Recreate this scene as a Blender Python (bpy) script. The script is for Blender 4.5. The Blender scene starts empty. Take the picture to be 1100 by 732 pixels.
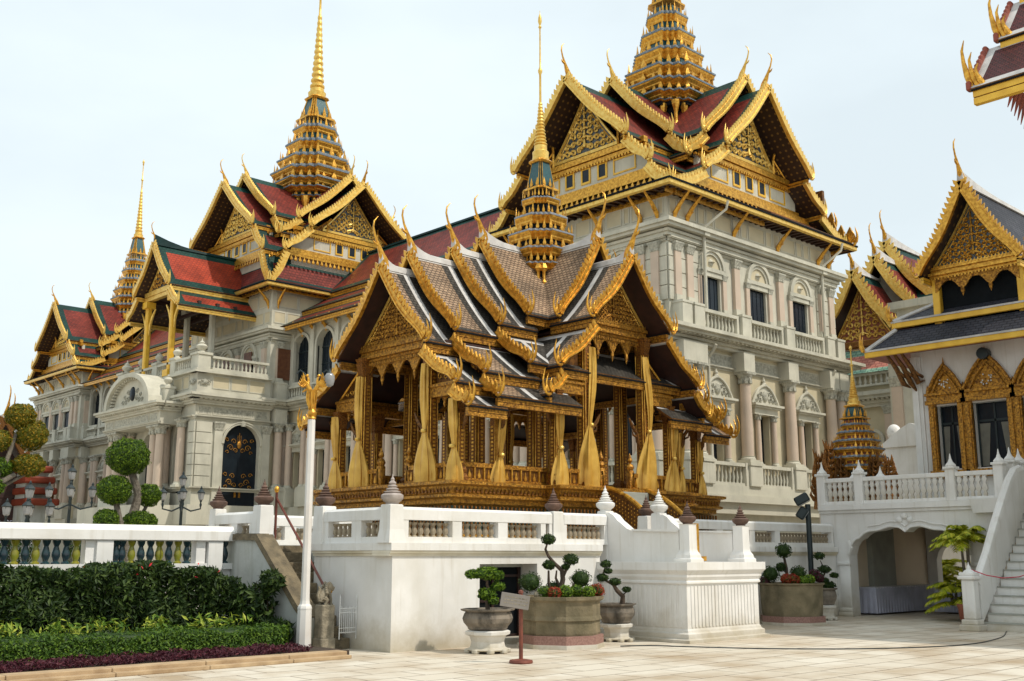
import bpy, bmesh, math, random
from mathutils import Vector, Matrix
R = math.radians
sc = bpy.context.scene
col = sc.collection
rnd = random.Random(7)

# ---------------------------------------------------------------- camera, world, sun, exposure
cam = bpy.data.cameras.new('camera')
cam.sensor_width = 36.0
cam.lens = 36.0 * 1155.48 / 1100.0
cam.clip_start = 0.1
cam.clip_end = 3000
co = bpy.data.objects.new('camera', cam)
col.objects.link(co)
co.location = (0, 0, 1.75)
co.rotation_euler = (R(90 + 11.2685), 0, R(-43.263))
sc.camera = co

SUN_EL, SUN_AZ = 53.0, 158.0          # azimuth measured from +Y towards +X
sd = Vector((math.sin(R(SUN_AZ)) * math.cos(R(SUN_EL)), math.cos(R(SUN_AZ)) * math.cos(R(SUN_EL)), math.sin(R(SUN_EL))))
sl = bpy.data.lights.new('sun', 'SUN')
sl.energy = 4.4
sl.angle = R(1.2)
sl.color = (1.0, 0.93, 0.82)
so = bpy.data.objects.new('sun', sl)
so.rotation_euler = sd.to_track_quat('Z', 'Y').to_euler()
so.location = (0, -10, 60)
col.objects.link(so)

w = bpy.data.worlds.new('World')
sc.world = w
w.use_nodes = True
nt = w.node_tree
for n in list(nt.nodes): nt.nodes.remove(n)
out = nt.nodes.new('ShaderNodeOutputWorld')
bg = nt.nodes.new('ShaderNodeBackground')
sky = nt.nodes.new('ShaderNodeTexSky')
sky.sky_type = 'NISHITA'
sky.sun_disc = False
sky.sun_elevation = R(SUN_EL)
sky.sun_rotation = R(SUN_AZ)
sky.air_density = 1.6
sky.dust_density = 3.0
tc = nt.nodes.new('ShaderNodeTexCoord')
mp = nt.nodes.new('ShaderNodeMapping')
mp.inputs['Scale'].default_value = (1.0, 1.0, 2.4)
nz = nt.nodes.new('ShaderNodeTexNoise')
nz.inputs['Scale'].default_value = 1.7
nz.inputs['Detail'].default_value = 7
nz.inputs['Roughness'].default_value = 0.52
cr = nt.nodes.new('ShaderNodeValToRGB')
cr.color_ramp.elements[0].position = 0.36
cr.color_ramp.elements[0].color = (0.78, 0.78, 0.78, 1)
cr.color_ramp.elements[1].position = 0.66
cr.color_ramp.elements[1].color = (0.95, 0.95, 0.95, 1)
mx = nt.nodes.new('ShaderNodeMixRGB')
mx.inputs['Color2'].default_value = (14.6, 16.4, 17.2, 1)
nt.links.new(tc.outputs['Generated'], mp.inputs['Vector'])
nt.links.new(mp.outputs['Vector'], nz.inputs['Vector'])
nt.links.new(nz.outputs['Fac'], cr.inputs['Fac'])
nt.links.new(cr.outputs['Color'], mx.inputs['Fac'])
nt.links.new(sky.outputs['Color'], mx.inputs['Color1'])
nt.links.new(mx.outputs['Color'], bg.inputs['Color'])
bg.inputs['Strength'].default_value = 0.095
nt.links.new(bg.outputs['Background'], out.inputs['Surface'])

sc.view_settings.view_transform = 'Standard'
sc.view_settings.look = 'None'
sc.view_settings.exposure = -0.55
sc.view_settings.gamma = 1.0
sc.view_settings.use_curve_mapping = False
sc.render.engine = 'CYCLES'
try:
    sc.cycles.max_bounces = 6
    sc.cycles.diffuse_bounces = 3
    sc.cycles.glossy_bounces = 3
    sc.cycles.transmission_bounces = 4
except Exception:
    pass

# ---------------------------------------------------------------- materials
MATS = {}
def mat(name, base, rough=0.7, metal=0.0, var=0.15, scale=3.0, col2=None, bump=0.0, bscale=30.0, coord='Object',
        stain=None, stain_amt=0.0, stain_scale=0.6, spec=None, stretch=None, trans=0.0):
    m = bpy.data.materials.new(name)
    m.use_nodes = True
    t = m.node_tree
    b = t.nodes['Principled BSDF']
    b.inputs['Roughness'].default_value = rough
    b.inputs['Metallic'].default_value = metal
    if spec is not None: b.inputs['Specular IOR Level'].default_value = spec
    c = t.nodes.new('ShaderNodeTexCoord')
    mpn = t.nodes.new('ShaderNodeMapping')
    if stretch: mpn.inputs['Scale'].default_value = stretch
    t.links.new(c.outputs[coord], mpn.inputs['Vector'])
    n = t.nodes.new('ShaderNodeTexNoise')
    n.inputs['Scale'].default_value = scale
    n.inputs['Detail'].default_value = 6
    t.links.new(mpn.outputs['Vector'], n.inputs['Vector'])
    r = t.nodes.new('ShaderNodeValToRGB')
    a = col2 if col2 else tuple(x * (1 - var) for x in base)
    bb = base if col2 else tuple(min(1, x * (1 + var)) for x in base)
    r.color_ramp.elements[0].position = 0.32
    r.color_ramp.elements[0].color = (*a, 1)
    r.color_ramp.elements[1].position = 0.68
    r.color_ramp.elements[1].color = (*bb, 1)
    t.links.new(n.outputs['Fac'], r.inputs['Fac'])
    last = r.outputs['Color']
    if stain:
        n2 = t.nodes.new('ShaderNodeTexNoise')
        n2.inputs['Scale'].default_value = stain_scale
        n2.inputs['Detail'].default_value = 9
        n2.inputs['Roughness'].default_value = 0.65
        m2 = t.nodes.new('ShaderNodeMapping')
        m2.inputs['Scale'].default_value = (1.0, 1.0, 0.35)
        t.links.new(c.outputs[coord], m2.inputs['Vector'])
        t.links.new(m2.outputs['Vector'], n2.inputs['Vector'])
        r2 = t.nodes.new('ShaderNodeValToRGB')
        r2.color_ramp.elements[0].position = 0.50
        r2.color_ramp.elements[0].color = (0, 0, 0, 1)
        r2.color_ramp.elements[1].position = 0.72
        r2.color_ramp.elements[1].color = (stain_amt,) * 3 + (1,)
        t.links.new(n2.outputs['Fac'], r2.inputs['Fac'])
        mm = t.nodes.new('ShaderNodeMixRGB')
        mm.inputs['Color2'].default_value = (*stain, 1)
        t.links.new(r2.outputs['Color'], mm.inputs['Fac'])
        t.links.new(last, mm.inputs['Color1'])
        last = mm.outputs['Color']
    t.links.new(last, b.inputs['Base Color'])
    if trans:
        b.inputs['Transmission Weight'].default_value = trans
    if bump:
        bn = t.nodes.new('ShaderNodeTexNoise')
        bn.inputs['Scale'].default_value = bscale
        bn.inputs['Detail'].default_value = 4
        t.links.new(c.outputs[coord], bn.inputs['Vector'])
        bp = t.nodes.new('ShaderNodeBump')
        bp.inputs['Strength'].default_value = bump
        bp.inputs['Distance'].default_value = 0.02
        t.links.new(bn.outputs['Fac'], bp.inputs['Height'])
        t.links.new(bp.outputs['Normal'], b.inputs['Normal'])
    MATS[name] = m
    return m

def grime(name, colr, top, amt):
    """damp dirt that creeps up walls from the paving, with a ragged edge, plus rain streaks below ledges"""
    t = MATS[name].node_tree
    b = t.nodes['Principled BSDF']
    src = b.inputs['Base Color'].links[0].from_socket
    c = t.nodes.new('ShaderNodeTexCoord')
    sx = t.nodes.new('ShaderNodeSeparateXYZ'); t.links.new(c.outputs['Object'], sx.inputs['Vector'])
    n = t.nodes.new('ShaderNodeTexNoise'); n.inputs['Scale'].default_value = 1.3; n.inputs['Detail'].default_value = 8; n.inputs['Roughness'].default_value = .7
    t.links.new(c.outputs['Object'], n.inputs['Vector'])
    m1 = t.nodes.new('ShaderNodeMath'); m1.operation = 'MULTIPLY_ADD'; m1.inputs[1].default_value = -1.0 / top; m1.inputs[2].default_value = 0.42
    t.links.new(sx.outputs['Z'], m1.inputs[0])
    m2 = t.nodes.new('ShaderNodeMath'); m2.operation = 'ADD'; t.links.new(m1.outputs[0], m2.inputs[0]); t.links.new(n.outputs['Fac'], m2.inputs[1])
    mr = t.nodes.new('ShaderNodeMapRange'); mr.inputs['From Min'].default_value = .42; mr.inputs['From Max'].default_value = .95; mr.inputs['To Max'].default_value = amt
    t.links.new(m2.outputs[0], mr.inputs['Value'])
    mp_ = t.nodes.new('ShaderNodeMapping'); mp_.inputs['Scale'].default_value = (5.0, 5.0, .35); t.links.new(c.outputs['Object'], mp_.inputs['Vector'])
    n2 = t.nodes.new('ShaderNodeTexNoise'); n2.inputs['Scale'].default_value = 1.6; n2.inputs['Detail'].default_value = 5; t.links.new(mp_.outputs['Vector'], n2.inputs['Vector'])
    mr2 = t.nodes.new('ShaderNodeMapRange'); mr2.inputs['From Min'].default_value = .56; mr2.inputs['From Max'].default_value = .78; mr2.inputs['To Max'].default_value = amt * .42
    t.links.new(n2.outputs['Fac'], mr2.inputs['Value'])
    mx_ = t.nodes.new('ShaderNodeMath'); mx_.operation = 'MAXIMUM'; t.links.new(mr.outputs[0], mx_.inputs[0]); t.links.new(mr2.outputs[0], mx_.inputs[1])
    mm = t.nodes.new('ShaderNodeMixRGB'); mm.inputs['Color2'].default_value = (*colr, 1)
    t.links.new(mx_.outputs[0], mm.inputs['Fac']); t.links.new(src, mm.inputs['Color1']); t.links.new(mm.outputs['Color'], b.inputs['Base Color'])

def tile_mat(name, c1, c2, cm, sx, sy, rough=0.55, bump=0.6, spec=0.18):
    """glazed roof tiles laid out on the UV map, which is in metres"""
    m = bpy.data.materials.new(name)
    m.use_nodes = True
    t = m.node_tree
    b = t.nodes['Principled BSDF']
    b.inputs['Roughness'].default_value = rough
    b.inputs['Specular IOR Level'].default_value = spec
    c = t.nodes.new('ShaderNodeTexCoord')
    br = t.nodes.new('ShaderNodeTexBrick')
    br.inputs['Scale'].default_value = 1.0
    br.inputs['Brick Width'].default_value = sx
    br.inputs['Row Height'].default_value = sy
    br.inputs['Mortar Size'].default_value = sy * 0.12
    br.inputs['Mortar Smooth'].default_value = 0.4
    br.inputs['Color1'].default_value = (*c1, 1)
    br.inputs['Color2'].default_value = (*c2, 1)
    br.inputs['Mortar'].default_value = (*cm, 1)
    t.links.new(c.outputs['UV'], br.inputs['Vector'])
    n = t.nodes.new('ShaderNodeTexNoise')
    n.inputs['Scale'].default_value = 0.9
    n.inputs['Detail'].default_value = 8
    t.links.new(c.outputs['Object'], n.inputs['Vector'])
    r = t.nodes.new('ShaderNodeValToRGB')
    r.color_ramp.elements[0].position = 0.3
    r.color_ramp.elements[0].color = (0.6, 0.6, 0.6, 1)
    r.color_ramp.elements[1].position = 0.7
    r.color_ramp.elements[1].color = (1.25, 1.22, 1.2, 1)
    t.links.new(n.outputs['Fac'], r.inputs['Fac'])
    mu = t.nodes.new('ShaderNodeMixRGB')
    mu.blend_type = 'MULTIPLY'
    mu.inputs['Fac'].default_value = 1
    t.links.new(br.outputs['Color'], mu.inputs['Color1'])
    t.links.new(r.outputs['Color'], mu.inputs['Color2'])
    t.links.new(mu.outputs['Color'], b.inputs['Base Color'])
    bp = t.nodes.new('ShaderNodeBump')
    bp.inputs['Strength'].default_value = bump
    bp.inputs['Distance'].default_value = 0.02
    bp.invert = True
    t.links.new(br.outputs['Fac'], bp.inputs['Height'])
    t.links.new(bp.outputs['Normal'], b.inputs['Normal'])
    MATS[name] = m
    return m

mat('gold', (0.85, 0.46, 0.065), 0.32, 0.65, scale=9, col2=(0.42, 0.19, 0.02), bump=0.5, bscale=28)
mat('gold_carved', (0.66, 0.32, 0.04), 0.36, 0.6, scale=16, col2=(0.12, 0.045, 0.008), bump=1.0, bscale=45)
mat('gold_light', (0.86, 0.60, 0.16), 0.36, 0.5, scale=6, col2=(0.66, 0.38, 0.06), bump=0.4, bscale=20)
mat('gold_column', (0.40, 0.16, 0.022), 0.38, 0.5, scale=30, col2=(0.07, 0.025, 0.008), bump=1.0, bscale=60)
mat('gold_paint', (0.83, 0.50, 0.05), 0.45, 0.1, scale=3, col2=(0.68, 0.38, 0.03))
mat('dark_gold', (0.24, 0.10, 0.016), 0.45, 0.5, scale=14, col2=(0.07, 0.028, 0.008), bump=0.8, bscale=40)
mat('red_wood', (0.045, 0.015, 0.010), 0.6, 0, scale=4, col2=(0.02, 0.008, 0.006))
mat('red_lacquer', (0.25, 0.05, 0.025), 0.5, 0, scale=4)
mat('glass_mosaic', (0.015, 0.03, 0.05), 0.25, 0.1, scale=25, col2=(0.12, 0.13, 0.13), bump=0.5, bscale=60)
mat('green_mosaic', (0.02, 0.10, 0.085), 0.35, 0.1, scale=20, col2=(0.035, 0.05, 0.04), bump=0.5, bscale=60)
mat('stone', (0.60, 0.57, 0.465), 0.8, 0, scale=1.3, col2=(0.48, 0.455, 0.365), stain=(0.24, 0.24, 0.2), stain_amt=0.55, stain_scale=0.5, bump=0.2, bscale=14)
mat('stone_carved', (0.52, 0.50, 0.41), 0.85, 0, scale=9, col2=(0.27, 0.26, 0.21), bump=1.0, bscale=16)
mat('stone_cream', (0.58, 0.50, 0.34), 0.85, 0, scale=1.5, col2=(0.49, 0.43, 0.29))
mat('stone_pink', (0.58, 0.455, 0.35), 0.75, 0, scale=1.5, col2=(0.50, 0.40, 0.31))
mat('stone_grey', (0.36, 0.36, 0.31), 0.85, 0, scale=2, col2=(0.27, 0.27, 0.23), bump=0.3, bscale=14)
mat('window_dark', (0.008, 0.012, 0.018), 0.22, 0, scale=2, col2=(0.013, 0.02, 0.027), spec=0.25)
mat('wood_brown', (0.16, 0.06, 0.025), 0.5, 0, scale=5, col2=(0.10, 0.035, 0.015))
mat('plaster', (0.79, 0.77, 0.735), 0.75, 0, scale=1.6, col2=(0.69, 0.67, 0.63), stain=(0.52, 0.47, 0.36), stain_amt=0.42, stain_scale=0.7, bump=0.15, bscale=8)
mat('plaster_old', (0.52, 0.53, 0.50), 0.85, 0, scale=1.5, col2=(0.40, 0.41, 0.37), stain=(0.28, 0.27, 0.17), stain_amt=0.8, stain_scale=1.1, bump=0.35, bscale=10)
mat('plaster_stain', (0.74, 0.68, 0.55), 0.85, 0, scale=1.5, col2=(0.60, 0.53, 0.38), stain=(0.4, 0.33, 0.2), stain_amt=0.6, stain_scale=0.9, bump=0.2, bscale=10)
mat('cement_old', (0.22, 0.17, 0.10), 0.95, 0, scale=5, col2=(0.10, 0.08, 0.05), bump=0.9, bscale=22)
mat('baluster_stone', (0.42, 0.35, 0.24), 0.7, 0, scale=7, col2=(0.23, 0.18, 0.12), bump=0.5, bscale=25)
mat('glaze_blue', (0.012, 0.05, 0.055), 0.2, 0, scale=8, col2=(0.02, 0.03, 0.04))
mat('glaze_yellow', (0.22, 0.18, 0.012), 0.25, 0, scale=9, col2=(0.22, 0.24, 0.03))
mat('urn_stone', (0.17, 0.095, 0.065), 0.75, 0, scale=5, col2=(0.07, 0.04, 0.03), bump=0.5, bscale=22)
mat('urn_pale', (0.46, 0.40, 0.36), 0.75, 0, scale=6, col2=(0.27, 0.22, 0.19), bump=0.3, bscale=20)
mat('silk', (0.74, 0.45, 0.085), 0.36, 0.3, scale=2.5, col2=(0.52, 0.28, 0.04), bump=0.3, bscale=10)
mat('rail_paint', (0.14, 0.035, 0.02), 0.35, 0.1, scale=5)
mat('stone_weathered', (0.33, 0.28, 0.20), 0.95, 0, scale=6, col2=(0.15, 0.13, 0.09), bump=1.0, bscale=28)
mat('pot_stone', (0.26, 0.215, 0.165), 0.9, 0, scale=4, col2=(0.11, 0.095, 0.075), stain=(0.03, 0.025, 0.02), stain_amt=0.95, stain_scale=3.2, bump=0.8, bscale=26)
mat('pot_moss', (0.25, 0.20, 0.12), 0.95, 0, scale=3, col2=(0.12, 0.10, 0.055), stain=(0.06, 0.055, 0.035), stain_amt=0.7, stain_scale=1.6, bump=0.8, bscale=22)
mat('pink_granite', (0.33, 0.19, 0.15), 0.7, 0, scale=30, col2=(0.22, 0.11, 0.09))
mat('bark', (0.10, 0.065, 0.04), 0.95, 0, scale=9, col2=(0.035, 0.025, 0.018), bump=1.0, bscale=35)
mat('bark_grey', (0.22, 0.19, 0.15), 0.95, 0, scale=9, col2=(0.10, 0.085, 0.065), bump=1.0, bscale=30)
mat('soil', (0.07, 0.045, 0.03), 1.0, 0, scale=8, col2=(0.035, 0.025, 0.016), bump=0.8, bscale=30)
mat('iron', (0.018, 0.028, 0.030), 0.4, 0.3, scale=5)
mat('iron_rust', (0.22, 0.06, 0.035), 0.6, 0.2, scale=7, col2=(0.13, 0.04, 0.025))
mat('white_metal', (0.62, 0.62, 0.60), 0.4, 0.2, scale=5)
mat('steel', (0.55, 0.55, 0.55), 0.25, 0.9, scale=5)
mat('lamp_glass', (0.26, 0.26, 0.26), 0.15, 0, scale=5)
mat('pole_paint', (0.74, 0.71, 0.67), 0.5, 0, scale=2, col2=(0.66, 0.62, 0.57), stain=(0.5, 0.36, 0.24), stain_amt=0.3, stain_scale=2.0)
mat('sign_board', (0.20, 0.175, 0.15), 0.6, 0, scale=5)
mat('kerb_stone', (0.50, 0.36, 0.21), 0.85, 0, scale=3, col2=(0.33, 0.22, 0.12), bump=0.4, bscale=18)
mat('sign_ink', (0.05, 0.05, 0.05), 0.7)
mat('skirt_cloth', (0.44, 0.44, 0.52), 0.8, 0, scale=2)
mat('cloth_white', (0.72, 0.72, 0.75), 0.8, 0, scale=2)
mat('passage', (0.78, 0.66, 0.50), 0.85, 0, scale=1, col2=(0.70, 0.58, 0.44))
mat('terracotta', (0.28, 0.09, 0.05), 0.8, 0, scale=5)
mat('rope_red', (0.45, 0.03, 0.06), 0.6)
mat('curtain_dim', (0.16, 0.15, 0.12), 0.8)
mat('roof_white', (0.62, 0.60, 0.57), 0.7, 0, scale=3, col2=(0.47, 0.45, 0.43), stain=(0.25, 0.23, 0.2), stain_amt=0.6, stain_scale=1.5)
mat('lead', (0.30, 0.32, 0.35), 0.5, 0.3, scale=6, col2=(0.18, 0.20, 0.23))
mat('blue_tile', (0.06, 0.085, 0.115), 0.4, 0.1, scale=12, col2=(0.22, 0.26, 0.29), bump=0.5, bscale=30)
mat('teal_panel', (0.022, 0.10, 0.105), 0.35, 0.1, scale=30, col2=(0.012, 0.05, 0.06), bump=0.3, bscale=60)
mat('dark_fill', (0.010, 0.012, 0.014), 0.9, 0, scale=5, spec=0.1)  # near-black, also used as painted shade in the doorway, porch and spires
mat('flower_red', (0.6, 0.02, 0.03), 0.6)
tile_mat('tile_red', (0.24, 0.036, 0.022), (0.15, 0.024, 0.017), (0.09, 0.02, 0.015), 0.26, 0.20)
tile_mat('tile_orange', (0.62, 0.13, 0.03), (0.50, 0.09, 0.025), (0.2, 0.04, 0.02), 0.3, 0.22)
tile_mat('tile_red_sunlit', (0.40, 0.055, 0.022), (0.32, 0.045, 0.02), (0.2, 0.03, 0.02), 0.26, 0.20)  # same red tile with the sunlight on the porch roof put into its colour
tile_mat('tile_pink', (0.66, 0.28, 0.21), (0.58, 0.22, 0.16), (0.4, 0.13, 0.10), 0.35, 0.26)
tile_mat('tile_green', (0.012, 0.060, 0.045), (0.008, 0.04, 0.032), (0.006, 0.03, 0.03), 0.26, 0.20)
tile_mat('tile_mint', (0.28, 0.46, 0.34), (0.24, 0.40, 0.30), (0.1, 0.2, 0.15), 0.35, 0.26)
tile_mat('tile_tan', (0.42, 0.29, 0.185), (0.29, 0.195, 0.125), (0.05, 0.035, 0.025), 0.15, 0.105, bump=1.0)
tile_mat('tile_tan_edge', (0.085, 0.078, 0.066), (0.055, 0.05, 0.043), (0.02, 0.018, 0.016), 0.15, 0.105, bump=1.0)
tile_mat('tile_slate', (0.060, 0.062, 0.075), (0.040, 0.042, 0.055), (0.015, 0.015, 0.02), 0.24, 0.14, rough=0.6)
tile_mat('tile_maroon', (0.13, 0.030, 0.028), (0.085, 0.022, 0.022), (0.02, 0.008, 0.008), 0.14, 0.10)

grime('plaster', (0.40, 0.34, 0.23), 1.25, .85)
grime('plaster_old', (0.20, 0.18, 0.11), 1.6, .8)
grime('stone', (0.20, 0.19, 0.15), 9.0, .55)
def leaf_mat(name, a, b, c, spots=None):
    m = bpy.data.materials.new(name)
    m.use_nodes = True
    t = m.node_tree
    p = t.nodes['Principled BSDF']
    p.inputs['Roughness'].default_value = 0.55
    p.inputs['Specular IOR Level'].default_value = 0.3
    g = t.nodes.new('ShaderNodeNewGeometry')
    r = t.nodes.new('ShaderNodeValToRGB')
    e = r.color_ramp.elements
    e[0].position = 0.0; e[0].color = (*a, 1)
    e[1].position = 1.0; e[1].color = (*c, 1)
    k = e.new(0.55); k.color = (*b, 1)
    if spots:
        k = e.new(0.975); k.color = (*c, 1)
        e[-1].color = (*spots, 1)
        k = e.new(0.98); k.color = (*spots, 1)
    t.links.new(g.outputs['Random Per Island'], r.inputs['Fac'])
    t.links.new(r.outputs['Color'], p.inputs['Base Color'])
    tr = t.nodes.new('ShaderNodeBsdfTranslucent')
    t.links.new(r.outputs['Color'], tr.inputs['Color'])
    ms = t.nodes.new('ShaderNodeMixShader')
    ms.inputs['Fac'].default_value = 0.22
    t.links.new(p.outputs['BSDF'], ms.inputs[1])
    t.links.new(tr.outputs['BSDF'], ms.inputs[2])
    t.links.new(ms.outputs['Shader'], t.nodes['Material Output'].inputs['Surface'])
    MATS[name] = m
leaf_mat('leaf_hedge', (0.012, 0.028, 0.006), (0.028, 0.058, 0.010), (0.085, 0.13, 0.025))
leaf_mat('leaf_box', (0.025, 0.065, 0.005), (0.06, 0.125, 0.008), (0.14, 0.23, 0.02))
leaf_mat('leaf_topiary', (0.025, 0.065, 0.004), (0.075, 0.145, 0.007), (0.19, 0.29, 0.014))
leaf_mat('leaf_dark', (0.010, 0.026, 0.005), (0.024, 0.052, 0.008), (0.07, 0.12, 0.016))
leaf_mat('leaf_lime', (0.07, 0.15, 0.012), (0.16, 0.27, 0.02), (0.30, 0.38, 0.03))
leaf_mat('leaf_autumn', (0.05, 0.07, 0.005), (0.17, 0.165, 0.009), (0.40, 0.22, 0.012))
leaf_mat('leaf_purple', (0.04, 0.008, 0.014), (0.075, 0.014, 0.025), (0.13, 0.03, 0.04))
leaf_mat('leaf_variegated', (0.05, 0.12, 0.01), (0.15, 0.24, 0.02), (0.48, 0.50, 0.06))
leaf_mat('leaf_palm', (0.16, 0.22, 0.01), (0.42, 0.45, 0.02), (0.66, 0.60, 0.06))
leaf_mat('leaf_redflower', (0.25, 0.02, 0.01), (0.40, 0.035, 0.02), (0.12, 0.16, 0.02))

def paving_mat():
    m = bpy.data.materials.new('paving')
    m.use_nodes = True
    t = m.node_tree
    b = t.nodes['Principled BSDF']
    b.inputs['Roughness'].default_value = 0.7
    c = t.nodes.new('ShaderNodeTexCoord')
    mp_ = t.nodes.new('ShaderNodeMapping')
    mp_.inputs['Rotation'].default_value = (0, 0, R(0))
    t.links.new(c.outputs['Object'], mp_.inputs['Vector'])
    wn = t.nodes.new('ShaderNodeTexNoise'); wn.inputs['Scale'].default_value = 1.4
    t.links.new(mp_.outputs['Vector'], wn.inputs['Vector'])
    ad = t.nodes.new('ShaderNodeMixRGB'); ad.blend_type = 'ADD'; ad.inputs['Fac'].default_value = 0.045
    t.links.new(mp_.outputs['Vector'], ad.inputs['Color1']); t.links.new(wn.outputs['Color'], ad.inputs['Color2'])
    br = t.nodes.new('ShaderNodeTexBrick')
    br.inputs['Scale'].default_value = 1
    br.inputs['Brick Width'].default_value = 1.05
    br.inputs['Row Height'].default_value = 0.62
    br.inputs['Mortar Size'].default_value = 0.016
    br.inputs['Mortar Smooth'].default_value = 0.3
    br.inputs['Color1'].default_value = (0.62, 0.565, 0.47, 1)
    br.inputs['Color2'].default_value = (0.54, 0.475, 0.375, 1)
    br.inputs['Mortar'].default_value = (0.20, 0.145, 0.095, 1)
    t.links.new(ad.outputs['Color'], br.inputs['Vector'])
    n = t.nodes.new('ShaderNodeTexNoise'); n.inputs['Scale'].default_value = 0.55; n.inputs['Detail'].default_value = 9
    n.inputs['Roughness'].default_value = 0.62
    t.links.new(c.outputs['Object'], n.inputs['Vector'])
    r = t.nodes.new('ShaderNodeValToRGB')
    r.color_ramp.elements[0].position = 0.33; r.color_ramp.elements[0].color = (0.60, 0.46, 0.30, 1)
    r.color_ramp.elements[1].position = 0.56; r.color_ramp.elements[1].color = (1.08, 1.08, 1.08, 1)
    t.links.new(n.outputs['Fac'], r.inputs['Fac'])
    mu = t.nodes.new('ShaderNodeMixRGB'); mu.blend_type = 'MULTIPLY'; mu.inputs['Fac'].default_value = 0.75
    t.links.new(br.outputs['Color'], mu.inputs['Color1']); t.links.new(r.outputs['Color'], mu.inputs['Color2'])
    t.links.new(mu.outputs['Color'], b.inputs['Base Color'])
    bp = t.nodes.new('ShaderNodeBump'); bp.invert = True; bp.inputs['Strength'].default_value = 0.5; bp.inputs['Distance'].default_value = 0.02
    t.links.new(br.outputs['Fac'], bp.inputs['Height']); t.links.new(bp.outputs['Normal'], b.inputs['Normal'])
    MATS['paving'] = m
paving_mat()

def roof_soffit_mat():
    """dark red boards with rows of small gilt rosettes, as on the underside of the gable roofs"""
    m = bpy.data.materials.new('soffit')
    m.use_nodes = True
    t = m.node_tree
    b = t.nodes['Principled BSDF']
    b.inputs['Roughness'].default_value = 0.6
    c = t.nodes.new('ShaderNodeTexCoord')
    v = t.nodes.new('ShaderNodeTexVoronoi')
    v.inputs['Scale'].default_value = 3.2
    v.inputs['Randomness'].default_value = 0.0
    t.links.new(c.outputs['UV'], v.inputs['Vector'])
    r = t.nodes.new('ShaderNodeValToRGB')
    r.color_ramp.elements[0].position = 0.13; r.color_ramp.elements[0].color = (0.22, 0.12, 0.03, 1)
    r.color_ramp.elements[1].position = 0.22; r.color_ramp.elements[1].color = (0.035, 0.016, 0.010, 1)
    t.links.new(v.outputs['Distance'], r.inputs['Fac'])
    t.links.new(r.outputs['Color'], b.inputs['Base Color'])
    MATS['soffit'] = m
roof_soffit_mat()

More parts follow.
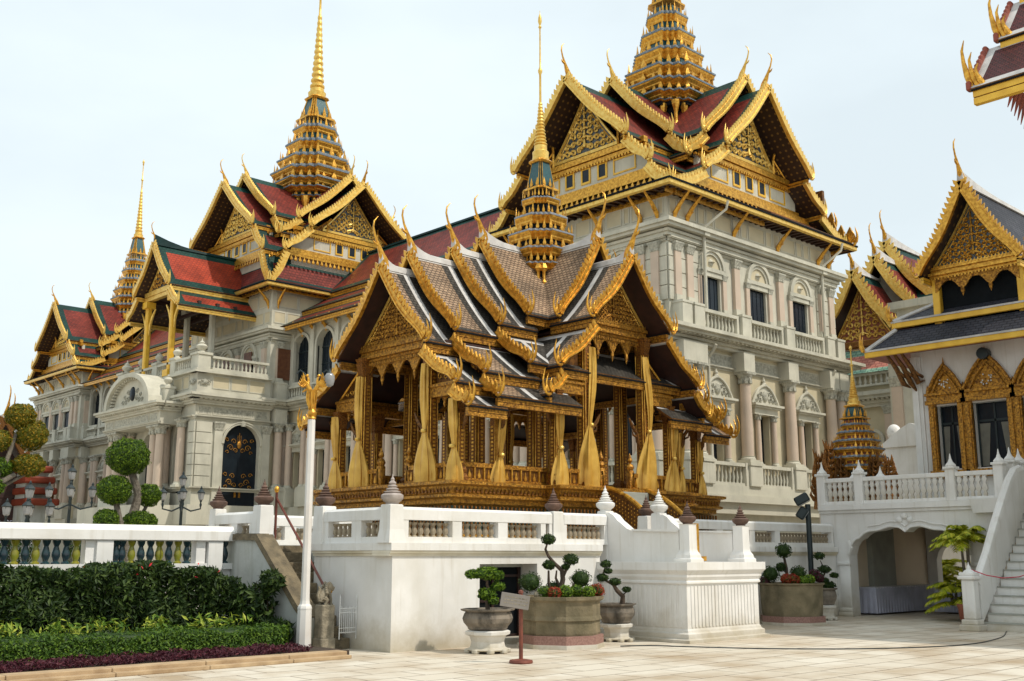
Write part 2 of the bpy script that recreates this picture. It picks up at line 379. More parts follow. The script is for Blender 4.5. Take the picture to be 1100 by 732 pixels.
# ---------------------------------------------------------------- mesh builder
I4 = Matrix.Identity(4)
class MB:
    def __init__(s, F=None):
        s.v = []; s.f = []; s.m = []; s.uv = {}; s.F = F or I4; s.mats = []; s.cur = 0; s.smooth = []; s.sm = False
    def use(s, name):
        if name not in s.mats: s.mats.append(name)
        s.cur = s.mats.index(name); return s
    def p(s, x, y, z):
        s.v.append(s.F @ Vector((x, y, z))); return len(s.v) - 1
    def face(s, idx, uv=None):
        if uv: s.uv[len(s.f)] = uv
        s.f.append(idx); s.m.append(s.cur); s.smooth.append(s.sm)
    def box(s, a, b):
        (x0, y0, z0), (x1, y1, z1) = a, b
        i = [s.p(x, y, z) for z in (z0, z1) for (x, y) in ((x0, y0), (x1, y0), (x1, y1), (x0, y1))]
        for q in ((0, 3, 2, 1), (4, 5, 6, 7), (0, 1, 5, 4), (1, 2, 6, 5), (2, 3, 7, 6), (3, 0, 4, 7)):
            s.face([i[k] for k in q])
        return s
    def bbox(s, a, b, c=0.02):
        """box with chamfered vertical and top edges"""
        (x0, y0, z0), (x1, y1, z1) = a, b
        x0, x1 = min(x0, x1), max(x0, x1); y0, y1 = min(y0, y1), max(y0, y1); z0, z1 = min(z0, z1), max(z0, z1)
        c = min(c, (x1 - x0) / 3, (y1 - y0) / 3, (z1 - z0) / 3)
        def ring(k, z):
            return [(x0 + c + k, y0 + k, z), (x1 - c - k, y0 + k, z), (x1 - k, y0 + c + k, z), (x1 - k, y1 - c - k, z),
                    (x1 - c - k, y1 - k, z), (x0 + c + k, y1 - k, z), (x0 + k, y1 - c - k, z), (x0 + k, y0 + c + k, z)]
        s.loft([ring(c * .6, z0), ring(0, z0 + c), ring(0, z1 - c), ring(c * .6, z1)], True, True)
        return s
    def loft(s, rings, cap0=False, cap1=False, closed=True, uvs=None):
        idx = [[s.p(*q) for q in r] for r in rings]
        n = len(idx[0])
        for a in range(len(idx) - 1):
            for k in range(n if closed else n - 1):
                j = (k + 1) % n
                s.face([idx[a][k], idx[a][j], idx[a + 1][j], idx[a + 1][k]])
        if cap0: s.face(list(reversed(idx[0])))
        if cap1: s.face(idx[-1])
        return s
    def prism(s, poly, axis, a, b):
        """extrude a 2D polygon along a local axis ('y': poly in x,z; 'x': poly in y,z; 'z': poly in x,y)"""
        def mk(u, v, w):
            return {'y': (u, w, v), 'x': (w, u, v), 'z': (u, v, w)}[axis]
        s.loft([[mk(u, v, a) for u, v in poly], [mk(u, v, b) for u, v in poly]], True, True)
        return s
    def lathe(s, c, prof, seg=14, smooth=True, sx=1.0, sy=1.0, rot=0.0, cap=True):
        o = s.sm; s.sm = smooth
        rings = [[(c[0] + sx * r * math.cos(rot + 2 * math.pi * k / seg), c[1] + sy * r * math.sin(rot + 2 * math.pi * k / seg), c[2] + z) for k in range(seg)] for r, z in prof]
        s.loft(rings, cap, cap)
        s.sm = o
        return s
    def tube(s, pts, rad, seg=8, smooth=True, flat=1.0):
        o = s.sm; s.sm = smooth
        pts = [Vector(p) for p in pts]
        rings = []
        up = Vector((0, 0, 1))
        for i, p in enumerate(pts):
            a = pts[max(i - 1, 0)]; b = pts[min(i + 1, len(pts) - 1)]
            d = (b - a).normalized() if (b - a).length > 1e-9 else up
            ref = Vector((0, 1, 0)) if abs(d.y) < 0.9 else Vector((1, 0, 0))
            u = d.cross(ref).normalized(); w_ = d.cross(u)
            r = rad[i] if isinstance(rad, (list, tuple)) else rad
            rings.append([tuple(p + u * r * math.cos(2 * math.pi * k / seg) + w_ * r * flat * math.sin(2 * math.pi * k / seg)) for k in range(seg)])
        s.loft(rings, True, True)
        s.sm = o
        return s
    def sphere(s, c, r, seg=12, n=8, sx=1, sy=1, sz=1):
        prof = [(max(r * math.sin(math.pi * k / n), 0.001), -r * sz * math.cos(math.pi * k / n)) for k in range(n + 1)]
        return s.lathe(c, prof, seg, sx=sx, sy=sy)
    def build(s, name, material=None, parent=None, loc=None, recalc=True):
        me = bpy.data.meshes.new(name)
        me.from_pydata([tuple(v) for v in s.v], [], s.f)
        if not s.mats: s.mats = [material or 'stone']
        names = s.mats
        for nme in names: me.materials.append(MATS[nme])
        me.polygons.foreach_set('material_index', s.m)
        me.polygons.foreach_set('use_smooth', s.smooth)
        if s.uv:
            ul = me.uv_layers.new(name='UVMap')
            for fi, uv in s.uv.items():
                pl = me.polygons[fi]
                for k, li in enumerate(pl.loop_indices): ul.data[li].uv = uv[k]
        if recalc and len(s.f) < 40000:
            bm = bmesh.new(); bm.from_mesh(me)
            bmesh.ops.recalc_face_normals(bm, faces=bm.faces)
            bm.to_mesh(me); bm.free()
        me.update()
        if any(s.smooth): me.set_sharp_from_angle(angle=R(38))
        o = bpy.data.objects.new(name, me)
        col.objects.link(o)
        if parent is not None:
            o.parent = parent
            o.matrix_parent_inverse = parent.matrix_world.inverted() if False else Matrix.Translation(-Vector(parent_loc(parent)))
        return o

def parent_loc(o):
    l = Vector(o.get('_base', (0, 0, 0)))
    return l
def thing(name, label, cat, loc=(0, 0, 0), group=None, kind=None):
    o = bpy.data.objects.new(name, None)
    o.location = loc
    o['_base'] = tuple(loc)
    o.empty_display_size = 0.3
    col.objects.link(o)
    tag(o, label, cat, group, kind)
    return o
def tag(o, label=None, cat=None, group=None, kind=None):
    if label: o['label'] = label
    if cat: o['category'] = cat
    if group: o['group'] = group
    if kind: o['kind'] = kind
    return o
def inst(o, loc, parent, name=None, rotz=None):
    """copy of a part made at the local origin, moved to a world place"""
    c = o.copy(); col.objects.link(c)
    c.parent = parent
    c.matrix_parent_inverse = Matrix.Translation(-parent_loc(parent))
    c.location = loc
    if rotz is not None: c.rotation_euler = (0, 0, rotz)
    return c
def frame(o, u, n):
    """local x along u, local y along n (outward for walls), z up"""
    u = Vector((*u, 0)); n = Vector((*n, 0))
    return Matrix(((u.x, n.x, 0, o[0]), (u.y, n.y, 0, o[1]), (0, 0, 1, o[2] if len(o) > 2 else 0), (0, 0, 0, 1)))
def FS(x, y, z=0): return frame((x, y, z), (1, 0), (0, -1))     # wall facing -Y, u = +X
def FW(x, y, z=0): return frame((x, y, z), (0, 1), (-1, 0))     # wall facing -X, u = +Y

# ---------------------------------------------------------------- ground
g = MB(); g.box((-1500, -1500, -0.3), (1500, 1500, 0)); o = g.build('courtyard_paving', 'paving'); tag(o, kind='structure')

# ---------------------------------------------------------------- Thai roof kit
def curve_pts(y0, z0, y1, z1, sag, n):
    out = []
    for i in range(n + 1):
        t = i / n
        out.append((y0 + (y1 - y0) * t, z0 + (z1 - z0) * (t + sag * t * (1 - t))))
    return out

def roof_part(T, F, tiers, centre, border, trim, bw, th=0.1, sides=(1, -1), fascia='gold', soffit='soffit', fas_h=0.16, ridge=None):
    """one gabled roof section; local x = along the ridge from the front gable back, y = sideways, z = up.
    tiers: (y0,z0,y1,z1,x0,x1,sag)"""
    for (y0, z0, y1, z1, x0, x1, sag), sides in ([(t_, sides) for t_ in tiers] if T.name.startswith('grand') else [(t_, (s_,)) for t_ in tiers for s_ in sides]):
        b = MB(F)
        n = 6 if (y1 - y0) > 1 else 4
        for s in sides:
            P = curve_pts(y0, z0, y1, z1, sag, n)
            L = [0]
            for i in range(1, len(P)): L.append(L[-1] + math.hypot(P[i][0] - P[i - 1][0], P[i][1] - P[i - 1][1]))
            tot = L[-1]
            # v cuts: borders near the top and bottom edges
            def at(l):
                for i in range(1, len(P)):
                    if l <= L[i] + 1e-9:
                        t = (l - L[i - 1]) / (L[i] - L[i - 1])
                        return (P[i - 1][0] + (P[i][0] - P[i - 1][0]) * t, P[i - 1][1] + (P[i][1] - P[i - 1][1]) * t)
                return P[-1]
            bt = min(bw, tot * 0.28)
            tw = min(trim[1] if trim else 0, tot * .12)
            vs = sorted(set([0, tw, bt, tot - bt, tot - tw * .6, tot] + [l for l in L[1:-1] if bt < l < tot - bt]))
            bx = min(bw, (x1 - x0) * 0.3)
            xt = min(x1, trim[3]) if trim else x1
            us = sorted(set([x0, xt - .42, xt - trim[1], xt, x1])) if trim else sorted(set([x0, x0 + bx, x1 - bx, x1]))
            us = [u for u in us if u >= x0]
            for i in range(len(vs) - 1):
                a = at(vs[i]); c = at(vs[i + 1])
                for k in range(len(us) - 1):
                    mu = (us[k] + us[k + 1]) / 2; mv = (vs[i] + vs[i + 1]) / 2
                    if trim and ((mu > xt - trim[1] and mu < xt) or mv < tw): b.use(trim[0])
                    elif (not trim and mu < x0 + bx) or (trim and mu > xt - .42) or (not trim and (mu > x1 - bx or mv < bt)) or mv > tot - (bt if not trim else .07): b.use(border)
                    else: b.use(centre)
                    q = [b.p(us[k], s * a[0], a[1]), b.p(us[k + 1], s * a[0], a[1]), b.p(us[k + 1], s * c[0], c[1]), b.p(us[k], s * c[0], c[1])]
                    uv = [(us[k], vs[i]), (us[k + 1], vs[i]), (us[k + 1], vs[i + 1]), (us[k], vs[i + 1])]
                    b.face(q, uv)
            b.use(soffit)
            for i in range(len(P) - 1):
                a, c = P[i], P[i + 1]
                q = [b.p(x0, s * a[0], a[1] - th), b.p(x1, s * a[0], a[1] - th), b.p(x1, s * c[0], c[1] - th), b.p(x0, s * c[0], c[1] - th)]
                b.face(q, [(x0, L[i]), (x1, L[i]), (x1, L[i + 1]), (x0, L[i + 1])])
            b.use('dark_gold')
            for xx in (x0, x1):
                for i in range(len(P) - 1):
                    a, c = P[i], P[i + 1]
                    b.face([b.p(xx, s * a[0], a[1]), b.p(xx, s * c[0], c[1]), b.p(xx, s * c[0], c[1] - th), b.p(xx, s * a[0], a[1] - th)])
            a = P[-1]
            b.face([b.p(x0, s * a[0], a[1]), b.p(x1, s * a[0], a[1]), b.p(x1, s * a[0], a[1] - th), b.p(x0, s * a[0], a[1] - th)])
        b.build('roof_tier', parent=T, recalc=False)
        # eave fascia with a dark line and a lower step
        f = MB(F)
        for s in sides:
            ya = s * (y1 - .02); yb = s * (y1 - .02 - fas_h * .5)
            f.use('dark_fill').box((x0 + .03, s * (y1 + .03), z1 - th * .35 - .012), (x1, yb, z1 - th * .35 - .05))
            zt = z1 - th * .35 - .05
            f.use(fascia).box((x0 + .05, ya, zt), (x1, yb, zt - fas_h * .46))
            f.use('dark_gold').box((x0 + .06, s * (y1 - .045), zt - fas_h * .46), (x1, yb, zt - fas_h * .54))
            f.use(fascia).box((x0 + .05, s * (y1 - .03), zt - fas_h * .54), (x1, yb, zt - fas_h))
        f.build('eave_fascia', parent=T)
    if ridge:
        r = MB(F)
        y0, z0, y1, z1, x0, x1, sag = tiers[0]
        # ridge cap that lifts towards the gable end
        n = 8
        rings = []
        for i in range(n + 1):
            t = i / n
            x = x0 - .02 + (x1 - x0) * t
            lift = ridge[1] * max(0, 1 - t * 2.2) ** 2
            w_ = ridge[2]
            rings.append([(x, -w_, z0 - .10), (x, -w_ * .7, z0 + .05 + lift), (x, 0, z0 + .09 + lift), (x, w_ * .7, z0 + .05 + lift), (x, w_, z0 - .10)])
        r.loft(rings, True, True)
        r.build('ridge_cap', ridge[0], T)

def flame(b, base, out, up, h, w, t, prongs=3):
    """upturned flame finial at a barge end: base point, outward dir, up dir, height, width, thickness"""
    base = Vector(base); out = Vector(out); up = Vector(up); side = out.cross(up).normalized()
    # root curl
    pts = []; rad = []
    for k in range(7):
        a = -2.2 + k * 0.52
        pts.append(base + out * (w * .30 + w * .30 * math.cos(a)) + up * (w * .26 + w * .30 * math.sin(a)))
        rad.append(t * (.62 + .1 * math.sin(k)))
    b.tube(pts, rad, 6)
    for q in range(prongs):
        hh = h * (1.0 - .2 * q)
        off = w * (.62 - .30 * q)
        pts = []; rad = []
        for k in range(7):
            s_ = k / 6
            pts.append(base + out * (off + w * .14 * math.sin(s_ * 4.2) + w * .12 * s_) + up * (w * .18 + hh * s_))
            rad.append(t * (.66 * (1 - s_) ** .8 + .07))
        b.tube(pts, rad, 5)

def barge(T, F, tiers, xf, w, t, tooth, mat_='gold', wave=0.3, eave_name='eave_finial', fl=(0.5, 0.3), sides=(1, -1), prongs=3):
    """serrated bargeboards down both slopes of every tier at x = xf, ending in flame finials"""
    b = MB(F)
    e = MB(F)
    for (y0, z0, y1, z1, x0, x1, sag) in tiers:
        ln = math.hypot(y1 - y0, z1 - z0)
        n = max(6, int(ln / (w * 1.1)))
        P = curve_pts(y0, z0 + .03, y1, z1 + .03, sag, n)
        dx = (x0 - tiers[0][4])
        xa, xb = xf + dx - t, xf + dx
        for s in sides:
            rings = []
            for i, (y, z) in enumerate(P):
                a = P[max(i - 1, 0)]; c = P[min(i + 1, n)]
                d = Vector((c[0] - a[0], c[1] - a[1])).normalized()
                nrm = Vector((-d.y, d.x))
                if nrm.y < 0: nrm = -nrm
                ph = i / n
                wv = wave * w * math.sin(ph * math.pi * 2 + 2.6) * ph ** 2 * 1.6
                lo = Vector((y, z)) - nrm * (w * .62 - wv)
                hi = Vector((y, z)) + nrm * (w * .30 + wv * .5)
                rings.append([(xa, s * lo.x, lo.y), (xb, s * lo.x, lo.y), (xb, s * hi.x, hi.y), (xa, s * hi.x, hi.y)])
            b.use(mat_)
            b.loft(rings, True, True)
            # raised inner moulding
            rings2 = []
            for i, (y, z) in enumerate(P):
                a = P[max(i - 1, 0)]; c = P[min(i + 1, n)]
                d = Vector((c[0] - a[0], c[1] - a[1])).normalized()
                nrm = Vector((-d.y, d.x))
                if nrm.y < 0: nrm = -nrm
                ph = i / n
                wv = wave * w * math.sin(ph * math.pi * 2 + 2.6) * ph ** 2 * 1.6
                lo = Vector((y, z)) - nrm * (w * .60 - wv)
                hi = Vector((y, z)) - nrm * (w * .34 - wv)
                rings2.append([(xa - t * .3, s * lo.x, lo.y), (xa + .002, s * lo.x, lo.y), (xa + .002, s * hi.x, hi.y), (xa - t * .3, s * hi.x, hi.y)])
            b.loft(rings2, True, True)
            # teeth
            m = max(3, int(ln / tooth))
            for k in range(m):
                tt = (k + .5) / m
                y = y0 + (y1 - y0) * tt; z = z0 + .03 + (z1 - z0) * (tt + sag * tt * (1 - tt))
                t2 = min(1, tt + .02)
                yb_ = y0 + (y1 - y0) * t2; zb_ = z0 + .03 + (z1 - z0) * (t2 + sag * t2 * (1 - t2))
                d = Vector((yb_ - y, zb_ - z)); d = d.normalized() if d.length > 1e-6 else Vector((1, -1)).normalized()
                nrm = Vector((-d.y, d.x))
                if nrm.y < 0: nrm = -nrm
                wv = wave * w * math.sin(tt * math.pi * 2 + 2.6) * tt ** 2 * 1.6
                c0 = Vector((y, z)) + nrm * (w * .24 + wv * .5)
                ta = c0 - d * tooth * .46; tb = c0 + d * tooth * .46
                tip = c0 + nrm * tooth * 1.05 - d * tooth * .45
                mid = c0 + nrm * tooth * .5 + d * tooth * .28
                poly = [ta, tb, mid, tip]
                b.loft([[(xa + t * .15, s * q.x, q.y) for q in poly], [(xb - t * .15, s * q.x, q.y) for q in poly]], True, True)
            yl, zl = P[-1]
            flame(e, ((xa + xb) / 2, s * (yl - w * .2), zl - w * .30), (0, s, 0), (0, 0, 1), fl[0], fl[1], t * .75, prongs)
    bb = b.build('bargeboard', None, T)
    e.build(eave_name, mat_, bb)
    return bb

def chofa(T, F, x, z, h, mat_='gold', name='roof_horn', lean=1.0):
    b = MB(F)
    pts = [(x + .16 * h, 0, z - .12 * h), (x + .06 * h, 0, z + .06 * h), (x - .02 * h, 0, z + .20 * h), (x - .10 * h * lean, 0, z + .38 * h), (x - .19 * h * lean, 0, z + .56 * h),
           (x - .24 * h * lean, 0, z + .74 * h), (x - .22 * h * lean, 0, z + .88 * h), (x - .12 * h * lean, 0, z + 1.0 * h)]
    rad = [h * .07, h * .085, h * .065, h * .036, h * .024, h * .021, h * .018, h * .007]
    b.tube(pts, rad, 8)
    b.tube([(x - .09 * h * lean, 0, z + .36 * h), (x - .20 * h * lean, 0, z + .40 * h), (x - .25 * h * lean, 0, z + .46 * h)], [h * .04, h * .028, h * .006], 6)
    return b.build(name, mat_, T)

def spiral(b, c, r, turns, s, th, x, plane='yz'):
    pts = []; rad = []
    n = int(9 * turns) + 3
    for k in range(n + 1):
        t = k / n
        a = s * t * turns * 2 * math.pi + (0 if s > 0 else math.pi)
        rr = r * (1 - t * .82)
        pts.append((x, c[0] + rr * math.cos(a), c[1] + rr * math.sin(a)))
        rad.append(th * (1 - .5 * t))
    b.tube(pts, rad, 4)

def pediment(T, F, x, hw, z0, z1, ground='glass_mosaic', gold='gold_carved', depth=.12, sag=.18, k=1.0, dens=1.0, central=True):
    """recessed gable board filled with gilt scrollwork, at local x; hw half width at z0, apex z1"""
    b = MB(F)
    L = curve_pts(0, z1, hw, z0, sag, 6)
    poly = [(-y, z) for y, z in reversed(L)] + [(y, z) for y, z in L[1:]]
    b.use(ground).prism(poly, 'x', x, x + depth)
    p = b.build('pediment', ground, T)
    # gilt frame
    f = MB(F)
    for s in (1, -1):
        f.tube([(x - .02, s * y, z + .03) for y, z in L], .055 * k, 5)
        f.tube([(x - .02, s * y * .9, z0 + (z - z0) * .9 + .02) for y, z in L], .025 * k, 4)
    f.box((x - .05 * k, -hw * 1.02, z0 - .10 * k), (x + depth, hw * 1.02, z0 + .02))
    f.build('pediment_frame', 'gold_light', p)
    r = MB(F)
    H = z1 - z0
    rn = random.Random(int(hw * 1000 + z0 * 77))
    step = .30 * k / dens
    z = z0 + step * .55
    while z < z1 - step * .6:
        # half width available at height z on the curved slope
        best = 0
        for i in range(60):
            t = i / 60
            zz = z1 + (z0 - z1) * (t + sag * t * (1 - t))
            if zz <= z: break
            best = hw * t
        best -= step * .35
        y = step * (.9 if central else .5)
        while y < best:
            rr = step * rn.uniform(.42, .6)
            dz = rn.uniform(-.1, .1) * step
            sg = rn.choice((1, -1))
            for s in (1, -1):
                spiral(r, (s * y, z + dz), rr, 1.15, sg * s, .058 * k / dens ** .6, x - .03 * k)
            y += step * 1.02
        z += step * .92
    if central:
        # stepped crown motif with a seated halo in the middle
        for (zz, rr) in ((.10, .20), (.26, .15), (.42, .11), (.56, .075), (.70, .045)):
            r.tube([(x - .03 * k, -hw * rr, z0 + H * zz), (x - .06 * k, 0, z0 + H * (zz + .055)), (x - .03 * k, hw * rr, z0 + H * zz)], .045 * k, 5)
            r.tube([(x - .05 * k, 0, z0 + H * zz), (x - .05 * k, 0, z0 + H * (zz + .15))], [.075 * k * (1.2 - zz), .03 * k], 6)
    r.build('pediment_relief', gold, p)
    return p

def pendant_valance(T, F, x, y0, y1, z, depth, n, t=.05, mat_='gold_carved'):
    """lace valance of pointed pendants hanging below a beam between y0 and y1"""
    b = MB(F)
    w_ = (y1 - y0) / n
    for k in range(n):
        c = y0 + w_ * (k + .5)
        for j in range(8):
            a0, a1 = j / 8, (j + 1) / 8
            def dd(a):
                q = abs(a - .5) * 2
                return depth * (.28 + .72 * abs(math.cos(math.pi * a)) ** 3.2)
            ya, yb = c - w_ / 2 + w_ * a0, c - w_ / 2 + w_ * a1
            b.prism([(ya, z), (yb, z), (yb, z - dd(a1)), (ya, z - dd(a0))], 'x', x, x + t)
        if k < n - 1:
            e = c + w_ / 2
            b.tube([(x + t / 2, e, z - depth * .9), (x + t / 2, e, z - depth * 1.15), (x + t / 2, e, z - depth * 1.5)], [t * .9, t * 1.1, .004], 6)
        for j in range(4):
            b.tube([(x - .01, c - w_ * .38 + w_ * .25 * j, z - .02), (x - .01, c - w_ * .38 + w_ * .25 * j, z - depth * .22)], [t * .5, .006], 4)
    return b.build('valance', mat_, T)

# ---------------------------------------------------------------- tiered spire
def redent(h, st=3, d=.16):
    """square of half side h with stepped corners (local x,y)"""
    q = []
    s = h * d
    # first quadrant corner going from (+h, y) to (x, +h)
    pts = [(h, h - s * st)]
    for k in range(st):
        pts.append((h - s * (k + 1), h - s * (st - k)))
        pts.append((h - s * (k + 1), h - s * (st - k - 1)))
    pts = [(h, h - s * st)]
    x, y = h, h - s * st
    for k in range(st):
        x -= s; pts.append((x, y)); y += s; pts.append((x, y))
    out = []
    for r_ in range(4):
        for (a, b_) in pts:
            c, sn = [(1, 0), (0, 1), (-1, 0), (0, -1)][r_]
            out.append((a * c - b_ * sn, a * sn + b_ * c))
    return out

def antefix(b, x, y, z, w, h, ang):
    c, s = math.cos(ang), math.sin(ang)
    ring = lambda f, zz, d=.35: [(x + c * f * w * d - s * f * w, y + s * f * w * d + c * f * w, zz), (x + c * f * w * d + s * f * w, y + s * f * w * d - c * f * w, zz),
                          (x - c * f * w * d + s * f * w, y - s * f * w * d - c * f * w, zz), (x - c * f * w * d - s * f * w, y - s * f * w * d + c * f * w, zz)]
    b.loft([ring(.40, z), ring(.5, z + h * .22), ring(.30, z + h * .55), ring(.03, z + h)], True, True)

def mondop(T, cx, cy, tiers, body_top, bell, cone, tip, sc_=1.0, blue='blue_tile', big=True, goldm='gold', name='spire', rec='teal_panel', st=3, d=.16, eh=.26):
    """tiers: list of (z, half) eave levels from the lowest up.  bell=(z0,h0,z1,h1) teal panels, cone=(z1,r1,z2,r2), tip z"""
    Fm = Matrix.Translation((cx, cy, 0))
    sp = MB(Fm)
    for i, (z, h) in enumerate(tiers):
        zn, hn = tiers[i + 1] if i + 1 < len(tiers) else (bell[0], bell[1] * 1.25)
        gap = zn - z
        R3 = lambda hh, zz: [(a, b_, zz) for a, b_ in redent(hh, st, d)]
        e = min(.24 * sc_, gap * eh)
        # gold cornice below the eave, flaring out to it
        sp.use('gold').loft([R3(h * .86, z - gap * .40), R3(h * .90, z - gap * .30), R3(h * .90, z - gap * .22), R3(h * .965, z - gap * .08), R3(h * .98, z)], True, True)
        sp.use(blue).loft([R3(h, z), R3(h * 1.0, z + e * .5), R3(h * .90, z + e * 1.2)], True, True)
        nh = hn * .88
        sp.use(rec).loft([R3(min(nh, h * .84) * .93, z + e * .8), R3(nh * .93, zn - gap * .3)], True, True)
        sp.use('gold').loft([R3(min(nh * 1.02, h * .88), z + e), R3(min(nh * 1.02, h * .88), z + e + gap * .10)], True, True)
    s_ = sp.build(name, goldm, T)
    # small pointed leaves along every eave
    an = MB(Fm)
    for i, (z, h) in enumerate(tiers):
        zn = tiers[i + 1][0] if i + 1 < len(tiers) else bell[0]
        gap = zn - z
        e = min(.24 * sc_, gap * .26)
        poly = redent(h * .90)
        ah = min(gap * .55, .55 * sc_)
        aw = h * .10
        # outer corners
        for k, (x, y) in enumerate(poly):
            j = k % 7
            if j in (0, 2, 4, 6):
                antefix(an, x, y, z + e * .8, aw, ah * (1.0 if j in (2, 4) else 1.25), math.atan2(y, x))
        for q in range(4):
            a = q * math.pi / 2
            for o_ in (-.30, 0, .30):
                x, y = h * .92, h * o_
                c, s2 = math.cos(a), math.sin(a)
                antefix(an, x * c - y * s2, x * s2 + y * c, z + e * .8, aw * (1.5 if o_ == 0 else .9), ah * (1.15 if o_ == 0 else .75), a)
    an.build('gilt_antefix', 'gold', s_)
    # bell with teal panels and gilt ribs
    z0, h0, z1, h1 = bell
    bl = MB(Fm)
    R2 = lambda hh, zz: [(a, b_, zz) for a, b_ in redent(hh, 2, .14)]
    bl.use('teal_panel').loft([R2(h0, z0 - .05), R2(h0 * .97, z0 + (z1 - z0) * .1), R2(h1, z1)], True, True)
    bl.use('gold').loft([R2(h0 * 1.25, z0 - .12 * sc_), R2(h0 * 1.25, z0), R2(h0 * 1.08, z0 + .10 * sc_)], True, True)
    bl.loft([R2(h1 * 1.2, z1 - .02), R2(h1 * 1.4, z1 + .08 * sc_), R2(h1 * 1.15, z1 + .2 * sc_)], True, True)
    a0 = redent(h0 * 1.0, 2, .14); a1 = redent(h1 * 1.02, 2, .14)
    for k in range(len(a0)):
        if k % 5 in (0, 2, 4):
            bl.tube([(a0[k][0], a0[k][1], z0), (a1[k][0], a1[k][1], z1)], [.045 * sc_ * h0 * 1.6, .045 * sc_ * h0 * 1.2], 5)
    for k in range(12):
        a = k * math.pi / 6
        antefix(bl, h0 * 1.12 * math.cos(a), h0 * 1.12 * math.sin(a), z0 + .05, h0 * .28, h0 * .75, a)
    bl.build('bell_stage', None, s_)
    cn = MB(Fm)
    zc, rc, zd, rd = cone
    prof = []
    n = 13
    zc0 = z1 + .1 * sc_
    # bell-shaped foot then rings
    prof += [(h1 * 1.15, zc0), (h1 * 1.2, zc0 + (zc - zc0) * .15), (rc * 1.25, zc0 + (zc - zc0) * .35), (rc * 1.3, zc0 + (zc - zc0) * .6), (rc * 1.02, zc0 + (zc - zc0) * .7), (rc * 1.0, zc)]
    for k in range(n):
        t0 = k / n
        za = zc + (zd - zc) * t0; dz = (zd - zc) / n
        ra = rc + (rd - rc) * t0 ** .8
        prof += [(ra * .82, za + dz * .1), (ra * 1.05, za + dz * .35), (ra * 1.05, za + dz * .6), (ra * .82, za + dz * .9)]
    prof += [(rd * .7, zd), (rd * .62, zd + (tip - zd) * .3), (rd * 1.25, zd + (tip - zd) * .33), (rd * 1.25, zd + (tip - zd) * .35), (rd * .5, zd + (tip - zd) * .38),
             (rd * .40, zd + (tip - zd) * .80), (rd * 1.0, zd + (tip - zd) * .82), (rd * .45, zd + (tip - zd) * .84), (rd * 1.15, zd + (tip - zd) * .88), (rd * .9, zd + (tip - zd) * .93), (rd * .15, zd + (tip - zd) * .97), (.008, tip)]
    cn.lathe((0, 0, 0), prof, 16)
    cn.build('spire_needle', 'gold_light', s_)
    return s_

def RW(cy): return frame((0, cy, 0), (1, 0), (0, 1))      # gable looking -X, local x = world X
def RE(cy): return frame((0, cy, 0), (-1, 0), (0, 1))     # gable looking +X, local x = -world X
def RS(cx): return frame((cx, 0, 0), (0, 1), (1, 0))      # gable looking -Y, local x = world Y
def RN(cx): return frame((cx, 0, 0), (0, -1), (1, 0))

# ---------------------------------------------------------------- classical facade kit
def wall_open(T, F, u0, u1, z0, z1, ops, th=0.4, mat_='stone', name='wall'):
    """wall slab (outer face at local y=0, going inwards) with openings (ua,ub,za,zb,arched)"""
    b = MB(F)
    ops = sorted(ops)
    cur = u0
    for (ua, ub, za, zb, ar) in ops:
        if ua > cur: b.box((cur, -th, z0), (ua, 0, z1))
        if za > z0: b.box((ua, -th, z0), (ub, 0, za))
        b.box((ua, -th, zb), (ub, 0, z1))
        if ar:
            r = (ub - ua) / 2; cz = zb - r; cu = (ua + ub) / 2
            N = 8
            for s in (1, -1):
                for k in range(N):
                    a0, a1 = math.pi / 2 * k / N, math.pi / 2 * (k + 1) / N
                    b.prism([(cu + s * r * math.sin(a0), cz + r * math.cos(a0)), (cu + s * r * math.sin(a1), cz + r * math.cos(a1)), (cu + s * r * math.sin(a1), zb - .0005), (cu + s * r * math.sin(a0), zb - .0005)], 'y', -th, -.001)
        cur = ub
    if cur < u1: b.box((cur, -th, z0), (u1, 0, z1))
    return b.build(name, mat_, T)

def cornice(T, F, u0, u1, z, h, d, mat_='stone', dent=True, ret0=0, ret1=0, name='cornice'):
    """moulded course: projects d at its top; dentils underneath"""
    b = MB(F)
    for (f, a, c) in ((.30, 0, .22), (.45, .22, .42), (.82, .52, .74), (1.0, .74, 1.0)):
        b.box((u0 - d * f * ret0, -.05, z + h * a), (u1 + d * f * ret1, d * f, z + h * c - .003))
    if dent:
        st = .30
        n = int((u1 - u0) / st)
        for k in range(n):
            uu = u0 + (u1 - u0) * (k + .5) / n
            b.box((uu - .08, 0, z + h * .42), (uu + .08, d * .72, z + h * .52))
    return b.build(name, mat_, T)

